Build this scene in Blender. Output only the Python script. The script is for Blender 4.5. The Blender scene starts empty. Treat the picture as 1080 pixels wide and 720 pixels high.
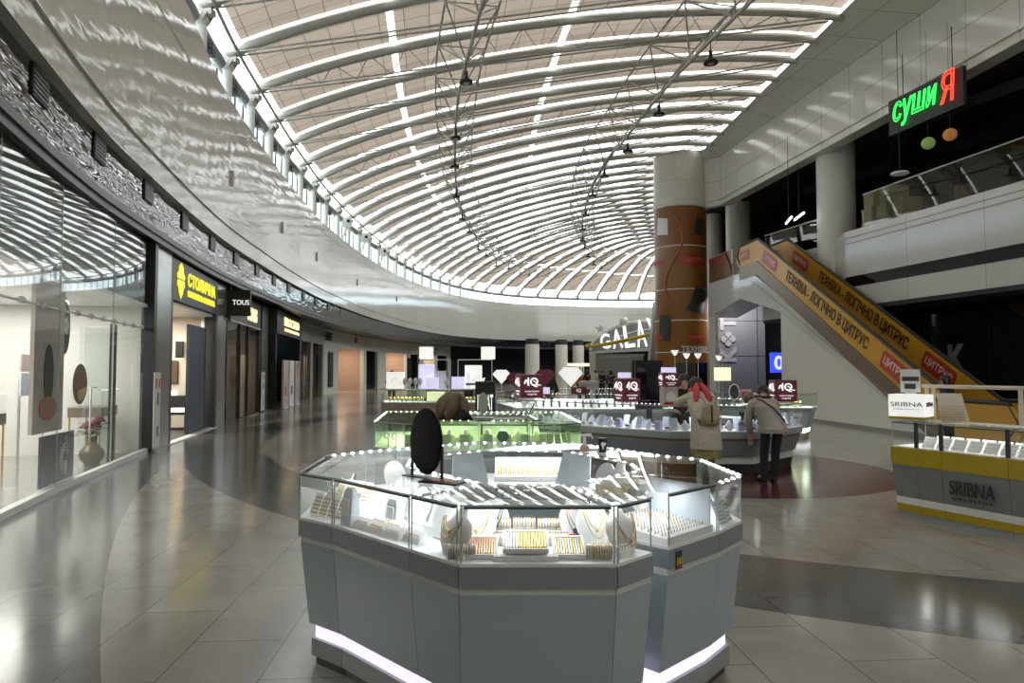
import bpy, math, random
from mathutils import Vector, Matrix
random.seed(11)
SC = bpy.context.scene
COL = SC.collection
PI = math.pi

# ---------------------------------------------------------------- camera, sky, exposure
F = 721.0
EYE = 1.67
PITCH = math.atan(30 / F)
cam_d = bpy.data.cameras.new('camera')
cam = bpy.data.objects.new('camera', cam_d)
COL.objects.link(cam)
cam_d.sensor_width = 36
cam_d.lens = F / 1080 * 36
cam_d.clip_end = 400
cam.location = (0, 0, EYE)
cam.rotation_euler = (PI / 2 + PITCH, 0, 0)
SC.camera = cam
SC.view_settings.view_transform = 'Standard'
SC.view_settings.look = 'None'
SC.view_settings.gamma = 1
SC.view_settings.use_curve_mapping = False
SC.view_settings.exposure = 0.80
SC.cycles.max_bounces = 9
SC.cycles.transparent_max_bounces = 40
SC.cycles.caustics_reflective = False
SC.cycles.caustics_refractive = False
SC.cycles.sample_clamp_indirect = 4
world = bpy.data.worlds.new('overcast_sky')
SC.world = world
world.use_nodes = True
wn = world.node_tree
bg = wn.nodes['Background']
bg.inputs[0].default_value = (0.94, 0.965, 0.965, 1)
bg.inputs[1].default_value = 2.4


def area_light(name, loc, size, energy, col=(1, 1, 1), rot=(0, 0, 0), sy=None, parent=None, spread=None):
    d = bpy.data.lights.new(name, 'AREA')
    d.energy = energy
    d.color = col
    d.shape = 'RECTANGLE'
    d.size = size
    d.size_y = sy or size
    if spread:
        d.spread = spread
    o = bpy.data.objects.new(name, d)
    COL.objects.link(o)
    o.location = loc
    o.rotation_euler = rot
    if parent:
        o.parent = parent
    return o


# ---------------------------------------------------------------- materials
def nodes_of(name):
    m = bpy.data.materials.new(name)
    m.use_nodes = True
    return m, m.node_tree, m.node_tree.nodes['Principled BSDF']


def mat(name, col, rough=0.5, metal=0.0, es=0.0, ecol=None, noise=0.06, scale=6.0, bump=0.0, bscale=None, stretch=(1, 1, 1), coat=0.0, spec=0.5):
    m, nt, p = nodes_of(name)
    p.inputs['Roughness'].default_value = rough
    p.inputs['Metallic'].default_value = metal
    p.inputs['Specular IOR Level'].default_value = spec
    p.inputs['Coat Weight'].default_value = coat
    tc = nt.nodes.new('ShaderNodeTexCoord')
    mp = nt.nodes.new('ShaderNodeMapping')
    mp.inputs['Scale'].default_value = stretch
    nz = nt.nodes.new('ShaderNodeTexNoise')
    nz.inputs['Scale'].default_value = scale
    nz.inputs['Detail'].default_value = 4
    mx = nt.nodes.new('ShaderNodeMix')
    mx.data_type = 'RGBA'
    mx.inputs[6].default_value = tuple(max(0, c * (1 - noise)) for c in col) + (1,)
    mx.inputs[7].default_value = tuple(min(1, c * (1 + noise)) for c in col) + (1,)
    nt.links.new(tc.outputs['Object'], mp.inputs['Vector'])
    nt.links.new(mp.outputs[0], nz.inputs['Vector'])
    nt.links.new(nz.outputs['Fac'], mx.inputs[0])
    nt.links.new(mx.outputs[2], p.inputs['Base Color'])
    if bump:
        b = nt.nodes.new('ShaderNodeBump')
        b.inputs['Strength'].default_value = bump
        b.inputs['Distance'].default_value = 0.05
        src = nz
        if bscale:
            src = nt.nodes.new('ShaderNodeTexNoise')
            src.inputs['Scale'].default_value = bscale
            src.inputs['Detail'].default_value = 2
            nt.links.new(mp.outputs[0], src.inputs['Vector'])
        nt.links.new(src.outputs['Fac'], b.inputs['Height'])
        nt.links.new(b.outputs[0], p.inputs['Normal'])
    if es:
        p.inputs['Emission Color'].default_value = tuple(ecol or col) + (1,)
        p.inputs['Emission Strength'].default_value = es
    return m


def glass_mat(name, tint=(0.96, 0.98, 0.97), base=0.03, edge=0.55, power=3.0, rough=0.0, refl=(1, 1, 1)):
    m = bpy.data.materials.new(name)
    m.use_nodes = True
    nt = m.node_tree
    nt.nodes.clear()
    out = nt.nodes.new('ShaderNodeOutputMaterial')
    mix = nt.nodes.new('ShaderNodeMixShader')
    tr = nt.nodes.new('ShaderNodeBsdfTransparent')
    gl = nt.nodes.new('ShaderNodeBsdfGlossy')
    lw = nt.nodes.new('ShaderNodeLayerWeight')
    lw.inputs[0].default_value = 0.5
    pw = nt.nodes.new('ShaderNodeMath'); pw.operation = 'POWER'; pw.inputs[1].default_value = power
    ma = nt.nodes.new('ShaderNodeMath'); ma.operation = 'MULTIPLY_ADD'; ma.inputs[1].default_value = edge; ma.inputs[2].default_value = base
    tr.inputs[0].default_value = tint + (1,)
    gl.inputs[0].default_value = refl + (1,)
    gl.inputs['Roughness'].default_value = rough
    nt.links.new(lw.outputs['Facing'], pw.inputs[0])
    nt.links.new(pw.outputs[0], ma.inputs[0])
    nt.links.new(ma.outputs[0], mix.inputs[0])
    nt.links.new(tr.outputs[0], mix.inputs[1])
    nt.links.new(gl.outputs[0], mix.inputs[2])
    nt.links.new(mix.outputs[0], out.inputs[0])
    return m


def fabric_panel_mat(name, col, trans):
    """roof panel: tan boarding with dark joints that lets a little daylight through"""
    m = bpy.data.materials.new(name)
    m.use_nodes = True
    nt = m.node_tree
    nt.nodes.clear()
    out = nt.nodes.new('ShaderNodeOutputMaterial')
    df = nt.nodes.new('ShaderNodeBsdfDiffuse')
    tl = nt.nodes.new('ShaderNodeBsdfTranslucent')
    mix = nt.nodes.new('ShaderNodeMixShader')
    mix.inputs[0].default_value = trans
    uv = nt.nodes.new('ShaderNodeUVMap'); uv.uv_map = 'UVMap'
    br = nt.nodes.new('ShaderNodeTexBrick')
    br.offset = 0.0
    br.inputs['Scale'].default_value = 1.0
    br.inputs['Brick Width'].default_value = 0.8
    br.inputs['Row Height'].default_value = 0.62
    br.inputs['Mortar Size'].default_value = 0.014
    br.inputs['Mortar Smooth'].default_value = 0.3
    br.inputs['Color1'].default_value = col + (1,)
    br.inputs['Color2'].default_value = tuple(c * 0.86 for c in col) + (1,)
    br.inputs['Mortar'].default_value = tuple(c * 0.3 for c in col) + (1,)
    nt.links.new(uv.outputs[0], br.inputs['Vector'])
    nt.links.new(br.outputs['Color'], df.inputs[0])
    nt.links.new(br.outputs['Color'], tl.inputs[0])
    nt.links.new(df.outputs[0], mix.inputs[1])
    nt.links.new(tl.outputs[0], mix.inputs[2])
    nt.links.new(mix.outputs[0], out.inputs[0])
    return m


def floor_mat():
    m, nt, p = nodes_of('polished stone floor')
    L = nt.links.new
    geo = nt.nodes.new('ShaderNodeNewGeometry')

    def circ(cx, cy, r, soft=0.01):
        d = nt.nodes.new('ShaderNodeVectorMath'); d.operation = 'DISTANCE'
        sep = nt.nodes.new('ShaderNodeVectorMath'); sep.operation = 'MULTIPLY'
        sep.inputs[1].default_value = (1, 1, 0)
        L(geo.outputs['Position'], sep.inputs[0])
        L(sep.outputs[0], d.inputs[0])
        d.inputs[1].default_value = (cx, cy, 0)
        lt = nt.nodes.new('ShaderNodeMath'); lt.operation = 'LESS_THAN'; lt.inputs[1].default_value = r
        L(d.outputs['Value'], lt.inputs[0])
        return lt.outputs[0]

    def mixc(f, a, b):
        mx = nt.nodes.new('ShaderNodeMix'); mx.data_type = 'RGBA'
        L(f, mx.inputs[0])
        for sock, v in ((6, a), (7, b)):
            if isinstance(v, tuple):
                mx.inputs[sock].default_value = v + (1,)
            else:
                L(v, mx.inputs[sock])
        return mx.outputs[2]
    light = (0.30, 0.287, 0.262)
    grey = (0.105, 0.103, 0.100)
    mid = (0.135, 0.132, 0.122)
    red = (0.105, 0.022, 0.026)
    c = mixc(circ(31.4, 24.5, 39.5), mid, light)          # edge of the promenade on the shop side
    c = mixc(circ(33.4, 24.5, 42.6), light, c)            # pale strip along the shops
    c = mixc(circ(9.2, 20, 16.9), c, grey)                # dark ring round the island of kiosks
    c = mixc(circ(9.2, 20, 15.45), c, light)
    c = mixc(circ(3.5, 11.75, 2.8), c, red)
    mp = nt.nodes.new('ShaderNodeMapping')
    mp.inputs['Rotation'].default_value = (0, 0, PI / 2 - 0.07)
    L(geo.outputs['Position'], mp.inputs['Vector'])
    br = nt.nodes.new('ShaderNodeTexBrick')
    br.inputs['Scale'].default_value = 1
    br.inputs['Brick Width'].default_value = 1.1
    br.inputs['Row Height'].default_value = 0.55
    br.inputs['Mortar Size'].default_value = 0.0035
    br.inputs['Mortar Smooth'].default_value = 0.1
    br.inputs['Color1'].default_value = (1, 1, 1, 1)
    br.inputs['Color2'].default_value = (0.86, 0.86, 0.85, 1)
    br.inputs['Mortar'].default_value = (0.3, 0.3, 0.29, 1)
    L(mp.outputs[0], br.inputs['Vector'])
    mul = nt.nodes.new('ShaderNodeMix'); mul.data_type = 'RGBA'; mul.blend_type = 'MULTIPLY'; mul.inputs[0].default_value = 1
    L(c, mul.inputs[6]); L(br.outputs['Color'], mul.inputs[7])
    nz = nt.nodes.new('ShaderNodeTexNoise'); nz.inputs['Scale'].default_value = 1.3; nz.inputs['Detail'].default_value = 8; nz.inputs['Distortion'].default_value = 1.2
    L(geo.outputs['Position'], nz.inputs['Vector'])
    mr = nt.nodes.new('ShaderNodeMapRange'); mr.inputs[1].default_value = 0.3; mr.inputs[2].default_value = 0.7; mr.inputs[3].default_value = 0.86; mr.inputs[4].default_value = 1.12
    L(nz.outputs['Fac'], mr.inputs[0])
    mul2 = nt.nodes.new('ShaderNodeMix'); mul2.data_type = 'RGBA'; mul2.blend_type = 'MULTIPLY'; mul2.inputs[0].default_value = 1
    L(mul.outputs[2], mul2.inputs[6]); L(mr.outputs[0], mul2.inputs[7])
    L(mul2.outputs[2], p.inputs['Base Color'])
    rr = nt.nodes.new('ShaderNodeMapRange'); rr.inputs[3].default_value = 0.11; rr.inputs[4].default_value = 0.20
    L(nz.outputs['Fac'], rr.inputs[0]); L(rr.outputs[0], p.inputs['Roughness'])
    p.inputs['Specular IOR Level'].default_value = 0.55
    return m


def wave_panel_mat(name, col, rough, strength, sx, sz, metal=0.0, spec=0.5, joint=0.0, jw=1.2, jh=2.4):
    """glossy cladding sheet that is slightly wavy; coordinates come from the strip's own UVs in metres"""
    m, nt, p = nodes_of(name)
    L = nt.links.new
    uv = nt.nodes.new('ShaderNodeUVMap'); uv.uv_map = 'UVMap'
    mp = nt.nodes.new('ShaderNodeMapping'); mp.inputs['Scale'].default_value = (sx, sz, 1)
    L(uv.outputs[0], mp.inputs['Vector'])
    nz = nt.nodes.new('ShaderNodeTexNoise'); nz.inputs['Scale'].default_value = 1; nz.inputs['Detail'].default_value = 1.5; nz.inputs['Distortion'].default_value = 0.6
    L(mp.outputs[0], nz.inputs['Vector'])
    b = nt.nodes.new('ShaderNodeBump'); b.inputs['Strength'].default_value = strength; b.inputs['Distance'].default_value = 0.05
    L(nz.outputs['Fac'], b.inputs['Height'])
    L(b.outputs[0], p.inputs['Normal'])
    br = nt.nodes.new('ShaderNodeTexBrick'); br.offset = 0
    br.inputs['Scale'].default_value = 1
    br.inputs['Brick Width'].default_value = jw
    br.inputs['Row Height'].default_value = jh
    br.inputs['Mortar Size'].default_value = joint
    br.inputs['Color1'].default_value = col + (1,)
    br.inputs['Color2'].default_value = tuple(c * 0.95 for c in col) + (1,)
    br.inputs['Mortar'].default_value = tuple(c * 0.45 for c in col) + (1,)
    L(uv.outputs[0], br.inputs['Vector'])
    L(br.outputs['Color'], p.inputs['Base Color'])
    p.inputs['Roughness'].default_value = rough
    p.inputs['Metallic'].default_value = metal
    p.inputs['Specular IOR Level'].default_value = spec
    return m


M = {}
M['floor'] = floor_mat()
M['fascia'] = wave_panel_mat('off white glossy cladding', (0.52, 0.52, 0.48), 0.09, 0.11, 1.1, 4.0, joint=0.004, jw=2.4, jh=3.4)
M['black_clad'] = wave_panel_mat('black glossy cladding', (0.010, 0.010, 0.012), 0.03, 0.26, 0.9, 6.0, spec=0.45, joint=0.006, jw=1.15, jh=3.0)
M['bulk'] = wave_panel_mat('white panel cladding', (0.74, 0.73, 0.68), 0.12, 0.05, 0.6, 1.4, joint=0.012, jw=1.6, jh=1.15)
M['roofpanel'] = fabric_panel_mat('tan roof boarding', (0.43, 0.36, 0.295), 0.27)
M['steel_white'] = mat('white painted steel', (0.42, 0.42, 0.385), 0.5)
M['steel_grey'] = mat('grey painted steel', (0.24, 0.24, 0.23), 0.45)
M['brushed'] = mat('brushed stainless', (0.42, 0.44, 0.43), 0.24, 0.8, stretch=(1, 1, 12))
M['dark_metal'] = mat('dark anodised metal', (0.035, 0.037, 0.042), 0.35, 0.3)
M['black'] = mat('black satin', (0.008, 0.008, 0.010), 0.35)
M['black_gloss'] = mat('black gloss', (0.006, 0.006, 0.010), 0.06)
M['charcoal'] = mat('charcoal board', (0.04, 0.041, 0.044), 0.4)
M['white'] = mat('white laminate', (0.72, 0.72, 0.72), 0.35, noise=0.02)
M['wall_white'] = mat('white painted wall', (0.70, 0.69, 0.66), 0.6, noise=0.03)
M['cream_wall'] = mat('cream plaster', (0.62, 0.56, 0.47), 0.6)
M['pink_wall'] = mat('peach plaster', (0.50, 0.36, 0.28), 0.6)
M['column_white'] = mat('cream painted column', (0.66, 0.655, 0.60), 0.3, noise=0.02)
M['slab'] = wave_panel_mat('white gallery cladding', (0.58, 0.58, 0.56), 0.12, 0.02, 0.4, 0.8, joint=0.008, jw=2.6, jh=6)
M['marble'] = wave_panel_mat('glossy white escalator cladding', (0.55, 0.55, 0.54), 0.08, 0.12, 1.0, 1.6)
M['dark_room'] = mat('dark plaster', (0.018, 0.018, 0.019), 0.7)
M['dark_ceil'] = mat('dark ceiling paint', (0.03, 0.03, 0.032), 0.75)
M['shop_glass'] = glass_mat('shopfront glass', (0.94, 0.96, 0.95), 0.022, 0.24, 2.4)
M['dark_glass'] = mat('dark green tinted glass', (0.006, 0.011, 0.011), 0.05, spec=0.6)
M['case_glass'] = glass_mat('display case glass', (0.985, 0.995, 0.99), 0.018, 0.42, 3.4)
M['green_glass'] = glass_mat('green tinted display glass', (0.87, 0.95, 0.87), 0.03, 0.35, 3.0)
M['clear_glass'] = glass_mat('clerestory glass', (0.72, 0.86, 0.92), 0.03, 0.4, 3)
M['rail_glass'] = glass_mat('balustrade glass', (0.66, 0.70, 0.67), 0.03, 0.2, 2.8)
M['glass_edge'] = mat('green glass edge', (0.36, 0.47, 0.44), 0.15)
M['k_panel'] = mat('grey laminate front', (0.40, 0.47, 0.50), 0.27, noise=0.03)
M['k_upper'] = mat('dark grey laminate', (0.255, 0.295, 0.31), 0.3, noise=0.03)
M['k_trim'] = mat('pale grey inset band', (0.74, 0.77, 0.76), 0.3, noise=0.02)
M['k_plinth'] = mat('grey plinth', (0.34, 0.35, 0.36), 0.35)
M['k_kick'] = mat('dark kick board', (0.05, 0.052, 0.055), 0.4)
M['led_lilac'] = mat('lilac white light strip', (0.9, 0.86, 1.0), 0.4, es=0.62, ecol=(0.80, 0.74, 1.0))
M['led_white'] = mat('white light strip', (1, 1, 1), 0.4, es=0.9, ecol=(0.95, 0.97, 1.0))
M['led_dot'] = mat('led spot', (1, 1, 1), 0.4, es=6, ecol=(0.95, 1.0, 1.0))
M['led_dot_warm'] = mat('warm led spot', (1, 1, 1), 0.4, es=4.5, ecol=(0.97, 1.0, 0.85))
M['alu'] = mat('brushed aluminium', (0.55, 0.56, 0.57), 0.3, 0.7)
M['display_white'] = mat('white leatherette', (0.80, 0.80, 0.80), 0.5, noise=0.02)
M['display_blue'] = mat('pale blue leatherette', (0.66, 0.73, 0.80), 0.5, noise=0.02)
M['display_green'] = mat('pale green leatherette', (0.70, 0.78, 0.60), 0.5, noise=0.02)
M['gold'] = mat('yellow gold', (0.72, 0.44, 0.10), 0.22, 0.9, noise=0.15, scale=90)
M['rose'] = mat('rose gold', (0.66, 0.36, 0.22), 0.25, 0.85, noise=0.15, scale=90)
M['silver'] = mat('silver', (0.55, 0.56, 0.58), 0.22, 0.9, noise=0.2, scale=90)
M['darkchain'] = mat('oxidised chain', (0.07, 0.07, 0.10), 0.35, 0.6)
M['maroon'] = mat('maroon sign face', (0.085, 0.012, 0.024), 0.35, es=0.18, ecol=(0.085, 0.012, 0.024))
M['sign_white'] = mat('white sign lettering', (0.8, 0.8, 0.8), 0.5, es=0.45, ecol=(1, 1, 1))
M['lightbox'] = mat('lit white sign face', (0.9, 0.9, 0.88), 0.5, es=0.34, ecol=(1, 0.99, 0.96))
M['lightbox_warm'] = mat('lit cream sign face', (0.9, 0.86, 0.7), 0.5, es=0.45, ecol=(1, 0.90, 0.62))
M['lightbox_lilac'] = mat('lit lilac sign face', (0.75, 0.72, 0.95), 0.5, es=0.36, ecol=(0.74, 0.70, 1.0))
M['yellow_neon'] = mat('lit yellow lettering', (0.9, 0.85, 0.02), 0.4, es=0.45, ecol=(1, 0.92, 0.02))
M['cream_neon'] = mat('lit cream lettering', (1, 0.85, 0.5), 0.4, es=0.7, ecol=(1, 0.80, 0.42))
M['green_neon'] = mat('green neon tube', (0.05, 0.9, 0.12), 0.4, es=1.3, ecol=(0.03, 0.95, 0.10))
M['red_neon'] = mat('red neon tube', (0.9, 0.05, 0.03), 0.4, es=1.3, ecol=(1.0, 0.06, 0.03))
M['blue_lit'] = mat('lit blue sign face', (0.03, 0.05, 0.8), 0.4, es=1.0, ecol=(0.03, 0.06, 0.9))
M['blue_screen'] = mat('blue screen', (0.1, 0.4, 0.6), 0.2, es=0.35, ecol=(0.15, 0.5, 0.75))
M['orange_ad'] = mat('orange advert film', (0.56, 0.30, 0.030), 0.3, noise=0.10, scale=1.2)
M['ad_dark_orange'] = mat('amber advert film', (0.23, 0.095, 0.012), 0.3, noise=0.25, scale=0.9)
M['ad_upper'] = mat('rust orange advert film', (0.22, 0.075, 0.014), 0.3, noise=0.25, scale=0.9)
M['ad_red'] = mat('red advert plate', (0.42, 0.040, 0.022), 0.35)
M['ad_swirl'] = mat('deep orange swirl print', (0.40, 0.10, 0.03), 0.35)
M['ink'] = mat('black print', (0.010, 0.008, 0.008), 0.5)
M['print_white'] = mat('white print', (0.72, 0.70, 0.68), 0.5)
M['print_pink'] = mat('faded pink print', (0.42, 0.20, 0.13), 0.5)
M['brown_strip'] = mat('bronze skirt panel', (0.20, 0.155, 0.12), 0.3, 0.4)
M['yellow_lam'] = mat('mustard yellow laminate', (0.42, 0.30, 0.010), 0.3, noise=0.04)
M['sribna_grey'] = mat('mid grey laminate', (0.19, 0.205, 0.21), 0.25)
M['wood'] = mat('bronze trim band', (0.17, 0.10, 0.055), 0.35)
M['tan'] = mat('tan laminate', (0.24, 0.19, 0.15), 0.4)
M['skin'] = mat('skin', (0.55, 0.33, 0.24), 0.5, noise=0.05)
M['hair_dark'] = mat('dark brown hair', (0.022, 0.014, 0.011), 0.45, noise=0.4, scale=60, stretch=(8, 8, 1))
M['hair_brown'] = mat('light brown hair', (0.105, 0.066, 0.034), 0.4, noise=0.45, scale=45, stretch=(6, 6, 0.6))
M['hair_grey'] = mat('greying brown hair', (0.13, 0.10, 0.08), 0.5, noise=0.4, scale=60)
M['coat_cream'] = mat('cream parka cloth', (0.50, 0.46, 0.38), 0.8, noise=0.06, scale=9, bump=0.3, bscale=14)
M['puffer'] = mat('beige quilted nylon', (0.36, 0.33, 0.29), 0.5, noise=0.05)
M['scarf'] = mat('coral pink scarf', (0.55, 0.07, 0.08), 0.8, noise=0.15, scale=30)
M['leather_beige'] = mat('beige leather', (0.34, 0.28, 0.19), 0.5, noise=0.1)
M['navy_cloth'] = mat('navy trouser cloth', (0.010, 0.012, 0.022), 0.8)
M['black_cloth'] = mat('black cloth', (0.010, 0.010, 0.012), 0.8)
M['tan_cloth'] = mat('camel boot suede', (0.30, 0.20, 0.11), 0.8)
M['skirt'] = mat('patterned skirt', (0.30, 0.27, 0.12), 0.8, noise=0.7, scale=22)
M['vase'] = mat('marbled bronze glaze', (0.10, 0.075, 0.028), 0.2, noise=0.65, scale=9)
M['petal'] = mat('burgundy petals', (0.13, 0.008, 0.018), 0.6, noise=0.3, scale=40)
M['leaf'] = mat('dark green leaves', (0.025, 0.05, 0.014), 0.6, noise=0.3, scale=20)
M['mirror_dark'] = mat('dark mirror face', (0.008, 0.010, 0.012), 0.18)
M['mirror'] = mat('mirror glass', (0.75, 0.77, 0.78), 0.03, 1.0, noise=0.0)
M['mirror_grey'] = mat('grey mirror back', (0.34, 0.34, 0.32), 0.4)
M['red'] = mat('red enamel', (0.45, 0.02, 0.02), 0.4)
M['navy_card'] = mat('navy card', (0.03, 0.05, 0.12), 0.6)
M['brown_disc'] = mat('brown sticker', (0.20, 0.115, 0.065), 0.6)
M['blue_panel'] = mat('slate blue panel', (0.045, 0.065, 0.10), 0.5)
M['lamp_glow'] = mat('warm lamp glow', (1, 0.8, 0.5), 0.4, es=5, ecol=(1, 0.70, 0.32))
M['tube_glow'] = mat('fluorescent tube', (1, 1, 1), 0.4, es=4)
M['paper_green'] = mat('green paper lantern', (0.25, 0.42, 0.12), 0.7, es=0.10, ecol=(0.3, 0.5, 0.15))
M['paper_orange'] = mat('orange paper lantern', (0.55, 0.22, 0.06), 0.7, es=0.10, ecol=(0.6, 0.25, 0.06))
M['box_yellow'] = mat('pale crate board', (0.42, 0.36, 0.17), 0.6)
M['poster'] = mat('pale pink poster', (0.55, 0.46, 0.44), 0.5)
M['koton'] = mat('grey shopfront panel', (0.17, 0.17, 0.185), 0.4)
M['koton_letter'] = mat('pale grey raised lettering', (0.32, 0.32, 0.33), 0.4)
M['stone_grey'] = mat('grey cladding far wall', (0.30, 0.29, 0.27), 0.5)
M['lilac'] = mat('lilac display block', (0.45, 0.42, 0.75), 0.5)


# ---------------------------------------------------------------- geometry helpers
class MB:
    def __init__(self):
        self.v = []; self.f = []; self.mi = []; self.sm = []; self.uv = {}

    def add(self, verts, faces, mi=0, smooth=False):
        b = len(self.v)
        self.v += [tuple(p) for p in verts]
        for f in faces:
            self.f.append(tuple(i + b for i in f)); self.mi.append(mi); self.sm.append(smooth)
        return b

    def box(self, a, c, mi=0):
        (x0, y0, z0), (x1, y1, z1) = a, c
        self.add([(x0, y0, z0), (x1, y0, z0), (x1, y1, z0), (x0, y1, z0), (x0, y0, z1), (x1, y0, z1), (x1, y1, z1), (x0, y1, z1)],
                 [(3, 2, 1, 0), (4, 5, 6, 7), (0, 1, 5, 4), (1, 2, 6, 5), (2, 3, 7, 6), (3, 0, 4, 7)], mi)
        return self

    def obox(self, mtx, size, mi=0):
        sx, sy, sz = (s / 2 for s in size)
        vs = [mtx @ Vector(p) for p in ((-sx, -sy, -sz), (sx, -sy, -sz), (sx, sy, -sz), (-sx, sy, -sz), (-sx, -sy, sz), (sx, -sy, sz), (sx, sy, sz), (-sx, sy, sz))]
        self.add(vs, [(3, 2, 1, 0), (4, 5, 6, 7), (0, 1, 5, 4), (1, 2, 6, 5), (2, 3, 7, 6), (3, 0, 4, 7)], mi)
        return self

    def beam(self, a, b, w, h, mi=0, up=(0, 0, 1)):
        a = Vector(a); b = Vector(b); d = (b - a)
        x = d.normalized(); y = Vector(up).cross(x)
        if y.length < 1e-5:
            y = Vector((0, 1, 0)).cross(x)
        y.normalize(); z = x.cross(y)
        m = Matrix((x, y, z)).transposed().to_4x4(); m.translation = (a + b) / 2
        return self.obox(m, (d.length, w, h), mi)

    def prism(self, poly, z0, z1, mi=0, top=None):
        n = len(poly); top = top or poly
        vs = [(p[0], p[1], z0) for p in poly] + [(p[0], p[1], z1) for p in top]
        fs = [tuple(range(n - 1, -1, -1)), tuple(range(n, 2 * n))] + [(i, (i + 1) % n, n + (i + 1) % n, n + i) for i in range(n)]
        self.add(vs, fs, mi)
        return self

    def plate(self, mtx, poly, t, mi=0):
        """extrude a 2D outline lying in the local xy plane by t along local z"""
        n = len(poly)
        vs = [mtx @ Vector((p[0], p[1], 0)) for p in poly] + [mtx @ Vector((p[0], p[1], t)) for p in poly]
        fs = [tuple(range(n - 1, -1, -1)), tuple(range(n, 2 * n))] + [(i, (i + 1) % n, n + (i + 1) % n, n + i) for i in range(n)]
        self.add(vs, fs, mi)
        return self

    def loft(self, rings, mi=0, smooth=True, caps=True):
        n = len(rings[0]); vs = [p for r in rings for p in r]; fs = []
        for k in range(len(rings) - 1):
            for i in range(n):
                j = (i + 1) % n
                fs.append((k * n + i, k * n + j, (k + 1) * n + j, (k + 1) * n + i))
        self.add(vs, fs, mi, smooth)
        if caps:
            self.add(rings[0], [tuple(range(n - 1, -1, -1))], mi)
            self.add(rings[-1], [tuple(range(n))], mi)
        return self

    def tube(self, pts, r, n=8, mi=0, closed=False, caps=True):
        pts = [Vector(p) for p in pts]
        rs = r if isinstance(r, (list, tuple)) else [r] * len(pts)
        N = len(pts)
        t0 = ((pts[1] - pts[0]) if not closed else (pts[1] - pts[-1])).normalized()
        u = Vector((0, 0, 1)).cross(t0)
        if u.length < 1e-3:
            u = Vector((1, 0, 0)).cross(t0)
        u.normalize(); rings = []
        for i, p in enumerate(pts):
            if closed:
                t = pts[(i + 1) % N] - pts[i - 1]
            else:
                t = pts[min(i + 1, N - 1)] - pts[max(i - 1, 0)]
            t.normalize()
            u = u - t * u.dot(t)
            if u.length < 1e-6:
                u = t.orthogonal()
            u.normalize(); w = t.cross(u)
            rings.append([p + (u * math.cos(a) + w * math.sin(a)) * rs[i] for a in (2 * PI * k / n for k in range(n))])
        if closed:
            rings.append(rings[0])
            return self.loft(rings, mi, True, False)
        return self.loft(rings, mi, True, caps)

    def lathe(self, prof, n=24, c=(0, 0, 0), mi=0, smooth=True, sx=1, sy=1):
        rings = [[(c[0] + r * sx * math.cos(2 * PI * k / n), c[1] + r * sy * math.sin(2 * PI * k / n), c[2] + z) for k in range(n)] for r, z in prof]
        return self.loft(rings, mi, smooth, True)

    def ell(self, c, rad, mi=0, nu=16, nv=10, mtx=None):
        vs = []; fs = []
        for j in range(nv + 1):
            th = PI * j / nv
            for i in range(nu):
                ph = 2 * PI * i / nu
                p = Vector((rad[0] * math.sin(th) * math.cos(ph), rad[1] * math.sin(th) * math.sin(ph), -rad[2] * math.cos(th)))
                vs.append((mtx @ p if mtx else p) + Vector(c))
        for j in range(nv):
            for i in range(nu):
                fs.append((j * nu + i, j * nu + (i + 1) % nu, (j + 1) * nu + (i + 1) % nu, (j + 1) * nu + i))
        self.add(vs, fs, mi, True)
        return self

    def strip(self, low, high, mi=0, u0=0.0, zoff=0.0):
        """a vertical sheet between two polylines, with UVs in metres along and up"""
        s = u0
        for i in range(len(low) - 1):
            a, b = Vector(low[i]), Vector(low[i + 1]); c, d = Vector(high[i + 1]), Vector(high[i])
            ds = (Vector((b.x, b.y, 0)) - Vector((a.x, a.y, 0))).length
            h0 = (d - a).length; h1 = (c - b).length
            fi = len(self.f)
            self.add([a, b, c, d], [(0, 1, 2, 3)], mi, False)
            self.uv[fi] = [(s, 0), (s + ds, 0), (s + ds, h1), (s, h0)]
            s += ds
        return self

    def mesh(self, name, mats):
        me = bpy.data.meshes.new(name)
        me.from_pydata([tuple(p) for p in self.v], [], self.f)
        for m in (mats if isinstance(mats, (list, tuple)) else [mats]):
            me.materials.append(M[m] if isinstance(m, str) else m)
        me.polygons.foreach_set('material_index', self.mi)
        me.polygons.foreach_set('use_smooth', self.sm)
        if self.uv:
            lay = me.uv_layers.new(name='UVMap')
            for fi, uvs in self.uv.items():
                p = me.polygons[fi]
                for k, li in enumerate(p.loop_indices):
                    lay.data[li].uv = uvs[k]
        me.update()
        return me

    def build(self, name, mats, parent=None, loc=None, rot=None, bevel=0):
        return link(name, self.mesh(name, mats), parent, loc, rot, bevel)


def link(name, me, parent=None, loc=None, rot=None, bevel=0):
    o = bpy.data.objects.new(name, me)
    COL.objects.link(o)
    if parent:
        o.parent = parent
    if loc is not None:
        o.location = loc
    if rot is not None:
        o.rotation_euler = rot
    if bevel:
        b = o.modifiers.new('Bevel', 'BEVEL'); b.width = bevel; b.segments = 2; b.limit_method = 'ANGLE'
    return o


def tag(o, label, cat, group=None):
    o['label'] = label; o['category'] = cat
    if group:
        o['group'] = group
    return o


def thing(name, label, cat, loc=(0, 0, 0), rz=0.0, group=None):
    o = bpy.data.objects.new(name, None)
    COL.objects.link(o)
    o.empty_display_size = 0.1
    o.location = loc; o.rotation_euler = (0, 0, rz)
    return tag(o, label, cat, group)


def structure(o):
    o['kind'] = 'structure'
    return o


KIDS = {}


def kids(o):
    return [c for c in bpy.data.objects if c.parent == o]


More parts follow.
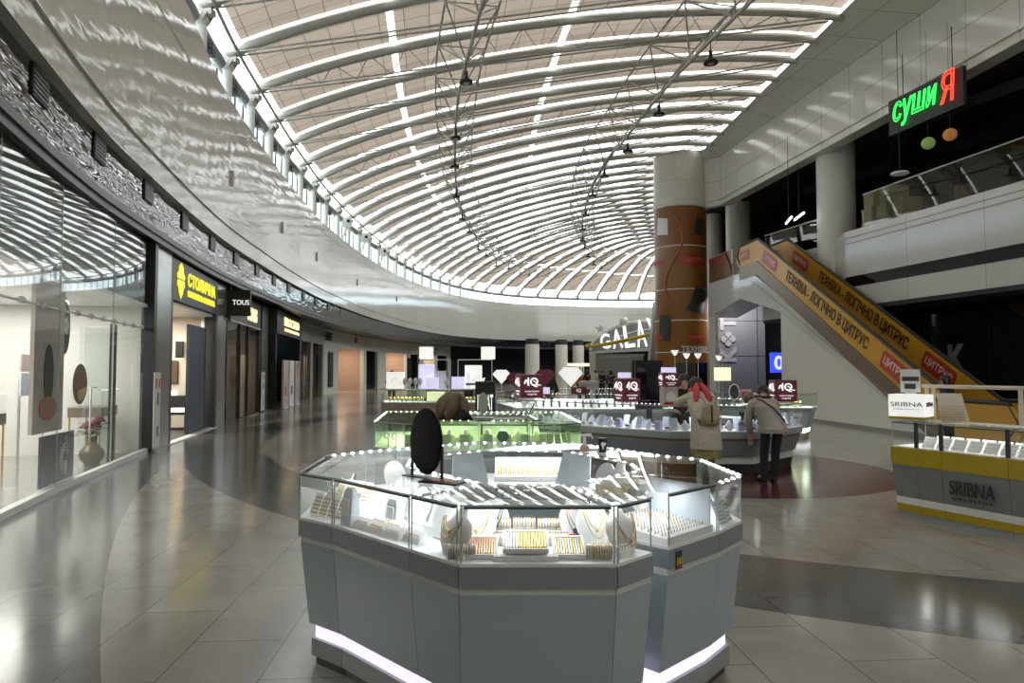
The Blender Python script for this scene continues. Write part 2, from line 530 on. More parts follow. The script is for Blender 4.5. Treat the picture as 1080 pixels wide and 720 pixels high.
def dup(root, loc=None, rz=None, label=None, group=None, rot=None, cache={}):
    r = root.copy(); COL.objects.link(r)
    if loc is not None: r.location = loc
    if rz is not None: r.rotation_euler = (0, 0, rz)
    if rot is not None: r.rotation_euler = rot
    if label: r['label'] = label
    if group: r['group'] = group
    if root.name not in cache:
        cache[root.name] = [(c, kids(c)) for c in kids(root)]
    for c, gs in cache[root.name]:
        k = c.copy(); COL.objects.link(k); k.parent = r
        for g in gs:
            q = g.copy(); COL.objects.link(q); q.parent = k
    return r


def text_mesh(body, size=1.0, ext=0.01, shear=0.0, bold=0.0, spacing=1.0, align='CENTER', width=None, height=None, outline=0.0):
    c = bpy.data.curves.new('lettering', 'FONT')
    c.body = body; c.size = size; c.extrude = ext; c.shear = shear; c.offset = bold
    c.space_character = spacing; c.align_x = align; c.align_y = 'CENTER'; c.resolution_u = 3
    if outline:
        c.fill_mode = 'NONE'; c.bevel_depth = outline; c.extrude = 0; c.bevel_resolution = 1
    o = bpy.data.objects.new('lettering', c)
    COL.objects.link(o)
    dg = bpy.context.evaluated_depsgraph_get(); dg.update()
    me = bpy.data.meshes.new_from_object(o.evaluated_get(dg))
    bpy.data.objects.remove(o); bpy.data.curves.remove(c)
    xs = [v.co.x for v in me.vertices]; ys = [v.co.y for v in me.vertices]
    if xs:
        w = max(xs) - min(xs); h = max(ys) - min(ys)
        kx = (width / w) if width else 1.0
        ky = (height / h) if height else (kx if width else 1.0)
        if height and not width:
            kx = ky
        mx = (max(xs) + min(xs)) / 2; my = (max(ys) + min(ys)) / 2
        for v in me.vertices:
            v.co.x = (v.co.x - (mx if align == 'CENTER' else min(xs))) * kx
            v.co.y = (v.co.y - my) * ky
    return me


def text(name, body, mtx, m, parent=None, **kw):
    """letters lie in the local xy plane of mtx, reading along its x axis"""
    me = text_mesh(body, **kw)
    me.transform(mtx)
    me.materials.clear(); me.materials.append(M[m])
    me.name = name
    return link(name, me, parent)


def frame(origin, x, z):
    """matrix whose x axis runs along x, whose y axis is up-ish and whose z is z (facing the viewer)"""
    x = Vector(x).normalized(); z = Vector(z).normalized()
    y = z.cross(x).normalized(); z = x.cross(y)
    m = Matrix((x, y, z)).transposed().to_4x4(); m.translation = Vector(origin)
    return m


def face_frame(a, b, z, out):
    """upright frame on the plan line a-b, at its middle, height z, standing off by out towards the viewer"""
    a = Vector((a[0], a[1], 0)); b = Vector((b[0], b[1], 0))
    x = (b - a).normalized(); n = x.cross(Vector((0, 0, 1)))
    o = (a + b) / 2 + n * out
    return frame((o.x, o.y, z), x, n)


def catmull(pts, step=0.5):
    """dense smooth plan curve through the points, resampled by arc length; returns list of (x, y)"""
    P = [Vector((p[0], p[1], p[2] if len(p) > 2 else 0)) for p in pts]
    P = [P[0] * 2 - P[1]] + P + [P[-1] * 2 - P[-2]]
    out = []
    for i in range(1, len(P) - 2):
        p0, p1, p2, p3 = P[i - 1:i + 3]
        for k in range(24):
            t = k / 24
            out.append(0.5 * ((2 * p1) + (p2 - p0) * t + (2 * p0 - 5 * p1 + 4 * p2 - p3) * t * t + (3 * p1 - p0 - 3 * p2 + p3) * t ** 3))
    out.append(P[-2])
    res = [out[0]]; acc = 0.0; nxt = step
    for a, b in zip(out, out[1:]):
        d = (Vector((b.x, b.y, 0)) - Vector((a.x, a.y, 0))).length
        while acc + d >= nxt and d > 0:
            res.append(a.lerp(b, (nxt - acc) / d)); nxt += step
        acc += d
    return res


def at_y(curve, y):
    for i, (a, b) in enumerate(zip(curve, curve[1:])):
        if (a.y - y) * (b.y - y) <= 0 and a.y != b.y:
            t = (y - a.y) / (b.y - a.y)
            return a.lerp(b, t), (b - a).normalized(), i + t
    return curve[-1], (curve[-1] - curve[-2]).normalized(), len(curve) - 1


def pix(px, py, Y):
    """world point seen at a picture position, at distance Y (used only to read the plan off the photograph)"""
    d = Vector((px - 540, F, 360 - py))
    c, s = math.cos(PITCH), math.sin(PITCH)
    dy = d.y * c - d.z * s; dz = d.y * s + d.z * c
    return Vector((d.x / dy * Y, Y, EYE + dz / dy * Y))

# ================================================================ the setting
S_LINE = catmull([(5.2, -26), (2.6, -20), (.5, -14), (-1.6, -8), (-2.9, -2), (-4.55, 4), (-6.21, 9.33), (-6.5, 10.47), (-7.43, 14), (-8.56, 19.4), (-9.94, 26.75), (-10.9, 32), (-12.0, 40), (-12.6, 50), (-12.2, 60), (-10.6, 71), (-6.5, 82), (0, 90), (8, 94), (16, 95.5), (26, 94.5), (36, 91)])
B_LINE = catmull([(5.4, -26), (2.8, -20), (.7, -14), (-1.4, -8), (-2.7, -2), (-4.4, 4), (-6.10, 9.24), (-6.97, 12.6), (-8.25, 18.8), (-8.95, 24), (-9.6, 30), (-10.1, 38), (-10.0, 50), (-8.7, 64), (-5.6, 76), (0, 84), (8, 88), (16, 89.5), (26, 88.5), (36, 85)])
# the white fascia follows the same curve a hand's breadth in front; third number = height of its upper edge
TOPS = [(-27, 10.3), (10, 10.2), (15.5, 10.0), (18.5, 9.65), (24, 9.5), (36, 9.35), (52, 9.45), (70, 9.8), (100, 9.9)]


def top_z(y):
    for (ya, za), (yb, zb) in zip(TOPS, TOPS[1:]):
        if ya <= y <= yb:
            return za + (zb - za) * (y - ya) / (yb - ya)
    return TOPS[-1][1]


L_LINE = []
for i_, p_ in enumerate(B_LINE):
    t_ = B_LINE[min(i_ + 1, len(B_LINE) - 1)] - B_LINE[max(i_ - 1, 0)]; t_.z = 0; t_.normalize()
    L_LINE.append(Vector((p_.x + t_.y * 0.14, p_.y - t_.x * 0.14, top_z(p_.y))))
ZS = 5.35    # soffit
ZB = 4.42    # underside of black cladding


def flat(c, z, dx=0.0):
    out = []
    for i, p in enumerate(c):
        t = (c[min(i + 1, len(c) - 1)] - c[max(i - 1, 0)]); t.z = 0; t.normalize()
        out.append(Vector((p.x - t.y * dx, p.y + t.x * dx, z)))     # dx > 0 shifts away from the hall
    return out


mb = MB(); mb.box((-26, -27, -0.3), (48, 106, 0)); structure(mb.build('floor', 'floor'))

# white curved fascia, soffit, ledge, joint line
top = [Vector((p.x, p.y, p.z)) for p in L_LINE]
mb = MB(); mb.strip(flat(L_LINE, ZS + 0.55), top); structure(mb.build('wall_left', 'fascia'))
mb = MB()
mb.strip(flat(L_LINE, ZS, 0.015), flat(L_LINE, ZS + 0.50, 0.015))
mb.strip(flat(L_LINE, ZS + 0.50, 0.015), flat(L_LINE, ZS + 0.50, -0.03))
mb.strip(flat(L_LINE, ZS + 0.50, -0.03), flat(L_LINE, ZS + 0.57, -0.03))
mb.strip(flat(L_LINE, ZS + 0.57, -0.03), flat(L_LINE, ZS + 0.57, 0.0))
structure(mb.build('trim_1', 'fascia'))
mb = MB()
LS, BS = flat(L_LINE, ZS, -0.015), flat(L_LINE, ZS, 9.0)
mb.strip(BS, LS)
structure(mb.build('ceiling_soffit', 'fascia'))
mb = MB()
tp = [Vector((p.x, p.y, L_LINE[i].z)) for i, p in enumerate(flat(L_LINE, 0, 1.3))]
mb.strip(top, tp)
structure(mb.build('trim_2', 'steel_white'))
mb = MB(); mb.strip(flat(L_LINE, 8.82, -0.008), flat(L_LINE, 8.85, -0.008)); 
o = structure(mb.build('trim_3', 'steel_grey'))
# black cladding above the shops, its underside and the dark metal head beam
mb = MB(); mb.strip(flat(B_LINE, ZB), flat(B_LINE, ZS)); structure(mb.build('wall_left_cladding', 'black_clad'))
mb = MB(); mb.strip(flat(B_LINE, ZB, 4.5), flat(B_LINE, ZB)); structure(mb.build('ceiling_shopfront', 'charcoal'))
mb = MB()
for d, z0, z1 in ((-0.06, ZB - 0.02, ZB + 0.10), (-0.02, ZB - 0.14, ZB - 0.02)):
    mb.strip(flat(B_LINE, z0, d), flat(B_LINE, z1, d)); mb.strip(flat(B_LINE, z1, d), flat(B_LINE, z1, d + 0.1)); mb.strip(flat(B_LINE, z0, d + 0.1), flat(B_LINE, z0, d))
structure(mb.build('trim_4', 'dark_metal'))
# outer shell behind the shops and behind the camera
mb = MB(); mb.strip(flat(L_LINE, 0, 8.9), flat(L_LINE, ZS + .05, 8.9)); structure(mb.build('wall_left_shell', 'dark_room'))
mb = MB(); mb.box((-12, -26.6, 0), (40, -26.2, 14)); structure(mb.build('wall_back', 'wall_white'))

# ---------------------------------------------------------------- roof
R_LINE = catmull([(16.5, -30), (13.6, -17), (12.4, -10), (10.98, 4.7), (9.76, 19), (9.17, 33), (10.1, 42.5), (12.5, 54), (16, 66), (20.6, 75), (26, 82), (32, 88)], 0.05)
L_EDGE = flat(L_LINE, 0, 0.35)
ZL, ZR = 11.15, 11.95


def arc_at(c, s, step):
    k = min(max(s / step, 0), len(c) - 1.001); i = int(k)
    return c[i].lerp(c[i + 1], k - i)


_, _, i_ref = at_y(L_EDGE, 23.1); s_ref = i_ref * 0.5
_, _, j_ref = at_y(R_LINE, 19.6); r_ref = j_ref * 0.05
BAY = 2.8
s0 = s_ref % BAY
BAYS = []
s = s0
while s < (len(L_EDGE) - 1) * 0.5 - 1:
    k = 0.5 if s > s_ref else 0.9
    BAYS.append((arc_at(L_EDGE, s, 0.5), arc_at(R_LINE, r_ref + (s - s_ref) * k, 0.05)))
    s += BAY


def roof(i, t, up=0.0):
    k = min(max(i, 0), len(BAYS) - 1.001); a = int(k); f = k - a
    l = BAYS[a][0].lerp(BAYS[a + 1][0], f); r = BAYS[a][1].lerp(BAYS[a + 1][1], f)
    p = l.lerp(r, t)
    rise = 0.055 * (r - l).length
    p.z = ZL + (ZR - ZL) * t + rise * (4 * t * (1 - t)) ** 0.85 + up
    return p


mb = MB()
NB = len(BAYS) - 1
for i in range(NB):
    span = (BAYS[i][1] - BAYS[i][0]).length
    kf = min(1, max(0, (BAYS[i][0].y - 24) / 30))
    u0, u1, rz_ = 0.0, 0.94 - 0.11 * kf, 0.02 + 0.15 * kf
    for t0, t1 in ((0.03, 0.268), (0.280, 0.575), (0.587, 0.992)):
        ns = max(3, int((t1 - t0) * 26))
        for k in range(ns):
            ta, tb = t0 + (t1 - t0) * k / ns, t0 + (t1 - t0) * (k + 1) / ns
            q = [roof(i + u0, ta, 0.16), roof(i + u0, tb, 0.16), roof(i + u1, tb, 0.16 + rz_), roof(i + u1, ta, 0.16 + rz_)]
            fi = len(mb.f)
            mb.add(q, [(0, 1, 2, 3)], 0, True)
            mb.uv[fi] = [(ta * span, 0), (tb * span, 0), (tb * span, 2.4), (ta * span, 2.4)]
structure(mb.build('ceiling', 'roofpanel'))

for i in range(NB + 1):
    a = roof(i, 0)
    if a.y < 8.5:
        continue
    nseg = 22
    lab = 'white tubular arched rib with two straight tie rods under the skylit roof'
    rt = thing('roof_rib', lab, 'roof rib', (a.x, a.y, a.z), 0, 'arched ribs of the roof')
    loc = lambda t, up=0.0: roof(i, t, up) - a
    m = MB(); m.tube([loc(k / nseg) for k in range(nseg + 1)], [0.16 - 0.05 * k / nseg for k in range(nseg + 1)], 8)
    m.build('arch_tube', 'steel_white', rt)
    far = a.y > 45
    e0, e1 = loc(0.02), loc(0.98)
    e0.z -= 0.1; e1.z -= 0.1
    for d in (-0.13, 0.13):
        m = MB(); m.tube([e0 + Vector((0, d, 0)), e1 + Vector((0, d, 0))], 0.028, 5)
        m.build('tie_rod', 'steel_white', rt)
    m = MB()
    for d, up in ((-0.62, 0.33), (-0.50, 0.30)):
        m.tube([roof(i + d / BAY, 0.02 + 0.95 * k / 14, up) - a for k in range(15)], 0.018, 4)
    m.build('cable', 'dark_metal', rt)
    if i % 4 == 2 and not far:
        rt['label'] = 'white arched roof rib stiffened by a zigzag lattice above its tie rods'
        rt['group'] = 'latticed ribs of the roof'
        m = MB(); pts = []
        for k in range(27):
            t = 0.06 + 0.88 * k / 26
            p = loc(t) if k % 2 else e0.lerp(e1, t)
            pts.append(p)
        m.tube(pts, 0.022, 5)
        m.build('zigzag_web', 'steel_white', rt)
    m = MB()                                            # end bracket on the clerestory side
    g = BAYS[i][1] - BAYS[i][0]; g.z = 0; g.normalize(); h = Vector((-g.y, g.x, 0))
    for w in (-0.14, 0.14):
        c = h * w
        m.beam(c + Vector((0, 0, 0.12)) - g * 0.35, c + Vector((0, 0, -0.30)) + g * 0.30, 0.03, 0.26)
    m.beam(-g * 0.35 + Vector((0, 0, -.2)), g * 0.45 + Vector((0, 0, -.16)), 0.22, 0.16)
    m.build('end_bracket', 'steel_white', rt)

# the two lattice girders that run the length of the hall, with their hanging floodlights
lampA = [(20.1, -1.39), (25.0, -2.08), (29.4, -2.48), (34.5, -2.83), (39.4, -2.9), (43.7, -2.7), (49.4, -2.5), (54, -2.0), (59, -1.3), (63.7, -.35), (68.4, .7), (71.7, 2.0)]
lampB = [(18.4, 5.55), (22.5, 4.9), (26.5, 4.5), (30.4, 4.13), (34.1, 4.07), (37.5, 4.13), (42.5, 4.4), (46, 4.8), (50.3, 5.4), (54, 6.1), (57.7, 7.0), (60.8, 7.9)]


def roof_over(x, y):
    """height of the roof arch above a plan point"""
    best = None
    for i in range(NB):
        l, r = roof(i, 0), roof(i, 1); d = r - l
        t = ((x - l.x) * d.x + (y - l.y) * d.y) / (d.x ** 2 + d.y ** 2)
        q = l.lerp(r, t); e = abs((y - q.y))
        if best is None or e < best[0]:
            best = (e, i, min(max(t, 0), 1))
    return roof(best[1], best[2]).z


floods = None
for row, side, p0_, p1_ in ((lampA, 'shop-side', (11, .5), (78, 5)), (lampB, 'escalator-side', (11, 7.2), (66, 10))):
    path = catmull([(x, y) for y, x in [p0_] + row + [p1_]], 1.3)
    chord = [Vector((p.x, p.y, roof_over(p.x, p.y) - 1.15)) for p in path]
    zs_ = [q.z for q in chord]                               # smooth the height along the run
    for k in range(len(chord)):
        w = zs_[max(0, k - 3):k + 4]; chord[k].z = sum(w) / len(w)
    g0 = chord[0]
    gt = thing('lattice_girder', 'white lattice girder hanging under the roof on the %s of the hall' % side.replace('-side', ' side'), 'girder', g0, 0)
    m = MB(); m.tube([c - g0 for c in chord], 0.055, 6); m.build('lower_chord', 'steel_white', gt)
    ups = {}
    for sgn in (-1, 1):
        ups[sgn] = []
        for k, c in enumerate(chord):
            t_ = chord[min(k + 1, len(chord) - 1)] - chord[max(k - 1, 0)]; t_.z = 0; t_.normalize()
            ups[sgn].append(c + Vector((t_.y * .75 * sgn, -t_.x * .75 * sgn, 1.05)) - g0)
        m = MB(); m.tube(ups[sgn], 0.035, 5); m.build('upper_chord', 'steel_white', gt)
    for k in range(0, len(chord) - 2, 2):
        m = MB(); c = chord[k + 1] - g0
        for sgn in (-1, 1):
            for q in (0, 2):
                m.tube([c, ups[sgn][k + q]], 0.028, 5)
        m.tube([ups[-1][k], ups[1][k]], 0.022, 4)
        m.build('brace', 'steel_white', gt)
    for y, x in row:
        p = min(chord, key=lambda c: (c.x - x) ** 2 + (c.y - y) ** 2) - Vector((0, 0, .06))
        lab = 'black disc floodlight on a short stem under the %s lattice girder' % side.replace('-side', ' side')
        grp = 'floodlights under the %s girder' % side.replace('-side', ' side')
        if floods is None:
            floods = thing('pendant_floodlight', lab, 'ceiling lamp', p, 0, grp)
            m = MB(); m.tube([(0, 0, 0), (0, 0, -0.52)], 0.018, 6); m.build('stem', 'black', floods)
            m = MB(); m.lathe([(0.045, -0.24), (0.055, -0.24), (0.055, -0.50), (0.045, -0.50)], 12); m.build('driver_housing', 'black', floods)
            m = MB(); m.lathe([(0.03, -0.49), (0.19, -0.52), (0.20, -0.54), (0.20, -0.59), (0.16, -0.60), (0.10, -0.585)], 24); m.build('lamp_disc', 'black', floods)
            m = MB(); m.lathe([(0.09, -0.585), (0.09, -0.605)], 16); m.build('lens', 'alu', floods)
        else:
            dup(floods, p, 0, lab, grp)

# ---------------------------------------------------------------- clerestory over the fascia
C_LINE = flat(L_LINE, 0, 0.75)
mb = MB(); mb.strip([Vector((p.x, p.y, L_LINE[i].z)) for i, p in enumerate(C_LINE)], [Vector((p.x, p.y, ZL + 0.1)) for p in C_LINE]); structure(mb.build('window_1', 'clear_glass'))
mb = MB(); f2 = flat(L_LINE, 0, 0.70)
for i in range(0, len(C_LINE), 2):
    p = f2[i]; mb.box((p.x - 0.03, p.y - 0.03, L_LINE[i].z), (p.x + 0.03, p.y + 0.03, ZL))
structure(mb.build('window_1_frame', 'dark_metal'))
mb = MB()
mb.tube([Vector((p.x, p.y, ZL - 0.28)) for p in flat(L_LINE, 0, 0.42)][::2], 0.17, 8)
structure(mb.build('trim_5', 'steel_grey'))
mb = MB()
mb.tube([Vector((p.x, p.y, ZL + 0.02)) for p in flat(L_LINE, 0, -0.12)][::2], 0.055, 6)
structure(mb.build('trim_6', 'steel_white'))
post = flood = None
for i in range(NB):
    a = roof(i, 0)
    if a.y < 8.5 or a.y > 78:
        continue
    p, tg, k = at_y(flat(L_LINE, 0, 0.25), a.y) if a.y < 76 else (a, Vector((1, 0, 0)), 0)
    zt = L_LINE[int(k)].z
    lab = 'short round white post standing on the ledge below the clerestory windows'
    q = Vector((p.x, p.y, zt))
    h = ZL - 0.12 - zt
    o = thing('clerestory_post', lab, 'post', q, 0, 'posts along the clerestory')
    m = MB(); m.lathe([(0.13, 0), (0.13, h - 0.35)], 14); m.build('shaft', 'column_white', o)
    m = MB(); m.lathe([(0.13, h - 0.35), (0.19, h - 0.30), (0.19, h - 0.05), (0.13, h)], 14); m.build('capital', 'column_white', o)
    if a.y < 38:
        q2 = roof(i + 0.42, 0.0); q2.z = ZL - 0.62
        fl = 'black floodlight clamped to the grey pipe above the clerestory'
        if flood is None:
            flood = thing('pipe_floodlight', fl, 'floodlight', q2, 0.1, 'floodlights on the clerestory pipe')
            m = MB(); m.box((-0.12, -0.14, -0.12), (0.12, 0.14, 0.10)); m.build('lamp_head', 'black', flood, bevel=0.02)
            m = MB(); m.tube([(0, -0.17, 0), (0, -0.17, 0.22), (0, 0.17, 0.22), (0, 0.17, 0)], 0.015, 5); m.tube([(0, 0, .22), (0, 0, .34)], .02, 5); m.build('yoke', 'dark_metal', flood)
        else:
            dup(flood, q2, 0.1)
# white camera boxes on the far clerestory
cb = None
for y in (41.5, 46.5, 52):
    p, tg, k = at_y(flat(L_LINE, 0, 0.1), y)
    q = Vector((p.x, p.y, ZL - 0.75))
    lab = 'white square projector box on a bracket above the far clerestory'
    if cb is None:
        cb = thing('projector_box', lab, 'projector', q, 0.2, 'white projector boxes')
        m = MB(); m.box((-0.28, -0.28, 0), (0.28, 0.28, 0.62)); m.build('housing', 'column_white', cb, bevel=0.03)
        m = MB(); m.plate(frame((0.10, -0.285, 0.32), (1, 0, 0), (0, -1, 0)), [(0.1 * math.cos(x * .5236), 0.1 * math.sin(x * .5236)) for x in range(12)], 0.03); m.build('lens', 'black', cb)
        m = MB(); m.beam((0, 0, -.02), (-0.25, 0, -0.75), 0.16, 0.12); m.build('bracket', 'column_white', cb)
    else:
        dup(cb, q, 0.2)
# square black vents at the head of the black cladding
vent = None
for y in [8.2, 10.6, 13.2, 15.9, 18.6, 21.2, 23.8, 26.4, 29, 31.8, 34.6, 37.5, 40.5]:
    p, tg, k = at_y(flat(B_LINE, 0, 0.02), y)
    ang = math.atan2(tg.y, tg.x)
    lab = 'square black speaker vent set high in the black cladding over the shops'
    if vent is None:
        vent = thing('wall_vent', lab, 'vent', (p.x, p.y, ZS - 0.42), ang, 'vents in the black cladding')
        m = MB(); m.box((-0.27, -0.05, 0), (0.27, 0.05, 0.40)); m.build('housing', 'black', vent, bevel=0.01)
        m = MB()
        for k2 in range(6):
            m.box((-0.25, -0.062, 0.03 + k2 * 0.06), (0.25, -0.05, 0.05 + k2 * 0.06))
        m.build('louvre_face', 'dark_metal', vent)
    else:
        dup(vent, (p.x, p.y, ZS - 0.42), ang)
# ceiling speakers: small cylinders low on the far fascia
sp = None
for y in (20, 27, 34, 44, 56, 66):
    p, tg, k = at_y(flat(L_LINE, 0, -0.03), y)
    if sp is None:
        sp = thing('wall_light', 'small pale cylinder light fixed on the white curved fascia', 'wall light', (p.x, p.y, 7.1), 0, 'small lights on the curved fascia')
        m = MB(); m.lathe([(0.045, 0), (0.05, 0.01), (0.05, 0.44), (0.045, 0.45)], 12); m.build('lamp_body', 'column_white', sp)
        m = MB(); m.box((-.06, -.02, .18), (0.0, .02, .26)); m.build('wall_clip', 'steel_grey', sp)
    else:
        dup(sp, (p.x, p.y, 7.1 if y < 50 else 7.3), 0)

# ---------------------------------------------------------------- right side: bulkhead, gallery, columns
UB = [(13.3, 4.6), (11.68, 17.6), (9.74, 31.7), (8.95, 32.4)]          # plan line of the upper bulkhead
mb = MB()
lo = [Vector((x, y, 9.37)) for x, y in UB]; hi = [Vector((x, y, 11.67)) for x, y in UB]
mb.strip(lo, hi)
structure(mb.build('wall_right', 'bulk'))
mb = MB()
mb.strip(hi, [Vector((x, y, 12.02)) for x, y in ((10.6, 4.6), (9.62, 17.9), (9.0, 31.7), (8.4, 32.2))])
structure(mb.build('wall_right_slope', 'bulk'))
mb = MB()
mb.strip([Vector((x + .5, y, 9.37)) for x, y in UB], lo)
mb.strip([Vector((x - 0.06, y, 9.62)) for x, y in UB], [Vector((x - 0.06, y, 9.71)) for x, y in UB])
mb.strip([Vector((x, y, 9.62)) for x, y in UB], [Vector((x - .06, y, 9.62)) for x, y in UB])
mb.strip([Vector((x - .06, y, 9.71)) for x, y in UB], [Vector((x, y, 9.71)) for x, y in UB])
structure(mb.build('trim_7', 'bulk'))
gr_ = thing('vent_grille', 'flush pale grille low in the white bulkhead above the gallery', 'vent', (11.12, 21.6, 10.15), math.atan2(14.1, -1.94))
m = MB(); m.box((-.30, -.012, -.45), (.30, .0, .45)); m.build('grille_frame', 'column_white', gr_)
m = MB()
for k in range(14):
    m.box((-.26, -.02, -.42 + k * .062), (.26, -.012, -.40 + k * .062))
m.build('louvre_face', 'steel_grey', gr_)
# walls enclosing the hall on the right
mb = MB()
mb.strip([Vector(p) for p in ((17.5, -27, 0), (14.6, -17, 0), (13.4, -9, 0), (13.3, 4.5, 0))], [Vector(p) for p in ((17.5, -27, 14), (14.6, -17, 14), (13.4, -9, 14), (13.3, 4.5, 14))]); mb.box((13.3, 4.3, 9.3), (24, 4.5, 14))
structure(mb.build('wall_right_near', 'wall_white'))
mb = MB(); mb.box((23.5, 4.3, 0), (23.8, 60, 12.5)); mb.box((14.2, 6, 0), (14.4, 60, 5.3)); structure(mb.build('wall_right_shell', 'dark_room'))
mb = MB(); mb.prism([(13.35, 4.6), (11.75, 17.6), (9.82, 31.7), (9.5, 34), (9.6, 40), (24, 40), (24, 4.6)][::-1], 10.5, 10.65); structure(mb.build('ceiling_gallery', 'dark_ceil'))
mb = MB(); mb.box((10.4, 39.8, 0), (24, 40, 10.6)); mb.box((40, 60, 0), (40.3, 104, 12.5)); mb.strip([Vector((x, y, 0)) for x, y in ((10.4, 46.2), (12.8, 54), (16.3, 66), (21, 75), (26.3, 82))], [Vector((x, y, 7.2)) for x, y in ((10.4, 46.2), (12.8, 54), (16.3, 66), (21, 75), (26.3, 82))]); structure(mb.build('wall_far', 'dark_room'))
# gallery slab: fascia from 3.7 to 6.2
GF = [(14.6, 4.5), (11.9, 17.8), (10.98, 22.4), (11.5, 24.4), (10.45, 28.4)]
mb = MB()
mb.strip([Vector((x, y, 3.72)) for x, y in GF], [Vector((x, y, 6.2)) for x, y in GF])
structure(mb.build('wall_gallery', 'slab'))
mb = MB(); mb.strip([Vector((x - .012, y, 4.36)) for x, y in GF[:3]], [Vector((x - .012, y, 4.70)) for x, y in GF[:3]]); structure(mb.build('trim_9', 'black_gloss'))
mb = MB()
for z in (5.78, 5.96):
    mb.strip([Vector((x - .008, y, z)) for x, y in GF], [Vector((x - .008, y, z + .025)) for x, y in GF])
structure(mb.build('trim_10', 'steel_grey'))
mb = MB(); mb.prism([(14.7, 4.5), (12.0, 17.8), (11.08, 22.4), (11.6, 24.4), (10.55, 28.4), (10.0, 40), (24, 40), (24, 4.5)][::-1], 5.3, 5.6); mb.prism([(14.62, 4.5), (11.92, 17.8), (11.0, 22.4), (11.52, 24.4), (10.47, 28.4), (24, 28.4), (24, 4.5)][::-1], 3.6, 3.715); structure(mb.build('floor_gallery', 'dark_ceil'))
# recessed dark glazed shop under the gallery
mb = MB(); mb.box((13.0, 5, 0), (13.15, 33, 3.74)); structure(mb.build('window_2', 'dark_glass'))
mb = MB()
for y in (9, 12.2, 15.4, 18.6, 21.8, 25):
    mb.box((12.97, y - .03, 0), (13.0, y + .03, 3.74))
structure(mb.build('window_2_frame', 'black'))
tag(text('shop_letter', 'K', frame((12.95, 19.9, 2.0), (0, -1, 0), (-1, 0, 0)), 'koton_letter', size=1.0, ext=0.02, height=0.85, bold=0.03), 'grey letter K on the dark glass shop under the gallery', 'sign letter')


def column(name, x, y, r, z0, z1, label, neck=True):
    o = thing(name, label, 'column', (x, y, z0))
    m = MB(); m.lathe([(r, 0), (r, z1 - z0)], 40); m.build('shaft', 'column_white', o)
    m = MB(); m.lathe([(r + 0.03, 0), (r + 0.03, 0.18), (r, 0.2)], 40); m.build('foot_ring', 'steel_grey', o)
    if neck:
        m = MB(); m.lathe([(r * 0.62, z1 - z0), (r * 0.62, 10.5 - z0)], 24); m.build('neck', 'dark_metal', o)
    return o


column('round_column', 11.70, 24.45, 0.645, 0, 9.8, 'thick cream round column rising beside the escalator in front of the gallery')
column('round_column', 11.55, 34.6, 0.62, 5.6, 10.15, 'cream round column behind the top of the escalator, the wider one in front')
column('round_column', 11.35, 38.4, 0.53, 5.6, 10.42, 'cream round column at the top of the escalator, partly behind another column')
# advert wrapped column at the end of the bulkhead
CX, CY, CR = 8.18, 33.0, 1.24
QZ = lambda z: EYE + (z - EYE) * 1.18
ac = thing('advert_column', 'huge round column wrapped in an orange advert beside the escalator', 'column', (CX, CY, 0))
m = MB(); m.lathe([(CR, 0), (CR, QZ(6.6))], 56); m.build('advert_wrap', 'ad_dark_orange', ac)
m = MB(); m.lathe([(CR, QZ(6.6)), (CR, QZ(8.2))], 56); m.build('upper_wrap', 'ad_upper', ac)
m = MB(); m.lathe([(CR + .02, QZ(8.2)), (CR + .06, QZ(8.25)), (CR + .06, QZ(8.50)), (CR + .02, QZ(8.52)), (CR + .02, QZ(9.25)), (CR + .0, QZ(9.26)), (CR + .0, QZ(9.275)), (CR + .02, QZ(9.285)), (CR + .02, QZ(10.4))], 56, smooth=False); m.build('white_cap', 'column_white', ac)
for z in (0.9, 2.35, 3.62, 4.86, 6.6):
    m = MB(); m.lathe([(CR + .015, QZ(z)), (CR + .02, QZ(z) + .01), (CR + .02, QZ(z) + .04), (CR + .015, QZ(z) + .05)], 56); m.build('joint_ring', 'print_white', ac)


def wrap(me, a0, z, r):
    """bend a flat drawing (x right, y up, metres) round the column; a0 = bearing of its middle"""
    for v in me.vertices:
        a = a0 + v.co.x / r
        rr = r + v.co.z
        y = v.co.y
        v.co = Vector((rr * math.cos(a), rr * math.sin(a), z + y))
    me.update()


def flat_poly(poly, t=0.01, sub=0.12):
    me = bpy.data.meshes.new('print')
    m = MB(); m.plate(Matrix.Identity(4), poly, t)
    return m


def wrapped_shape(name, poly, a0, z, mt, parent, off=0.012):
    poly = [(p[0] * 1.18, p[1] * 1.18) for p in poly]; z = QZ(z)
    # fan the outline in vertical slices so that it bends with the column
    xs = [p[0] for p in poly]; x0, x1 = min(xs), max(xs); n = max(2, int((x1 - x0) / 0.08))
    m = MB()
    def span(x):
        ys = []
        for a, b in zip(poly, poly[1:] + poly[:1]):
            if (a[0] - x) * (b[0] - x) <= 0 and a[0] != b[0]:
                ys.append(a[1] + (b[1] - a[1]) * (x - a[0]) / (b[0] - a[0]))
        return (min(ys), max(ys)) if ys else (0, 0)
    cols = [(x, span(x)) for x in (x0 + 1e-4 + (x1 - x0 - 2e-4) * k / n for k in range(n + 1))]
    for (xa, sa), (xb, sb) in zip(cols, cols[1:]):
        v = []
        for d in (0, 0.012):
            v += [(xa, sa[0], d), (xb, sb[0], d), (xb, sb[1], d), (xa, sa[1], d)]
        m.add(v, [(0, 1, 2, 3), (4, 5, 6, 7), (0, 1, 5, 4), (3, 2, 6, 7), (0, 3, 7, 4), (1, 2, 6, 5)])
    me = m.mesh(name, mt); wrap(me, a0, z, CR + off)
    return link(name, me, parent)


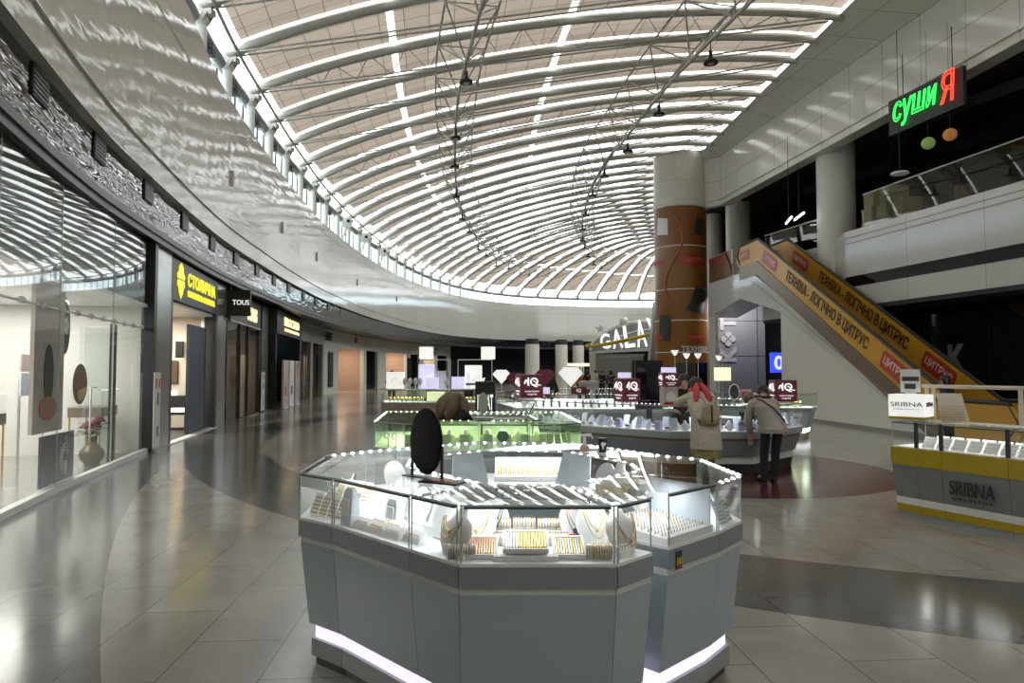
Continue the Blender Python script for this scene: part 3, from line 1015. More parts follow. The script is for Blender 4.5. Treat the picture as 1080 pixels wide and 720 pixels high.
def rrect(w, h, r=0.08):
    pts = []
    for cx, cy, a0 in ((w / 2 - r, h / 2 - r, 0), (-w / 2 + r, h / 2 - r, 90), (-w / 2 + r, -h / 2 + r, 180), (w / 2 - r, -h / 2 + r, 270)):
        for k in range(5):
            a = math.radians(a0 + k * 22.5); pts.append((cx + r * math.cos(a), cy + r * math.sin(a)))
    return pts


A0 = -PI / 2 - 0.15       # the side that faces the hall
for a, z, w, fs in ((A0 + 0.52, 6.02, 1.25, 0.95), (A0 + 0.52, 2.95, 0.85, 0.62), (A0 - 1.15, 6.0, 0.9, 0.0), (A0 - 1.15, 2.95, 0.8, 0)):
    wrapped_shape('name_plate', rrect(w, 0.44 if w > 1 else 0.32), a, z, 'ad_red', ac)
    me = text_mesh('ЦИТРУС', size=0.3, ext=0.006, width=w * 0.78 * 1.18, bold=0.004)
    wrap(me, a, QZ(z), CR + .03); me.materials.clear(); me.materials.append(M['print_pink']); link('plate_lettering', me, ac)
for a in (A0 + 0.50,):
    me = text_mesh('ТЕХНІКА', size=0.4, ext=0.006, width=1.5, bold=0.012)
    wrap(me, a, QZ(2.50), CR + .02); me.materials.clear(); me.materials.append(M['print_white']); link('slogan', me, ac)
# printed gadgets: camera, laptop, console, tablet
wrapped_shape('printed_camera', [(-.2, -.35), (.16, -.42), (.26, .2), (.1, .38), (-.12, .3)], A0 + 0.62, 7.42, 'charcoal', ac)
wrapped_shape('printed_laptop', [(-.5, -.42), (.45, -.62), (.62, -.05), (.5, .40), (-.05, .52), (-.2, 0.0)], A0 + 0.5, 4.45, 'charcoal', ac)
wrapped_shape('printed_console', [(-.28, -.5), (.32, -.55), (.34, .48), (-.25, .5)], A0 - 0.78, 3.35, 'charcoal', ac)
wrapped_shape('printed_tablet', [(-.3, -.3), (.3, -.38), (.3, .28), (-.25, .4)], A0 - 0.85, 7.45, 'k_trim', ac)
m = MB()
pts = []
for k in range(40):
    s = k / 39; a = A0 - 0.35 + 0.35 * math.sin(s * 6.0); z = QZ(7.9 - 3.6 * s)
    pts.append(((CR + .012) * math.cos(a), (CR + .012) * math.sin(a), z))
m.tube(pts, 0.05, 6); m.build('swirl_print', 'ad_swirl', ac)
m = MB()
for z0, z1, w, a in ((0.05, 1.9, .62, A0 + 0.22), (0.05, 1.9, .62, A0 + 0.86)):
    pass
wrapped_shape('service_door', [(-.36, -.95), (.36, -.95), (.36, .95), (-.36, .95)], A0 + 0.78, 1.0, 'black_gloss', ac)
wrapped_shape('service_door', [(-.36, -.95), (.36, -.95), (.36, .95), (-.36, .95)], A0 + 0.02, 1.0, 'charcoal', ac)

# ---------------------------------------------------------------- escalator
ED = Vector((-0.08, 1, 0)).normalized(); EN = Vector((-1, -0.08, 0)).normalized()   # run and the side facing the hall
E0 = Vector((10.26, 15.3, 0))                                                    # foot of the near side
RISE = 0.561


def ep(run, z, side=0.0):
    p = E0 + ED * run - EN * side
    return Vector((p.x, p.y, z))


zs = lambda r: max(0.0, min(5.72, (r - 0.55) * RISE))          # tread line along the run
esc = thing('escalator', 'long escalator with orange advert balustrades climbing to the upper gallery', 'escalator', E0)
RUN = [-1.0, 0.0, 0.55, 2.6, 5.0, 7.5, 9.6, 10.746, 11.3, 12.4]


def side_plate(name, mt, offs_lo, offs_hi, side, th, runs=RUN, parent=esc):
    m = MB()
    pts = [(r, zs(r) + offs_lo(r)) for r in runs] + [(r, zs(r) + offs_hi(r)) for r in reversed(runs)]
    vs = [ep(r, z, side) - E0 for r, z in pts] + [ep(r, z, side + th) - E0 for r, z in pts]
    n = len(pts)
    k = len(runs)
    fs = []
    for i in range(k - 1):
        j = n - 1 - i
        fs += [(i, i + 1, j - 1, j), (n + i, n + j, n + j - 1, n + i + 1), (i, n + i, n + i + 1, i + 1), (j, j - 1, n + j - 1, n + j)]
    fs += [(0, n - 1, 2 * n - 1, n), (k - 1, n + k - 1, n + k, k)]
    m.add(vs, fs)
    return m.build(name, mt, parent)


for side, nm in ((0.0, 'near'), (1.18, 'far')):
    side_plate('balustrade', 'orange_ad', lambda r: 0.10, lambda r: 0.92, side, 0.05)
    m = MB()
    hp = [ep(r, zs(r) + 0.97, side + .025) - E0 for r in RUN]
    hp = [hp[0] + Vector((0, 0, -.75))] + [hp[0] - Vector(ED) * 0.28 + Vector((0, 0, -.4))] + hp + [hp[-1] + Vector(ED) * 0.28 + Vector((0, 0, -.4)), hp[-1] + Vector((0, 0, -.75))]
    m.tube(hp, 0.05, 8); m.build('handrail', 'black', esc)
    # end caps of the balustrade
    for r, d in ((-1.0, -1), (12.4, 1)):
        m = MB()
        c = ep(r, zs(r) + 0.51, side + .025)
        xx = ED * d
        poly = [(0.41 * math.sin(PI * k / 12), 0.41 * math.cos(PI * k / 12)) for k in range(13)]
        m.plate(frame(c - E0 - Vector(EN) * -.0, xx, xx.cross(Vector((0, 0, 1)))), poly, 0.04)
        m.build('balustrade_end', 'orange_ad', esc)
side_plate('skirt_panel', 'brown_strip', lambda r: -0.42, lambda r: 0.10, -0.03, 0.05)
side_plate('inner_skirt', 'alu', lambda r: -0.05, lambda r: 0.12, 0.10, 0.05)
side_plate('inner_skirt', 'alu', lambda r: -0.05, lambda r: 0.12, 1.09, 0.05)
m = MB()
k = 0
r = 0.55
while r < 10.7:
    z = zs(r + 0.2)
    a, b = ep(r, 0, .15) - E0, ep(r + .40, 0, 1.09) - E0
    c1, c2, c3, c4 = ep(r, z, .15) - E0, ep(r, z, 1.09) - E0, ep(r + .4, z, 1.09) - E0, ep(r + .4, z, .15) - E0
    lo = Vector((0, 0, -.22))
    m.add([c1, c2, c3, c4, c1 + lo, c2 + lo], [(0, 1, 2, 3), (0, 1, 5, 4)])
    r += 0.40
m.build('steps', 'dark_metal', esc)
# slogans and plates on both balustrades
for side in (0.0, 1.18):
    a, b = ep(9.3, zs(9.3)), ep(1.4, zs(1.4))
    xdir = (b - a).normalized()
    for body, r0, w, mt, hgt in (('ТЕХНІКА - ЛОГІЧНО В ЦИТРУС', 6.15, 5.35, 'ink', 0.44), ('ЦИТРУС', 9.75, 1.0, 'print_white', 0.24), ('ЦИТРУС', 2.62, 1.1, 'print_white', 0.26), ('ЦИТРУС', 11.9, 0.7, 'print_white', 0.2)):
        c = ep(r0, zs(r0) + 0.52, side - 0.008)
        xd = xdir if r0 < 11 else -Vector(ED)
        zd = Vector(EN)
        mtx = frame(c - E0, xd, zd)
        if mt == 'print_white':
            m = MB(); m.plate(mtx, rrect(w * 1.22, hgt * 1.9, .1), 0.006); m.build('name_plate', 'ad_red', esc)
        mtx2 = mtx.copy(); mtx2.translation = mtx.translation + Vector(EN) * 0.008
        # upright letters sheared along the slope
        text('lettering', body, mtx2, mt, esc, size=0.4, ext=0.004, width=w, height=hgt, bold=0.004)
area_light('passage_fill', (11.0, 32.4, 5.1), 1.6, 90, (1, .97, .95), (.5, 0, 0), 1.0)  # added area light to brighten the grey panelled wall; no fitting built
# white cladding under it: the solid triangle, the sloped beam and the landing slab
mb = MB()
tri = [(8.95, 0), (8.95, 3.85), (0.6, -0.28 + 0.0)]
pts = [(9.0, 0.0), (9.0, zs(9.0) - 1.25), (2.5, max(0.02, zs(2.5) - 1.05)), (2.0, 0.0)]
def esc_slab(pts, s0, s1, mt, nm):
    m = MB(); n = len(pts)
    m.add([ep(r, z, s0) for r, z in pts] + [ep(r, z, s1) for r, z in pts],
          [tuple(range(n)), tuple(range(2 * n - 1, n - 1, -1))] + [(i, n + i, n + (i + 1) % n, (i + 1) % n) for i in range(n)])
    return structure(m.build(nm, mt))
esc_slab([(9.05, 0.0), (9.05, zs(9.05) - 1.0), (1.0, 0.05), (1.0, 0)], 0.05, 1.3, 'column_white', 'wall_escalator')
esc_slab([(-1.4, 0.0), (9.1, 0.0), (9.1, 0.10), (-1.4, 0.10)], 0.02, 1.32, 'steel_grey', 'baseboard_escalator')
# sloped cladding beam, wraps the landing edge
m = MB()
slope_lo = [(1.3, 0.02), (9.05, zs(9.05) - 1.0), (12.35, 4.55), (15.9, 4.05)]
slope_hi = [(0.75, 0.02), (9.05, zs(9.05) - 0.42), (11.2, 5.45), (15.9, 5.45)]
lo3 = [ep(r, z, -0.02) for r, z in slope_lo]; hi3 = [ep(r, z, -0.02) for r, z in slope_hi]
m.strip(lo3, hi3)
m.strip([p - Vector(EN) * 1.35 for p in lo3], lo3)
m.strip(hi3, [p - Vector(EN) * 0.1 for p in hi3])
structure(m.build('wall_escalator_beam', 'marble'))
m = MB()
g0 = [ep(r, z, -0.035) for r, z in ((1.0, .05), (9.05, zs(9.05) - 0.72), (11.3, 5.12))]
g1 = [p + Vector((0, 0, .035)) for p in g0]
m.strip(g0, g1); structure(m.build('trim_12', 'steel_grey'))
m = MB(); m.prism([tuple(ep(11.3, 0, 0).xy), tuple(ep(15.9, 0, 0).xy), tuple(ep(15.9, 0, 3).xy), tuple(ep(11.3, 0, 3).xy)], 5.45, 5.6); structure(m.build('floor_landing', 'marble'))
m = MB(); m.prism([tuple(ep(15.1, 0, -.02).xy), tuple(ep(15.85, 0, -.02).xy), tuple(ep(15.85, 0, .12).xy), tuple(ep(15.1, 0, .12).xy)], 0, 4.3); structure(m.build('wall_landing_leg', 'column_white'))
# reflective glass screen at the end of the landing
gs = thing('glass_screen', 'reflective glass guard panel at the top landing of the escalator', 'glass panel', ep(13.2, 5.6, 0.02))
m = MB(); m.beam((0, 0, 0.55), ep(15.8, 6.15, 0.02) - gs.location, 0.03, 1.1); m.build('glass_pane', 'mirror', gs)
m = MB(); m.tube([(0, 0, 1.12), ep(15.8, 6.72, 0.02) - gs.location], 0.03, 8); m.build('top_rail', 'alu', gs)
# grey panelled shop wall behind the escalator with raised letters
KY = 34.0
mb = MB(); mb.box((9.4, KY, 0), (12.6, KY + .3, 5.4)); structure(mb.build('wall_far_shop', 'koton'))
mb = MB()
for z in (2.35, 4.1):
    mb.box((9.4, KY - .01, z), (12.6, KY, z + .025))
for x in (9.9, 12.2):
    mb.box((x, KY - .01, 0), (x + .03, KY, 5.4))
structure(mb.build('trim_13', 'dark_room'))
ks = thing('vertical_shop_sign', 'pale grey raised letters running up the grey panel behind the escalator', 'shop sign', (10.75, KY - .02, 2.0))
zz = 0.45
for ch in 'KOTON':
    if ch == 'O':
        m = MB()
        for q in range(4):
            a = q * PI / 2 + PI / 4 * 0
            m.lathe([(0.0, 0), (0.17, 0), (0.17, 0.05), (0.0, 0.05)], 14, (0.2 * math.cos(a), 0.2 * math.sin(a), 0), 0, False)
        me = m.mesh('letter', 'koton_letter')
        me.transform(frame((0, 0, zz), (0, 0, 1), (0, -1, 0)))
        link('letter', me, ks); zz += 0.78
    else:
        mm = text('letter', ch, frame((0, 0, zz), (0, 0, 1), (0, -1, 0)), 'koton_letter', ks, size=0.9, ext=0.03, height=0.80, bold=0.035)
        zz += 0.76
zoff = 0.0
nb = thing('number_sign', 'lit blue box with a white zero in the passage behind the escalator', 'sign', (12.28, 31.6, 1.55))
m = MB(); m.box((-.32, 0, 0), (.32, .14, 0.92)); m.build('sign_box', 'blue_lit', nb, bevel=.02)
text('numeral', '0', frame((0.05, -.012, .46), (1, 0, 0), (0, -1, 0)), 'sign_white', nb, size=.8, ext=.008, height=.66, bold=.02)

# ---------------------------------------------------------------- upper gallery fittings
def gf(y, z, out=0.0):
    for (x0, y0), (x1, y1) in zip(GF, GF[1:]):
        if y0 <= y <= y1:
            return Vector((x0 + (x1 - x0) * (y - y0) / (y1 - y0) + out, y, z))
    return Vector((GF[-1][0] + out, y, z))


gb = thing('gallery_balustrade', 'glass balustrade with a thin rail along the edge of the upper gallery', 'balustrade', gf(13, 6.2))
ys = [6.0, 8.4, 10.8, 13.2, 15.6, 18.0, 20.4, 21.6]
for a, b in zip(ys, ys[1:]):
    m = MB(); m.beam(gf(a + .02, 6.72, .06) - gb.location, gf(b - .02, 6.72, .06) - gb.location, 0.02, 1.0); m.build('glass_pane', 'rail_glass', gb)
m = MB(); m.tube([gf(y, 7.25, .06) - gb.location for y in ys], 0.025, 8); m.build('top_rail', 'alu', gb)
gb2 = thing('gallery_balustrade', 'reflective glass balustrade of the gallery seen behind the head of the escalator', 'balustrade', gf(25.6, 6.2))
m = MB(); m.beam(gf(24.6, 6.72, .06) - gb2.location, gf(28.3, 6.72, .06) - gb2.location, .02, 1.0); m.build('glass_pane', 'rail_glass', gb2)
m = MB(); m.tube([gf(y, 7.25, .06) - gb2.location for y in (24.6, 26.5, 28.3)], 0.025, 8); m.build('top_rail', 'alu', gb2)
# dark ceiling structure of the gallery
for i, (xa, ya, xb, yb) in enumerate(((13, 24, 17, 14), (13.5, 31, 19, 19), (12.8, 22, 15.8, 28), (14.3, 12, 16.5, 20))):
    o = thing('ceiling_duct', ('dark duct sloping under the gallery ceiling above the neon sign', 'dark duct farthest back under the gallery ceiling', 'dark duct crossing under the gallery ceiling behind the thick column', 'dark duct close to the bulkhead under the gallery ceiling')[i], 'duct', (xa, ya, 9.9 - .1 * i))
    m = MB(); m.beam((0, 0, 0), (xb - xa, yb - ya, 0), 0.5, 0.35); m.build('casing', 'dark_ceil', o)
    m = MB()
    for k in range(1, 6):
        c = Vector((xb - xa, yb - ya, 0)) * (k / 6); d = Vector((xb - xa, yb - ya, 0)).normalized() * .02
        m.beam(c - d, c + d, .54, .39)
    m.build('flange', 'dark_metal', o)
# neon sushi sign
p0 = pix(943, 119, 19.0); p1 = pix(1010, 93, 17.0)
xd = Vector((p1.x - p0.x, p1.y - p0.y, 0)); wd = xd.length; xd.normalize()
nz = xd.cross(Vector((0, 0, 1)))
ctr = (p0 + p1) / 2
ns = thing('neon_sign', 'neon restaurant sign in green with a red last letter on a black board', 'neon sign', ctr)
up0 = (p1.z - p0.z)
m = MB(); m.beam(-xd * (wd / 2 + .25) + Vector((0, 0, -.02)) - nz * .1, xd * (wd / 2 + .12) + Vector((0, 0, -.02)) - nz * .1, 0.10, 1.0); m.build('board', 'black', ns)
m = MB()
for s in (-.8, .8):
    m = MB(); m.tube([xd * s - nz * .1 + Vector((0, 0, .4)), xd * s - nz * .1 + Vector((0, 0, 10.5 - ctr.z))], 0.012, 6); m.build('hanger', 'black', ns)
fr = frame((0, 0, 0), xd, nz)
me = text_mesh('суши', size=.8, width=wd * 0.72, height=0.74, shear=0.25, outline=0.014)
me.transform(frame(-xd * wd * 0.15 + nz * .02 + Vector((0, 0, -.04)), xd, nz)); me.materials.clear(); me.materials.append(M['green_neon']); link('green_tubes', me, ns)
me = text_mesh('Я', size=.8, width=wd * 0.22, height=0.82, shear=0.1, outline=0.014)
me.transform(frame(xd * wd * 0.36 + nz * .02 + Vector((0, 0, .1)), xd, nz)); me.materials.clear(); me.materials.append(M['red_neon']); link('red_tubes', me, ns)
for px_, py_, Y, mt, lab in ((979, 151, 17.5, 'paper_green', 'round green paper lantern hanging below the neon sign'), (1002, 142, 17.0, 'paper_orange', 'round orange paper lantern hanging below the neon sign')):
    c = pix(px_, py_, Y)
    o = thing('paper_lantern', lab, 'lantern', c)
    m = MB(); m.ell((0, 0, 0), (.16, .16, .155), 0, 20, 14)
    m.build('shade', mt, o)
    m = MB()
    for k in range(-4, 5):
        r = .162 * math.sqrt(max(0.02, 1 - (k / 5) ** 2)); m.tube([(r * math.cos(a), r * math.sin(a), k * .031) for a in (2 * PI * q / 20 for q in range(20))], .003, 4, closed=True)
    m.build('hoops', mt, o)
    m = MB(); m.tube([(0, 0, .15), (0, 0, 10.5 - c.z)], .006, 4); m.build('cord', 'black', o)
c = pix(949, 183, 17.5)
o = thing('gallery_downlight', 'flat white disc lamp hanging in the dark gallery', 'lamp', c)
m = MB(); m.lathe([(.05, .05), (.2, .03), (.22, 0), (.2, -.02), (.02, -.03)], 24); m.build('disc', 'white', o)
m = MB(); m.tube([(0, 0, .05), (0, 0, 10.5 - c.z)], .008, 5); m.build('cord', 'black', o)
for k, (xa, ya, xb, yb, Y) in enumerate(((829, 236, 835, 233, 25.5), (838, 232, 848, 227, 25.2))):
    a, b = pix(xa, ya, Y + .6), pix(xb, yb, Y - .6); b.z = a.z
    o = thing('fluorescent_lamp', ('shorter lit fluorescent tube in the dark gallery', 'longer lit fluorescent tube in the dark gallery')[k], 'lamp', a)
    m = MB(); m.tube([(0, 0, 0), b - a], .03, 8); m.build('tube', 'tube_glow', o)
    m = MB(); m.beam((0, 0, .05), b - a + Vector((0, 0, .05)), .08, .04); m.tube([(b - a) / 2 + Vector((0, 0, .05)), (b - a) / 2 + Vector((0, 0, 10.5 - a.z))], .01, 4); m.build('fitting', 'dark_metal', o)
# dim signs at the back of the gallery
o = thing('dim_shop_sign', 'unlit dark sign board hanging under the gallery ceiling near the column', 'sign', pix(842, 177, 27), -.5)
m = MB(); m.box((-1.0, 0, -.25), (1.0, .1, .25)); m.build('board', 'black', o)
text('lettering', 'ПАНОРАМА', frame((0, -.01, 0), (1, 0, 0), (0, -1, 0)), 'charcoal', o, size=.3, ext=.006, width=1.7, height=.22)
# crates, chairs and plants behind the balustrade
cr = None
for k, (y, dz) in enumerate(((22.0, 0), (21.35, 0), (20.7, 0), (22.0, .46), (21.35, .46), (20.7, .46), (21.9, .92), (21.2, .92))):
    lab = 'pale yellow crate stacked behind the gallery balustrade'
    q = gf(y, 6.0 + dz, .75)
    if k == 0:
        cr = thing('storage_crate', lab, 'crate', q, 0, 'pale crates behind the balustrade')
        m = MB(); m.box((-.3, -.30, 0), (.3, .30, .44)); m.build('shell', 'box_yellow', cr, bevel=.01)
        m = MB(); m.box((-.31, -.31, .38), (.31, .31, .44)); m.build('lid', 'box_yellow', cr)
    else:
        dup(cr, q, 0)
ch = None
for k, (y, lab) in enumerate(((19.9, 'wooden cafe chair behind the gallery balustrade beside the crates'), (18.9, 'wooden cafe chair farther along behind the gallery balustrade'))):
    q = gf(y, 5.6, 1.0)
    if ch is None:
        ch = thing('cafe_chair', lab, 'chair', q, 0.4)
        m = MB(); m.box((-.22, -.22, .44), (.22, .22, .48)); m.build('seat', 'box_yellow', ch, bevel=.01)
        m = MB(); m.box((-.22, .19, .62), (.22, .22, 1.3)); m.build('backrest', 'tan', ch, bevel=.01)
        for sx in (-.19, .19):
            for sy in (-.19, .19):
                m = MB(); m.tube([(sx, sy, .45), (sx * 1.1, sy * 1.1, 0)], .018, 6); m.build('leg', 'dark_metal', ch)
    else:
        dup(ch, q, -.3, lab)
mb = MB(); mb.box((14.5, 8, 5.6), (20, 8.2, 10.5)); mb.box((17, 8, 5.6), (17.2, 30, 10.5)); structure(mb.build('wall_gallery_back', 'dark_room'))
area_light('gallery_spill', (14.2, 17, 10.4), 3, 16, (1, .93, .85), (0, 0, 0))

# ================================================================ shops on the left
def sfr(y0, y1):
    a, _, _ = at_y(S_LINE, y0); b, _, _ = at_y(S_LINE, y1)
    return a, math.atan2(b.y - a.y, b.x - a.x), (Vector((b.x, b.y, 0)) - Vector((a.x, a.y, 0))).length


def front(y0, y1):
    """local frame of a shopfront: x along it away from the camera, y into the shop"""
    a, ang, L = sfr(y0, y1)
    return (a.x, a.y, 0), (0, 0, ang), L


def sbuild(m, name, mt, fr, struct=True, **k):
    o = m.build(name, mt, None, fr[0], fr[1], **k)
    return structure(o) if struct else o


def sthing(name, label, cat, fr, x, y, z, rz=0, group=None):
    p = Vector(fr[0]) + Matrix.Rotation(fr[1][2], 3, 'Z') @ Vector((x, y, z))
    return thing(name, label, cat, p, fr[1][2] + rz, group)


WALLN = [0]


def room(fr, L, depth, h, wall='wall_white', floor=None, ceil='white', light=0, col=(1, .97, .92), sides=(1, 1)):
    m = MB()
    m.box((-.05, depth, 0), (L + .05, depth + .1, h))
    if sides[0]: m.box((-.06, 0.05, 0), (-.01, depth, h))
    if sides[1]: m.box((L + .01, 0.05, 0), (L + .06, depth, h))
    WALLN[0] += 1
    sbuild(m, 'wall_shop_%d' % WALLN[0], wall, fr)
    m = MB(); m.box((0, 0.03, h), (L, depth, h + .06)); sbuild(m, 'ceiling_shop_%d' % WALLN[0], ceil, fr)
    if floor:
        m = MB(); m.box((0, 0.0, .002), (L, depth, .012)); sbuild(m, 'floor_shop_%d' % WALLN[0], floor, fr)
    if light:
        p = Vector(fr[0]) + Matrix.Rotation(fr[1][2], 3, 'Z') @ Vector((L / 2, depth * .5, h - .06))
        area_light('shop_ceiling_light', p, L * .7, light, col, (0, 0, fr[1][2]), depth * .6)


# ---- first shop: tall glass front, bright white interior
F1 = front(3.5, 9.4); F2 = front(9.4, 13.95)
for fi, (fr, n) in enumerate(((F1, 3), (F2, 2))):
    L = fr[2]
    m = MB()
    for k in range(n):
        m.box((L * k / n + .006, -.006, .09), (L * (k + 1) / n - .006, .006, 4.3))
    sbuild(m, 'window_%d' % (3 + fi), 'shop_glass', fr)
    m = MB(); m.box((0, -.04, 0), (L, .06, .09)); sbuild(m, 'trim_%d' % (20 + fi), 'k_trim', fr)
    m = MB()
    for k in range(1, n + 1):
        m.box((L * k / n - .004, -.008, .09), (L * k / n + .004, .008, 4.3))
    sbuild(m, 'window_%d_frame' % (3 + fi), 'glass_edge', fr)
    # header rail with clamps
    m = MB(); m.tube([(0, .10, 2.52), (L, .10, 2.52)], .018, 8)
    for k in range(8):
        m.ell((L * (k + .5) / 8, .07, 2.52), (.05, .05, .05), 0, 8, 6)
    sbuild(m, 'trim_%d' % (24 + fi), 'alu', fr)
    room(fr, L, 4.2, 2.95, light=125 if fi else 115, col=(1, .96, .90), sides=(1 - fi, fi))
    m = MB(); m.box((0, .2, 3.0), (L, .3, 4.4)); sbuild(m, 'wall_shop_head_%d' % fi, 'charcoal', fr)
L2 = F2[2]
# dark post and steel pilaster at the end of the glass
m = MB(); m.box((L2 - .02, -.10, 0), (L2 + .20, .14, 4.3)); sbuild(m, 'trim_28', 'dark_metal', F2)
PI1 = front(14.2, 15.3)
m = MB(); m.box((0, -.06, 0), (PI1[2], .5, 4.3)); sbuild(m, 'trim_29', 'brushed', PI1)


def fire_cabinet(fr, x, lab, h=1.62, w=0.50):
    o = sthing('fire_cabinet', lab, 'fire cabinet', fr, x, -.13, 0)
    m = MB(); m.box((-w / 2, 0, .06), (w / 2, .02, h)); m.build('body', 'white', o, bevel=.008)
    m = MB(); m.box((-w / 2 + .03, -.012, .09), (w / 2 - .03, 0, h * .49)); m.build('door', 'white', o)
    m = MB(); m.box((-w / 2 + .03, -.012, h * .51), (w / 2 - .03, 0, h - .03)); m.build('door', 'white', o)
    for z0, z1 in ((h * .18, h * .32), (h * .58, h * .74)):
        m = MB(); m.box((-.03, -.02, z0), (.05, -.012, z1)); m.build('inspection_slot', 'black', o)
    for x0 in (-.2, .06):
        m = MB(); m.box((x0, -.018, h * .80), (x0 + .1, -.012, h * .92)); m.build('red_sticker', 'red', o)
    return o


fire_cabinet(F2, L2 + .22, 'white fire cabinet under the black post between the glass shop and the yellow sign')
# interior of the first shop
o = sthing('shop_poster', 'tall pale poster panel at the near end of the tall glass front', 'poster', F2, .12, .12, .40)
m = MB(); m.box((-.6, 0, .42), (.42, .05, 2.50)); m.build('panel', 'poster', o)
m = MB(); m.plate(frame((-.12, -.004, 1.2), (1, 0, 0), (0, -1, 0)), [(.16 * math.cos(a), .42 * math.sin(a)) for a in (PI * k / 12 for k in range(24))], .004); m.build('dark_print', 'hair_dark', o)
m = MB(); m.plate(frame((-.12, -.006, .75), (1, 0, 0), (0, -1, 0)), [(.3 * math.cos(a), .16 * math.sin(a)) for a in (PI * k / 12 for k in range(24))], .004); m.build('red_brown_print', 'ad_swirl', o)
o = sthing('emblem_panel', 'dark panel with a pale gold line emblem standing inside the glass front', 'panel', F2, .48, .06, .10)
m = MB(); m.box((-.8, 0, 0), (.36, .04, .68)); m.build('board', 'charcoal', o)
m = MB()
for r_, ph in ((.12, .2), (.16, .5), (.2, .8)):
    m.tube([(r_ * .9 * math.cos(a) - .02, -.012, .30 + r_ * 1.1 * math.sin(a)) for a in (ph + PI * 1.35 * k / 16 for k in range(17))], .012, 5)
m.tube([(.02 + .035 * math.cos(a), -.012, .58 + .045 * math.sin(a)) for a in (2 * PI * k / 12 for k in range(12))], .009, 5, closed=True)
m.box((-.06, -.016, .1), (.06, -.004, .28)); m.build('emblem', 'cream_wall', o)
o = sthing('round_sticker', 'brown oval sticker with a gold curl on the shop glass', 'sticker', F2, .80, -.012, 1.46)
m = MB(); m.plate(frame((0, 0, 0), (1, 0, 0), (0, -1, 0)), [(.30 * math.cos(a), .30 * math.sin(a)) for a in (2 * PI * k / 28 for k in range(28))], .004); m.build('disc', 'brown_disc', o)
m = MB(); m.plate(frame((.08, -.005, -.09), (1, 0, 0), (0, -1, 0)), [(.18 * math.cos(a), .15 * math.sin(a) + .05 * math.cos(a)) for a in (PI * .9 + PI * 1.1 * k / 12 for k in range(13))], .003); m.build('gold_curl', 'box_yellow', o)
# arched portrait sign hanging inside
o = sthing('oval_sign', 'dark oval portrait sign with a white bow hung above the shop floor', 'sign', F2, 2.85, .95, 1.95)
m = MB(); m.plate(frame((0, 0, .5), (1, 0, 0), (0, -1, 0)), [(.27 * math.cos(a), .52 * math.sin(a)) for a in (2 * PI * k / 32 for k in range(32))], .05); m.build('rim', 'k_trim', o)
m = MB(); m.plate(frame((.01, -.055, .46), (1, 0, 0), (0, -1, 0)), [(.22 * math.cos(a), .46 * math.sin(a)) for a in (2 * PI * k / 32 for k in range(32))], .006); m.build('portrait', 'black', o)
m = MB()
for a in range(5):
    m.plate(frame((.03 + .07 * math.cos(a * 1.2566), -.064, .50 + .10 * math.sin(a * 1.2566)), (1, 0, 0), (0, -1, 0)), [(.05 * math.cos(q * PI / 5), .065 * math.sin(q * PI / 5)) for q in range(10)], .004)
m.build('white_bow', 'white', o)
m = MB(); m.tube([(0, .02, 1.0), (0, .02, 1.02)], .01, 5); m.build('hook', 'alu', o)
o = sthing('wall_notice', 'pink headed notice with two white sheets on the back of the shop', 'notice', F2, 3.3, 1.5, 1.22)
m = MB(); m.box((-.55, 0, .42), (.6, .03, .72)); m.build('header', 'poster', o)
m = MB(); m.box((-.55, 0, 0), (-.02, .03, .40)); m.build('sheet', 'display_blue', o)
m = MB(); m.box((.04, 0, 0), (.6, .03, .40)); m.build('sheet', 'display_blue', o)
m = MB(); m.box((-.5, .03, -1.22), (-.47, .06, .3)); m.box((.52, .03, -1.22), (.55, .06, .3)); m.build('post', 'alu', o)


def shop_counter(fr, x, y, lab, w=1.3, legs='gold'):
    o = sthing('display_table', lab, 'display case', fr, x, y, 0)
    m = MB(); m.box((-w / 2, -.28, .80), (w / 2, .28, .98)); m.build('drawer_box', 'tan', o, bevel=.006)
    for sx in (-1, 1):
        for sy in (-1, 1):
            m = MB(); m.box((sx * (w / 2 - .03) - .012, sy * .25 - .012, 0), (sx * (w / 2 - .03) + .012, sy * .25 + .012, .80)); m.build('leg', legs, o)
    m = MB(); m.box((-w / 2, -.28, .98), (w / 2, -.27, 1.3)); m.box((-w / 2, .27, .98), (w / 2, .28, 1.3)); m.box((-w / 2, -.28, 1.29), (w / 2, .28, 1.3)); m.build('glass_cover', 'case_glass', o)
    m = MB(); m.box((-w / 2, -.285, 1.29), (w / 2, -.27, 1.305)); m.build('light_edge', 'led_white', o)
    return o


shop_counter(F2, 3.95, .75, 'tan display case on slim gold legs behind the burgundy flowers', .95)
shop_counter(F2, 1.3, 1.7, 'tan display case deeper inside the glass shop near the oval sticker', 1.5)
o = sthing('door_pull', 'tall square steel pull handle on the glass shop door', 'handle', F2, 1.28, -.05, .55)
m = MB(); m.tube([(-.12, 0, 0), (-.12, 0, .85), (.12, 0, .85)], .016, 6); m.build('bar', 'alu', o)
m = MB(); m.tube([(-.12, 0, .1), (.12, 0, .1)], .016, 6); m.build('rung', 'alu', o)
o = sthing('glass_door', 'pair of frameless glass door leaves standing open inside the tall front', 'glass door', F2, 3.05, .22, 0)
m = MB(); m.box((0, 0, .05), (.012, .5, 2.45)); m.build('leaf', 'shop_glass', o)
m = MB(); m.box((-.02, -.02, 0.02), (.02, .02, 2.5)); m.build('pivot_rail', 'dark_metal', o)
m = MB(); m.box((.24, 0, .05), (.252, .5, 2.45)); m.build('leaf', 'shop_glass', o)
m = MB(); m.box((.22, -.02, 0.02), (.26, .02, 2.5)); m.build('pivot_rail', 'dark_metal', o)
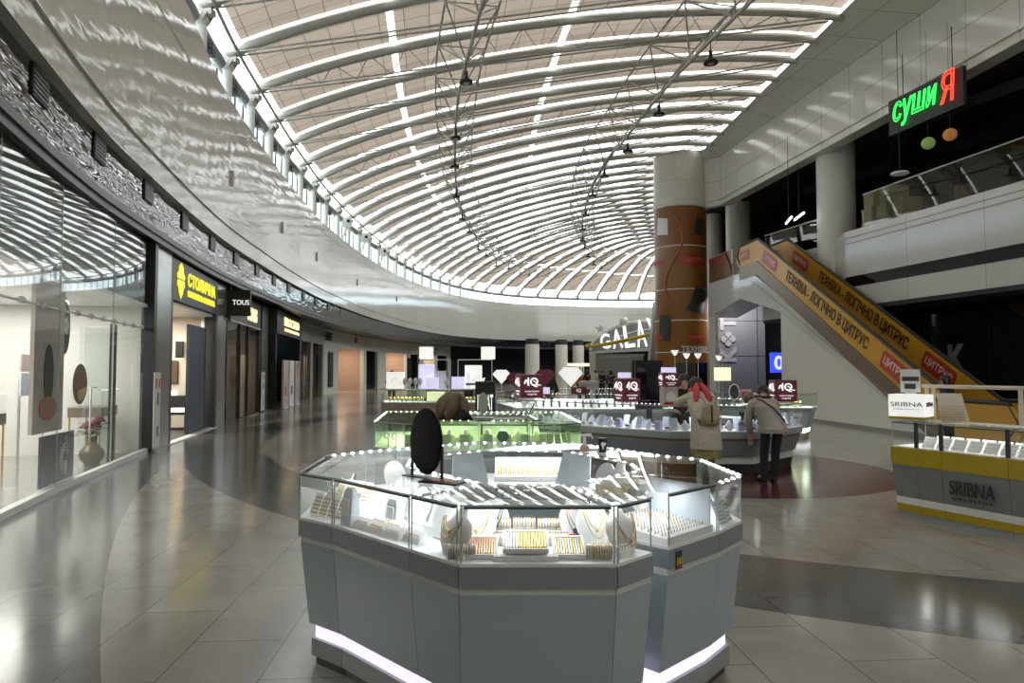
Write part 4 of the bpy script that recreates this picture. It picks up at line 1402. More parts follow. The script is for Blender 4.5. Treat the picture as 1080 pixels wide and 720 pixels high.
# vase of burgundy flowers
vp = sthing('flower_vase', 'marbled bronze vase of burgundy flowers just inside the shop glass', 'vase', F2, 2.62, .36, 0.012)
m = MB(); m.lathe([(.10, 0), (.115, .01), (.11, .05), (.17, .12), (.20, .20), (.185, .27), (.13, .33), (.09, .38), (.078, .44), (.085, .52), (.115, .575), (.118, .585), (.095, .58), (.07, .52)], 32); m.build('vase_body', 'vase', vp)
rnd = random.Random(4)
for k in range(9):
    a = rnd.uniform(0, 2 * PI); rr = rnd.uniform(.03, .2); c = Vector((rr * math.cos(a), rr * math.sin(a), .70 + rnd.uniform(-.05, .15)))
    m = MB()
    for ring, (pr, nn, tilt) in enumerate(((.02, 5, .15), (.045, 8, .6), (.065, 10, 1.05))):
        for q in range(nn):
            t = 2 * PI * q / nn + ring
            mt_ = Matrix.Rotation(t, 3, 'Z') @ Matrix.Rotation(tilt, 3, 'Y')
            m.ell(c + Vector((pr * math.cos(t), pr * math.sin(t), -.012 * ring)), (.035, .03, .008 + .03 * (ring == 0)), 0, 8, 5, mt_)
    m.build('flower_head', 'petal', vp)
    m = MB(); m.tube([c, (c.x * .3, c.y * .3, .5)], .006, 5); m.build('flower_stem', 'leaf', vp)
m = MB()
for k in range(34):
    a = rnd.uniform(0, 2 * PI); rr = rnd.uniform(.08, .26); z = .62 + rnd.uniform(-.04, .2) - rr * .3
    c = Vector((rr * math.cos(a), rr * math.sin(a), z)); d = Vector((math.cos(a), math.sin(a), rnd.uniform(-.5, .5))).normalized(); s_ = d.cross(Vector((0, 0, 1))).normalized()
    l = rnd.uniform(.07, .13)
    m.add([c - d * l * .5, c + s_ * l * .22 + Vector((0, 0, .01)), c + d * l * .5, c - s_ * l * .22 + Vector((0, 0, .01))], [(0, 1, 2, 3)])
    m.tube([c - d * l * .5, (c.x * .2, c.y * .2, .56)], .003, 4)
lv = m.build('leaves', 'leaf', vp)
m = MB(); m.ell((.19, -.06, .80), (.05, .05, .05), 0, 10, 7); m.build('green_bud', 'leaf', vp)

# ---- second shop: yellow lettering on charcoal
F3 = front(15.3, 19.95); L3 = F3[2]
room(F3, L3, 4.0, 3.2, 'cream_wall', 'charcoal', 'white', 150, (1, .93, .82))
o = sthing('jeweller_sign', 'charcoal sign board with lit yellow lettering and a yellow gem emblem', 'shop sign', F3, L3 / 2, -.05, 3.28)
m = MB(); m.box((-L3 / 2, 0, 0), (L3 / 2, .16, .95)); bd = m.build('board', 'charcoal', o)
text('lettering', 'СТОЛИЧНА', frame((.50, -.012, .60), (1, 0, 0), (0, -1, 0)), 'yellow_neon', bd, size=.4, ext=.01, width=2.95, height=.34, bold=.012)
text('lettering', 'ЮВЕЛІРНА ФАБРИКА', frame((.48, -.012, .26), (1, 0, 0), (0, -1, 0)), 'yellow_neon', bd, size=.2, ext=.01, width=2.9, height=.17, bold=.008)
m = MB()
fr_ = frame((-1.62, -.012, .50), (1, 0, 0), (0, -1, 0))
m.plate(fr_, [(-.30, .03), (-.34, .12), (-.2, .2), (-.17, .32), (0, .42), (.17, .32), (.2, .2), (.34, .12), (.30, .03)], .012)
m.plate(fr_, [(-.28, 0), (.28, 0), (.33, -.12), (.2, -.2), (.16, -.3), (0, -.44), (-.16, -.3), (-.2, -.2), (-.33, -.12)], .012)
m.build('emblem', 'yellow_neon', bd)
m = MB(); m.box((0, -.06, 0), (.16, .25, 3.28)); sbuild(m, 'trim_30', 'dark_metal', F3)
m = MB(); m.box((L3 - .25, -.06, 0), (L3, .25, 3.28)); sbuild(m, 'trim_31', 'dark_metal', F3)
m = MB(); m.box((0.16, -.005, .05), (.42, .005, 3.26)); sbuild(m, 'window_5', 'shop_glass', F3)
m = MB(); m.box((0, -.1, 0), (L3, .1, .02)); sbuild(m, 'trim_32', 'k_trim', F3)
o = sthing('sliding_partition', 'slate blue sliding partition in the entrance under the yellow sign', 'partition', F3, 2.75, .12, 0)
m = MB(); m.box((-.35, 0, .02), (1.35, .08, 2.85)); m.build('panel', 'blue_panel', o)
m = MB(); m.box((1.27, -.03, .02), (1.35, 0, 2.85)); m.build('edge_profile', 'brushed', o)
o = sthing('wall_sconce', 'black up and down wall lamp glowing warm in the entrance under the yellow sign', 'wall lamp', F3, L3 - .01, .95, 2.0, -PI / 2)
m = MB(); m.box((-.09, -.12, 0), (.09, 0, .5)); m.build('lamp_body', 'black', o)
m = MB(); m.box((-.08, -.11, .5), (.08, 0, .53)); m.build('upper_glow', 'lamp_glow', o)
m = MB(); m.box((-.08, -.11, -.03), (.08, 0, 0)); m.build('lower_glow', 'lamp_glow', o)
o = sthing('jewellery_counter', 'dark counter with a lit white band inside the shop with the yellow sign', 'counter', F3, L3 - .5, 2.0, 0, -PI / 2)
m = MB(); m.box((-1.8, -.3, 0), (1.4, .3, .95)); m.build('cabinet', 'dark_metal', o)
m = MB(); m.box((-1.8, -.31, .50), (1.4, -.30, .62)); m.build('light_band', 'led_white', o)
m = MB(); m.box((-1.8, -.31, .08), (1.4, -.3, .42)); m.build('lower_panel', 'cream_wall', o)
m = MB(); m.box((-1.8, -.3, .95), (1.4, .3, 1.2)); m.build('glass_case', 'case_glass', o)
m = MB()
for k in range(7):
    m.box((-1.6 + k * .42, -.1, .96), (-1.4 + k * .42, .05, 1.08 + .03 * (k % 3)))
m.build('white_displays', 'led_white', o)
o = sthing('wall_picture', 'dark picture panel on the back wall of the shop with the yellow sign', 'picture', F3, L3 - .012, 2.0, 1.3, -PI / 2)
m = MB(); m.box((-1.2, -.05, 0), (1.0, 0, .62)); m.build('canvas', 'hair_brown', o)
m = MB(); m.box((-1.22, -.03, -.02), (1.02, 0.0, .64)); m.build('picture_frame', 'dark_metal', o)

# ---- third shop: blade sign and cream lettering
PI2 = front(19.95, 21.2)
m = MB(); m.box((0, -.03, 0), (PI2[2], .4, 4.3)); sbuild(m, 'trim_33', 'brushed', PI2)
F4 = front(21.2, 26.9); L4 = F4[2]
room(F4, L4, 4.0, 3.2, 'tan', 'charcoal', 'tan', 45, (1, .9, .8))
o = sthing('jeweller_sign', 'charcoal sign board with cream lit letters above the dark glass shop', 'shop sign', F4, L4 / 2, -.05, 3.28)
m = MB(); m.box((-L4 / 2, 0, 0), (L4 / 2, .16, .95)); m.build('board', 'charcoal', o)
m = MB(); m.box((-L4 / 2, -.02, -.05), (L4 / 2, .02, 0)); m.build('lower_edge', 'k_trim', o)
text('lettering', 'TOUS', frame((1.1, -.012, .42), (1, 0, 0), (0, -1, 0)), 'cream_neon', o, size=.4, ext=.02, width=1.9, height=.50, bold=.012)
o = sthing('blade_sign', 'black projecting blade sign with white letters beside the brushed steel pilaster', 'blade sign', F4, .10, -.72, 3.36)
m = MB(); m.box((-.06, 0, 0), (.06, .60, .82)); m.build('box', 'black', o, bevel=.01)
text('lettering', 'TOUS', frame((-.062, .28, .42), (0, -1, 0), (-1, 0, 0)), 'sign_white', o, size=.3, ext=.004, width=.50, height=.16, bold=.004)
m = MB(); m.box((-.09, .58, -.15), (.09, .66, 1.0)); m.build('wall_bracket', 'black', o)
m = MB(); m.box((0.1, -.005, .05), (L4 * .6, .005, 3.22)); sbuild(m, 'window_6', 'shop_glass', F4)
m = MB()
for x in (0.06, L4 * .36, L4 * .6, L4 - .12):
    m.box((x - .04, -.05, 0), (x + .04, .08, 3.28))
sbuild(m, 'window_6_frame', 'dark_metal', F4)
o = sthing('framed_board', 'dark framed board leaning by the doorway of the dark glass shop', 'panel', F4, L4 * .86, 1.2, 0)
m = MB(); m.box((-.5, 0, 0), (.5, .06, 1.9)); m.build('frame', 'dark_metal', o)
m = MB(); m.box((-.42, -.01, .9), (.42, 0, 1.82)); m.build('upper_board', 'tan', o)
m = MB(); m.box((-.42, -.01, .08), (.42, 0, .82)); m.build('lower_board', 'black', o)
o = sthing('hanging_banner', 'faded red banner inside the dark glass shop', 'banner', F4, L4 * .22, 1.6, .9)
m = MB(); m.box((-.7, 0, .2), (.7, .02, 2.0)); m.build('cloth', 'ad_swirl', o)
m = MB(); m.tube([(-.75, 0, 2.0), (.75, 0, 2.0)], .02, 6); m.build('rod', 'dark_metal', o)

# ---- fourth shop: perfumery with black portal
PI3 = front(27.4, 29.0)
fire_cabinet(front(26.9, 27.4), .3, 'white fire cabinet between the dark glass shop and the black perfumery portal', 1.6, .7)
m = MB(); m.box((0, -.03, 0), (PI3[2], .4, 4.3)); sbuild(m, 'trim_34', 'brushed', PI3)
F5 = front(29.2, 37.0); L5 = F5[2]
room(F5, L5, 4.0, 3.9, 'black', 'black', 'black', 12, (1, .96, .9))
o = sthing('perfumery_portal', 'black perfumery portal frame with a charcoal head and white lit letters', 'shop portal', F5, L5 / 2, -.35, 0)
m = MB(); m.box((-L5 / 2, 0, 3.25), (L5 * .42, .36, 4.28)); hb_ = m.build('head_board', 'charcoal', o)
m = MB(); m.box((-L5 / 2, 0.05, 0), (-L5 / 2 + .3, .36, 3.25)); m.build('jamb', 'black', o)
m = MB(); m.box((L5 * .42 - .75, 0.0, 0), (L5 * .42, .36, 3.25)); m.build('jamb', 'black', o)
text('lettering', 'BROCARD', frame((0, -.012, 3.88), (1, 0, 0), (0, -1, 0)), 'cream_neon', hb_, size=.4, ext=.02, width=4.4, height=.40, bold=.012)
text('lettering', 'ПАРФУМЕРІЯ', frame((0, -.012, 3.50), (1, 0, 0), (0, -1, 0)), 'cream_neon', hb_, size=.2, ext=.02, width=4.2, height=.15)
o = sthing('wall_screen', 'blue lit screen in the dark perfumery entrance', 'screen', F5, L5 * .66, 1.4, 2.45)
m = MB(); m.box((-1.2, 0, 0), (1.2, .08, 1.3)); m.build('panel', 'blue_screen', o)
m = MB(); m.box((-.4, -.01, .2), (.5, 0, .9)); m.build('pale_picture', 'k_trim', o)
for k, (x, lab) in enumerate(((L5 * .10, 'tall cosmetics poster board by the near jamb of the perfumery'), (L5 * .30, 'tall white cosmetics board with yellow and blue bottles at the perfumery'), (L5 * .52, 'tall poster board with a dark haired face at the perfumery entrance'))):
    o = sthing('poster_board', lab, 'poster', F5, x, -.62, 0)
    m = MB(); m.box((-.62, 0, .05), (.62, .08, 2.1)); m.build('panel', 'poster' if k != 1 else 'display_white', o)
    m = MB(); m.box((-.5, -.05, 0), (.5, .13, .05)); m.build('base', 'white', o)
    if k == 2:
        m = MB(); m.plate(frame((0, -.004, 1.62), (1, 0, 0), (0, -1, 0)), [(.36 * math.cos(a), .42 * math.sin(a)) for a in (2 * PI * q / 24 for q in range(24))], .004); m.build('printed_hair', 'hair_dark', o)
        m = MB(); m.plate(frame((0, -.009, 1.5), (1, 0, 0), (0, -1, 0)), [(.27 * math.cos(a), .36 * math.sin(a)) for a in (2 * PI * q / 24 for q in range(24))], .004); m.build('printed_face', 'skin', o)
    m = MB()
    for q in range(2):
        m.box((-.28 + q * .3, -.006, .55), (-.08 + q * .3, 0, .95))
    m.build('printed_bottles', ('red', 'navy_card', 'box_yellow')[k], o)
# ---- white fronted clothes shop and the ones beyond, following the curve
spec = [(37.6, 40.8, 'dark', None), (41.0, 44.3, 'dark', None), (49.0, 57.0, 'peach', 'H&M'), (57.6, 61.3, 'dark', None), (63.5, 70.0, 'peach', None), (70.8, 73.4, 'dark', None), (73.8, 77, 'glow', None), (77.4, 80, 'dark', None)]
for k, (y0, y1, kind, sign) in enumerate(spec):
    fr = front(y0, y1); L = fr[2]
    m = MB(); m.box((-.3, -.1, 3.3), (L + .3, .2, 4.75)); m.box((-4.2 if k == 2 else -1.6 if k == 4 else -.45, -.1, 0), (.15, .2, 4.75)); m.box((L - .15, -.1, 0), (L + .45, .2, 4.75))
    sbuild(m, 'trim_%d' % (40 + k), 'column_white' if k > 1 else 'stone_grey', fr)
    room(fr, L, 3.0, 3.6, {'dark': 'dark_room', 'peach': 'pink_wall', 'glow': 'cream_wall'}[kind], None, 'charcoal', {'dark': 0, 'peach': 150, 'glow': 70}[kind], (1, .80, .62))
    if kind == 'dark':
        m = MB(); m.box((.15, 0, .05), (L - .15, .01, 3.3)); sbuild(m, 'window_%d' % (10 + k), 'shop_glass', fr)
        m = MB()
        for q in range(3):
            m.box((.15 + (L - .3) * q / 3 - .02, -.02, 0), (.15 + (L - .3) * q / 3 + .02, .03, 3.3))
        sbuild(m, 'window_%d_frame' % (10 + k), 'dark_metal', fr)
        # mannequins in the window
        for q in range(3):
            o = sthing('mannequin', 'dressed mannequin standing in a dark shop window on the curved shop row', 'mannequin', fr, L * (q + .6) / 3.4, .9, .012, 0, 'mannequins in the far shop windows')
            m = MB(); m.lathe([(.10, .0), (.12, .02), (.05, .06), (.05, .7), (.17, .82), (.18, .95), (.13, 1.1), (.20, 1.35), (.17, 1.45), (.05, 1.5), (.05, 1.55), (.09, 1.62), (.10, 1.70), (.05, 1.80)], 14, sy=.7)
            m.build('figure', ('k_trim', 'petal', 'box_yellow')[q], o)
            m = MB(); m.tube([(-.2, 0, 1.38), (-.26, -.04, 1.1), (-.22, -.1, .88)], .04, 6); m.tube([(.2, 0, 1.38), (.26, -.04, 1.1), (.22, -.1, .88)], .04, 6); m.build('arms', 'k_trim', o)
    else:
        m = MB(); m.box((L * .55, 1.2, 0), (L * .55 + .1, 3, 3.6)); sbuild(m, 'wall_shop_pier_%d' % k, 'pink_wall', fr)
    if k in (2, 5):
        o = sthing('window_poster', ('tall black framed poster on the white shop front by the peach entrance', 'tall black framed poster on the far white shop front')[k == 5], 'poster', fr, -2.0 if k == 2 else -.3, -.2, .5)
        m = MB(); m.box((-.5, 0, 0), (.5, .05, 2.4)); m.build('frame', 'black', o)
        m = MB(); m.plate(frame((0, -.004, 1.2), (1, 0, 0), (0, -1, 0)), [(.3 * math.cos(a), .9 * math.sin(a)) for a in (2 * PI * q / 20 for q in range(20))], .004); m.build('print', 'hair_dark', o)
    if sign:
        o = sthing('clothes_shop_sign', 'black slanted letters on the white shop front beyond the perfumery', 'shop sign', fr, -2.6, -.13, 3.95)
        text('lettering', 'H&M', frame((0, 0, 0), (1, 0, 0), (0, -1, 0)), 'ink', o, size=.8, ext=.02, width=1.9, height=.62, shear=.3, bold=.02)
        o = sthing('red_shop_sign', 'small red sign hanging by the peach lit entrance', 'sign', fr, L * .45, -.5, 3.5)
        text('lettering', 'H&M', frame((0, 0, .45), (1, 0, 0), (0, -1, 0)), 'red', o, size=.5, ext=.02, width=.7, height=.45, shear=.3, bold=.02)
        m = MB(); m.tube([(0, .05, .7), (0, .05, 1.2)], .02, 5); m.build('hanger', 'dark_metal', o)
i78, _, k78 = at_y(S_LINE[80:], 77); k78 += 80
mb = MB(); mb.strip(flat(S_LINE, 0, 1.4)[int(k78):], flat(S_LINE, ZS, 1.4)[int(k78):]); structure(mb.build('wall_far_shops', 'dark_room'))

# ---- far end: columns, lit counters and the entertainment centre's arched front
for x, y, r, lab in ((2.4, 81, .85, 'cream column under the far end of the curved fascia, nearest the shops'), (6.0, 83, .75, 'cream column under the far end of the curved fascia, the middle one'), (8.2, 84.5, .7, 'cream column under the far fascia beside the arched entertainment front')):
    o = thing('far_column', lab, 'column', (x, y, 0))
    m = MB(); m.lathe([(r, 0), (r, 4.7)], 24); m.build('shaft', 'column_white', o)
    m = MB(); m.lathe([(r * .9, 4.7), (r * .9, ZS)], 24); m.build('neck', 'dark_metal', o)
for x, y, w, lab in ((8.9, 79, 1.1, 'warm lit kiosk hood far away beside the last columns'), (7.4, 80, .9, 'smaller warm lit kiosk hood far away between two columns')):
    o = thing('lit_hood', lab, 'kiosk', (x, y, 0))
    m = MB(); m.box((-w, -.4, 2.1), (w, .4, 2.45)); m.build('hood', 'lightbox_warm', o)
    m = MB(); m.box((-w, -.4, 0), (w, .4, 1.0)); m.build('counter', 'orange_ad', o)
    for sx in (-w, w - .08):
        m = MB(); m.box((sx, -.3, 1), (sx + .08, .3, 2.0)); m.build('post', 'dark_metal', o)
GX, GY = 5.15, 45.0
ga = thing('arched_front', 'grey arched entertainment centre front with white letters and a yellow ring', 'shop front', (GX, GY, 0))
m = MB(); m.box((0, 0, 0), (.35, .5, 2.85)); m.build('pillar', 'column_white', ga)
m = MB(); m.box((.35, .45, 0), (3.6, .6, 2.75)); m.build('glazed_wall', 'stone_grey', ga)
m = MB(); m.box((2.85, .3, 0), (3.45, .44, 2.3)); m.build('doorway', 'black', ga)
m = MB()
arc = [(4.6 - 4.6 * math.cos(a), 2.9 + 2.0 * math.sin(a)) for a in (PI / 2 * k / 14 for k in range(15))]
m.plate(frame((0, .35, 0), (1, 0, 0), (0, -1, 0)), arc + [(4.6, 2.9)], .1); m.build('tympanum', 'steel_grey', ga)
m = MB(); m.tube([(p[0], -.05, p[1] + .05) for p in arc], .09, 8); m.ell((2.2, -.1, 4.85), (.3, .3, .3), 0, 14, 10); m.build('arch_tube', 'column_white', ga)
m = MB()
for q in (.75, .55):
    m.tube([(4.6 - 4.6 * q * math.cos(a), .2, 2.9 + 2.0 * q * math.sin(a)) for a in (PI / 2 * k / 14 for k in range(15))], .04, 6)
m.build('arch_ribs', 'k_trim', ga)
m = MB(); m.plate(frame((0, -.25, 0), (1, 0, 0), (0, -1, 0)), [(-.1, 2.72), (4.6, 2.95), (4.6, 3.15), (-.1, 2.86)], .5); m.build('canopy', 'column_white', ga)
text('small_lettering', 'РОЗВАЖАЛЬНИЙ ЦЕНТР', frame((2.1, -.1, 2.58), (1, 0, .05), (0, -1, 0)), 'print_white', ga, size=.3, ext=.02, width=3.0, height=.2)
xx = .95
for ch_, h in zip('GALAXY', (1.0, 1.25, 1.45, 1.8, 1.9, 2.0)):
    text('letter', ch_, frame((xx, -.3, 3.0 + h / 2 + xx * .05), (1, 0, .12), (0, -1, 0)), 'sign_white', ga, size=1, ext=.06, width=.66, height=h, bold=.02)
    xx += .78
m = MB(); m.tube([(2.4 + 2.75 * math.cos(a), -.48 + .3 * math.sin(a), 3.85 + .62 * math.cos(a) + .22 * math.sin(a)) for a in (PI * .85 + PI * 1.25 * k / 26 for k in range(27))], [.03 + .09 * math.sin(PI * k / 26) for k in range(27)], 8); m.build('yellow_ring', 'yellow_lam', ga)
m = MB(); m.plate(frame((.65, -.2, 4.35), (1, 0, 0), (0, -1, 0)), [((.36 if k % 2 == 0 else .15) * math.sin(k * PI / 5), (.36 if k % 2 == 0 else .15) * math.cos(k * PI / 5)) for k in range(10)], .08); m.build('star', 'k_trim', ga)
# tall tapering pier in front of the arch
pr = thing('tapered_pier', 'pale tapering steel clad pier between the arched front and the advert column', 'pier', (7.45, 35.5, 0))
m = MB(); m.loft([[(-.55, -.4, 0), (.6, -.4, 0), (.6, .4, 0), (-.55, .4, 0)], [(-.05, -.3, 5.2), (.5, -.3, 5.2), (.5, .3, 5.2), (-.05, .3, 5.2)]], 0, False); m.build('cladding', 'stone_grey', pr)
m = MB(); m.box((.1, -.42, 0), (.5, -.36, 5.6)); m.build('white_edge', 'column_white', pr)
m = MB(); m.ell((.3, 0, 5.5), (.28, .28, .3), 0, 12, 8); m.tube([(.3, 0, 5.2), (.3, 0, 6.6)], .08, 8); m.build('finial', 'column_white', pr)

# ================================================================ jewellery kiosks
def offset_poly(poly, ds):
    n = len(poly); out = []
    for i in range(n):
        p = Vector(poly[i]); a = Vector(poly[i - 1]); b = Vector(poly[(i + 1) % n])
        d0 = (p - a).normalized(); d1 = (b - p).normalized()
        n0 = Vector((-d0.y, d0.x)); n1 = Vector((-d1.y, d1.x))
        e0, e1 = ds[i - 1], ds[i]
        det = n0.x * n1.y - n0.y * n1.x
        if abs(det) < 0.05:
            out.append(p + n0 * max(e0, e1)); continue
        x = (e0 * n1.y - e1 * n0.y) / det; y = (n0.x * e1 - n1.x * e0) / det
        out.append(p + Vector((x, y)))
    return [tuple(q) for q in out]


STYLE = {
    # z0, z1, inset at z0, inset at z1, part name, material
    'std': dict(zg=.832, zt=1.088, glass='case_glass', deck='display_white', led='led_dot', lamp=(0.93, 0.985, 1.0), watt=1.3, lift=.0, back='case_glass', body=[
        (0, .054, .10, .10, 'kick_board', 'k_kick'), (.054, .150, .075, .075, 'plinth', 'k_plinth'), (.150, .236, .095, .095, 'light_strip', 'led_lilac'),
        (.236, .70, .062, .012, 'front_panel', 'k_panel'), (.70, .732, .016, .016, 'inset_band', 'k_trim'), (.732, .822, 0, 0, 'upper_panel', 'k_upper')]),
    'green': dict(zg=.80, zt=1.088, glass='green_glass', deck='display_green', led='led_dot_warm', lamp=(0.93, 1.0, 0.70), watt=1.4, lift=0, back='display_green', body=[
        (0, .06, .09, .09, 'kick_board', 'k_kick'), (.06, .70, .05, .01, 'front_panel', 'k_panel'), (.70, .732, .016, .016, 'inset_band', 'k_trim'), (.732, .79, 0, 0, 'upper_panel', 'k_upper')]),
    'iq': dict(zg=.70, zt=1.10, glass='case_glass', deck='display_white', led='led_dot', lamp=(0.92, 0.98, 1.0), watt=1.5, lift=0, back='case_glass', body=[
        (0, .17, .20, .17, 'plinth', 'k_kick'), (.17, .29, .165, .165, 'pale_band', 'k_trim'), (.29, .545, .13, .05, 'front_panel', 'k_upper'),
        (.545, .585, .055, .055, 'bronze_band', 'wood'), (.585, .69, .02, 0, 'upper_panel', 'k_panel')]),
    'tan': dict(zg=.727, zt=1.09, glass='green_glass', deck='display_white', led='led_dot_warm', lamp=(.92, 1, .92), watt=3.4, lift=0, back='case_glass', body=[
        (0, .1, .06, .06, 'kick_board', 'k_kick'), (.1, .56, .03, .0, 'front_panel', 'tan'), (.56, .715, 0, 0, 'upper_panel', 'tan')]),
    'mid': dict(zg=.75, zt=1.09, glass='case_glass', deck='display_white', led='led_dot', lamp=(.93, 1, .97), watt=3.6, lift=0, back='case_glass', body=[
        (0, .05, .08, .08, 'kick_board', 'k_kick'), (.05, .14, .09, .09, 'light_strip', 'led_white'), (.14, .66, .05, .0, 'front_panel', 'k_upper'), (.66, .74, 0, 0, 'upper_panel', 'k_panel')]),
    'side': dict(zg=.76, zt=1.09, glass='green_glass', deck='display_white', led='led_dot_warm', lamp=(.93, 1, .85), watt=5.0, lift=0, back='case_glass', body=[
        (0, .14, .22, .20, 'plinth', 'k_plinth'), (.14, .26, .19, .17, 'light_strip', 'led_white'), (.26, .66, .15, .05, 'front_panel', 'k_panel'), (.66, .75, 0.03, 0, 'upper_panel', 'k_upper')]),
    'sribna': dict(zg=.80, zt=1.08, glass='case_glass', deck='display_white', led='led_dot', lamp=(1, 1, .95), watt=1.1, lift=0, back='case_glass', body=[
        (0, .07, .05, .05, 'kick_board', 'k_plinth'), (.07, .157, .035, .03, 'yellow_base', 'yellow_lam'), (.157, .234, .03, .028, 'white_band', 'white'),
        (.234, .596, .028, .0, 'front_panel', 'sribna_grey'), (.596, .79, -.006, -.01, 'yellow_band', 'yellow_lam')]),
}


def unit(poly, nout, style, label, group=None, lit_edge=False, gap=0.002, posts=True, lights=True, name='display_counter', split=True, solid_back=False):
    st = STYLE[style]; n = len(poly)
    ox = sum(p[0] for p in poly[:nout + 1]) / (nout + 1); oy = sum(p[1] for p in poly[:nout + 1]) / (nout + 1)
    P = [(p[0] - ox, p[1] - oy) for p in poly]
    base = offset_poly(P, [0] * nout + [gap] * (n - nout))
    rt = thing(name, label, 'display counter', (ox, oy, 0), 0, group)
    ds = lambda d: [d] * nout + [0.0] * (n - nout)
    for z0, z1, d0, d1, pn, mt in st['body']:
        m = MB(); m.prism(offset_poly(base, ds(d0)), z0, z1, 0, offset_poly(base, ds(d1))); m.build(pn, mt, rt)
    zg, zt = st['zg'], st['zt']
    m = MB(); m.prism(offset_poly(base, ds(0.004)), st['body'][-1][1], zg + .004); m.build('display_deck', st['deck'], rt)
    # panes
    inner = offset_poly(base, [0.008] * n)
    for i in range(n):
        a, b = Vector(inner[i]), Vector(inner[(i + 1) % n])
        if (b - a).length < 0.03:
            continue
        if i < nout:
            m = MB(); m.beam((a.x, a.y, (zg + zt) / 2), (b.x, b.y, (zg + zt) / 2), .006, zt - zg - .012); m.build('glass_pane', st['glass'], rt)
            if lit_edge:
                m = MB(); a2, b2 = a.lerp(b, .03), b.lerp(a, .03); m.beam((a2.x, a2.y, zt - .012), (b2.x, b2.y, zt - .012), .02, .008); rl = m.build('led_rail', 'alu', rt)
                m = MB(); nd = max(2, int((b - a).length / .075))
                for k in range(nd):
                    q = a.lerp(b, (k + .5) / nd); m.ell((q.x, q.y, zt - .008), (.013, .013, .009), 0, 8, 5)
                m.build('led_dots', st['led'], rl)
                continue
            m = MB(); e = (b - a).normalized() * .012
            a2, b2 = a + e, b - e
            m.beam((a2.x, a2.y, zt - .014), (b2.x, b2.y, zt - .014), .016, .010); m.build('top_profile', 'k_kick', rt)
        elif n - nout == 1 or (i == nout + (n - nout) // 2):
            m = MB(); m.beam((a.x, a.y, (zg + zt) / 2), (b.x, b.y, (zg + zt) / 2), .006, zt - zg - .012); m.build('rear_pane', st['back'], rt)
            m = MB(); a2, b2 = a.lerp(b, .04), b.lerp(a, .04)
            m.beam((a2.x, a2.y, zt - .012), (b2.x, b2.y, zt - .012), .03, .008); rl = m.build('led_rail', 'alu', rt)
            nd = max(2, int((b - a).length / .085)); m = MB()
            for k in range(nd):
                q = a.lerp(b, (k + .5) / nd); m.ell((q.x, q.y, zt - .008), (.011, .011, .007), 0, 8, 5)
            m.build('led_dots', st['led'], rl)
    if posts:
        for i in range(nout + 1):
            q = inner[i]; m = MB(); m.box((q[0] - .003, q[1] - .003, zg), (q[0] + .003, q[1] + .003, zt)); m.build('glass_corner', 'glass_edge', rt)
    m = MB(); m.prism(base, zt - .006, zt); gt_ = m.build('glass_top', st['glass'], rt)
    for i in range(n):                                   # polished green edge of the top sheet
        a, b = Vector(base[i]), Vector(base[(i + 1) % n])
        if i < nout:
            m = MB(); m.beam((a.x, a.y, zt - .003), (b.x, b.y, zt - .003), .0035, .0065); m.build('glass_rim', 'glass_edge', gt_)
    if lights:
        c = sum((Vector(p) for p in base), Vector((0, 0))) / n
        ln = (Vector(base[0]) - Vector(base[nout])).length
        e = Vector(base[nout]) - Vector(base[0])
        area_light('case_light', (c.x, c.y, zt - .02), max(.15, ln * .6), st['watt'] * max(.25, ln), st['lamp'], (0, 0, math.atan2(e.y, e.x)), .12, rt)
    return rt


def lerp2(a, b, t):
    return (a[0] + (b[0] - a[0]) * t, a[1] + (b[1] - a[1]) * t)


# ---- nearest kiosk, read vertex by vertex from the photograph
A, B, Cc, D, E, Fv, G, H, I, J, K = (-1.213, 3.92), (-.972, 3.73), (-.481, 3.228), (-.231, 2.976), (.454, 2.976), (.648, 3.167), (.74, 3.253), (1.07, 3.571), (1.281, 3.832), (1.243, 4.536), (1.03, 4.715)
BR, BL, Lv, Mv = (.544, 5.45), (-.27, 5.59), (-1.06, 4.966), (-1.269, 4.715)
iB, iC, iE, iG, iH, iJ, iR, iL2, iL = (-.63, 4.196), (-.149, 3.571), (.269, 3.526), (.376, 3.617), (.739, 4.035), (.74, 4.35), (.40, 4.95), (-.2, 5.02), (-.66, 4.56)
GR = 'counter units of the nearest kiosk'
near_units = [
    ([D, E, iE, iC], 1, 'grey counter unit with the bracelet trays at the very front of the nearest kiosk'),
    ([Cc, D, iC], 1, 'narrow grey corner unit with a bust of gold chains, left of the bracelet trays'),
    ([B, Cc, iC, iB], 1, 'long grey counter unit under the black oval mirror, rows of earrings inside'),
    ([Mv, A, B, iB, iL], 2, 'left corner counter unit of the nearest kiosk, full of gold earring cards'),
    ([E, Fv, iE], 1, 'narrow grey corner counter unit with one white bust, right of the bracelet trays'),
    ([G, H, iH, iG], 1, 'grey counter unit with a ring tray and a small blue and yellow sticker'),
    ([H, I, J, iJ, iH], 2, 'grey counter unit at the right corner of the nearest kiosk, silver pendants inside'),
    ([J, K, BR, iR, iJ], 2, 'rear right counter unit of the nearest kiosk, carrying the cup and the spray bottle'),
    ([BR, BL, iL2, iR], 1, 'rear counter unit of the nearest kiosk facing the green lit kiosk'),
    ([BL, Lv, Mv, iL, iL2], 2, 'rear left counter unit of the nearest kiosk holding two white oval busts'),
]
for k_, (poly, no, lab) in enumerate(near_units):
    unit(poly, no, 'std', lab, GR, k_ >= 6)

DK = .837     # deck height


# ---- jewellery pieces, each built once and copied
LIB = {}


def piece(key, make, label, cat, loc, rz=0, group=None, name=None):
    if key not in LIB:
        LIB[key] = make(name or key, label, cat, group)
        LIB[key].location = loc; LIB[key].rotation_euler = (0, 0, rz)
        return LIB[key]
    o = dup(LIB[key], loc, rz, label)
    if group: o['group'] = group
    return o


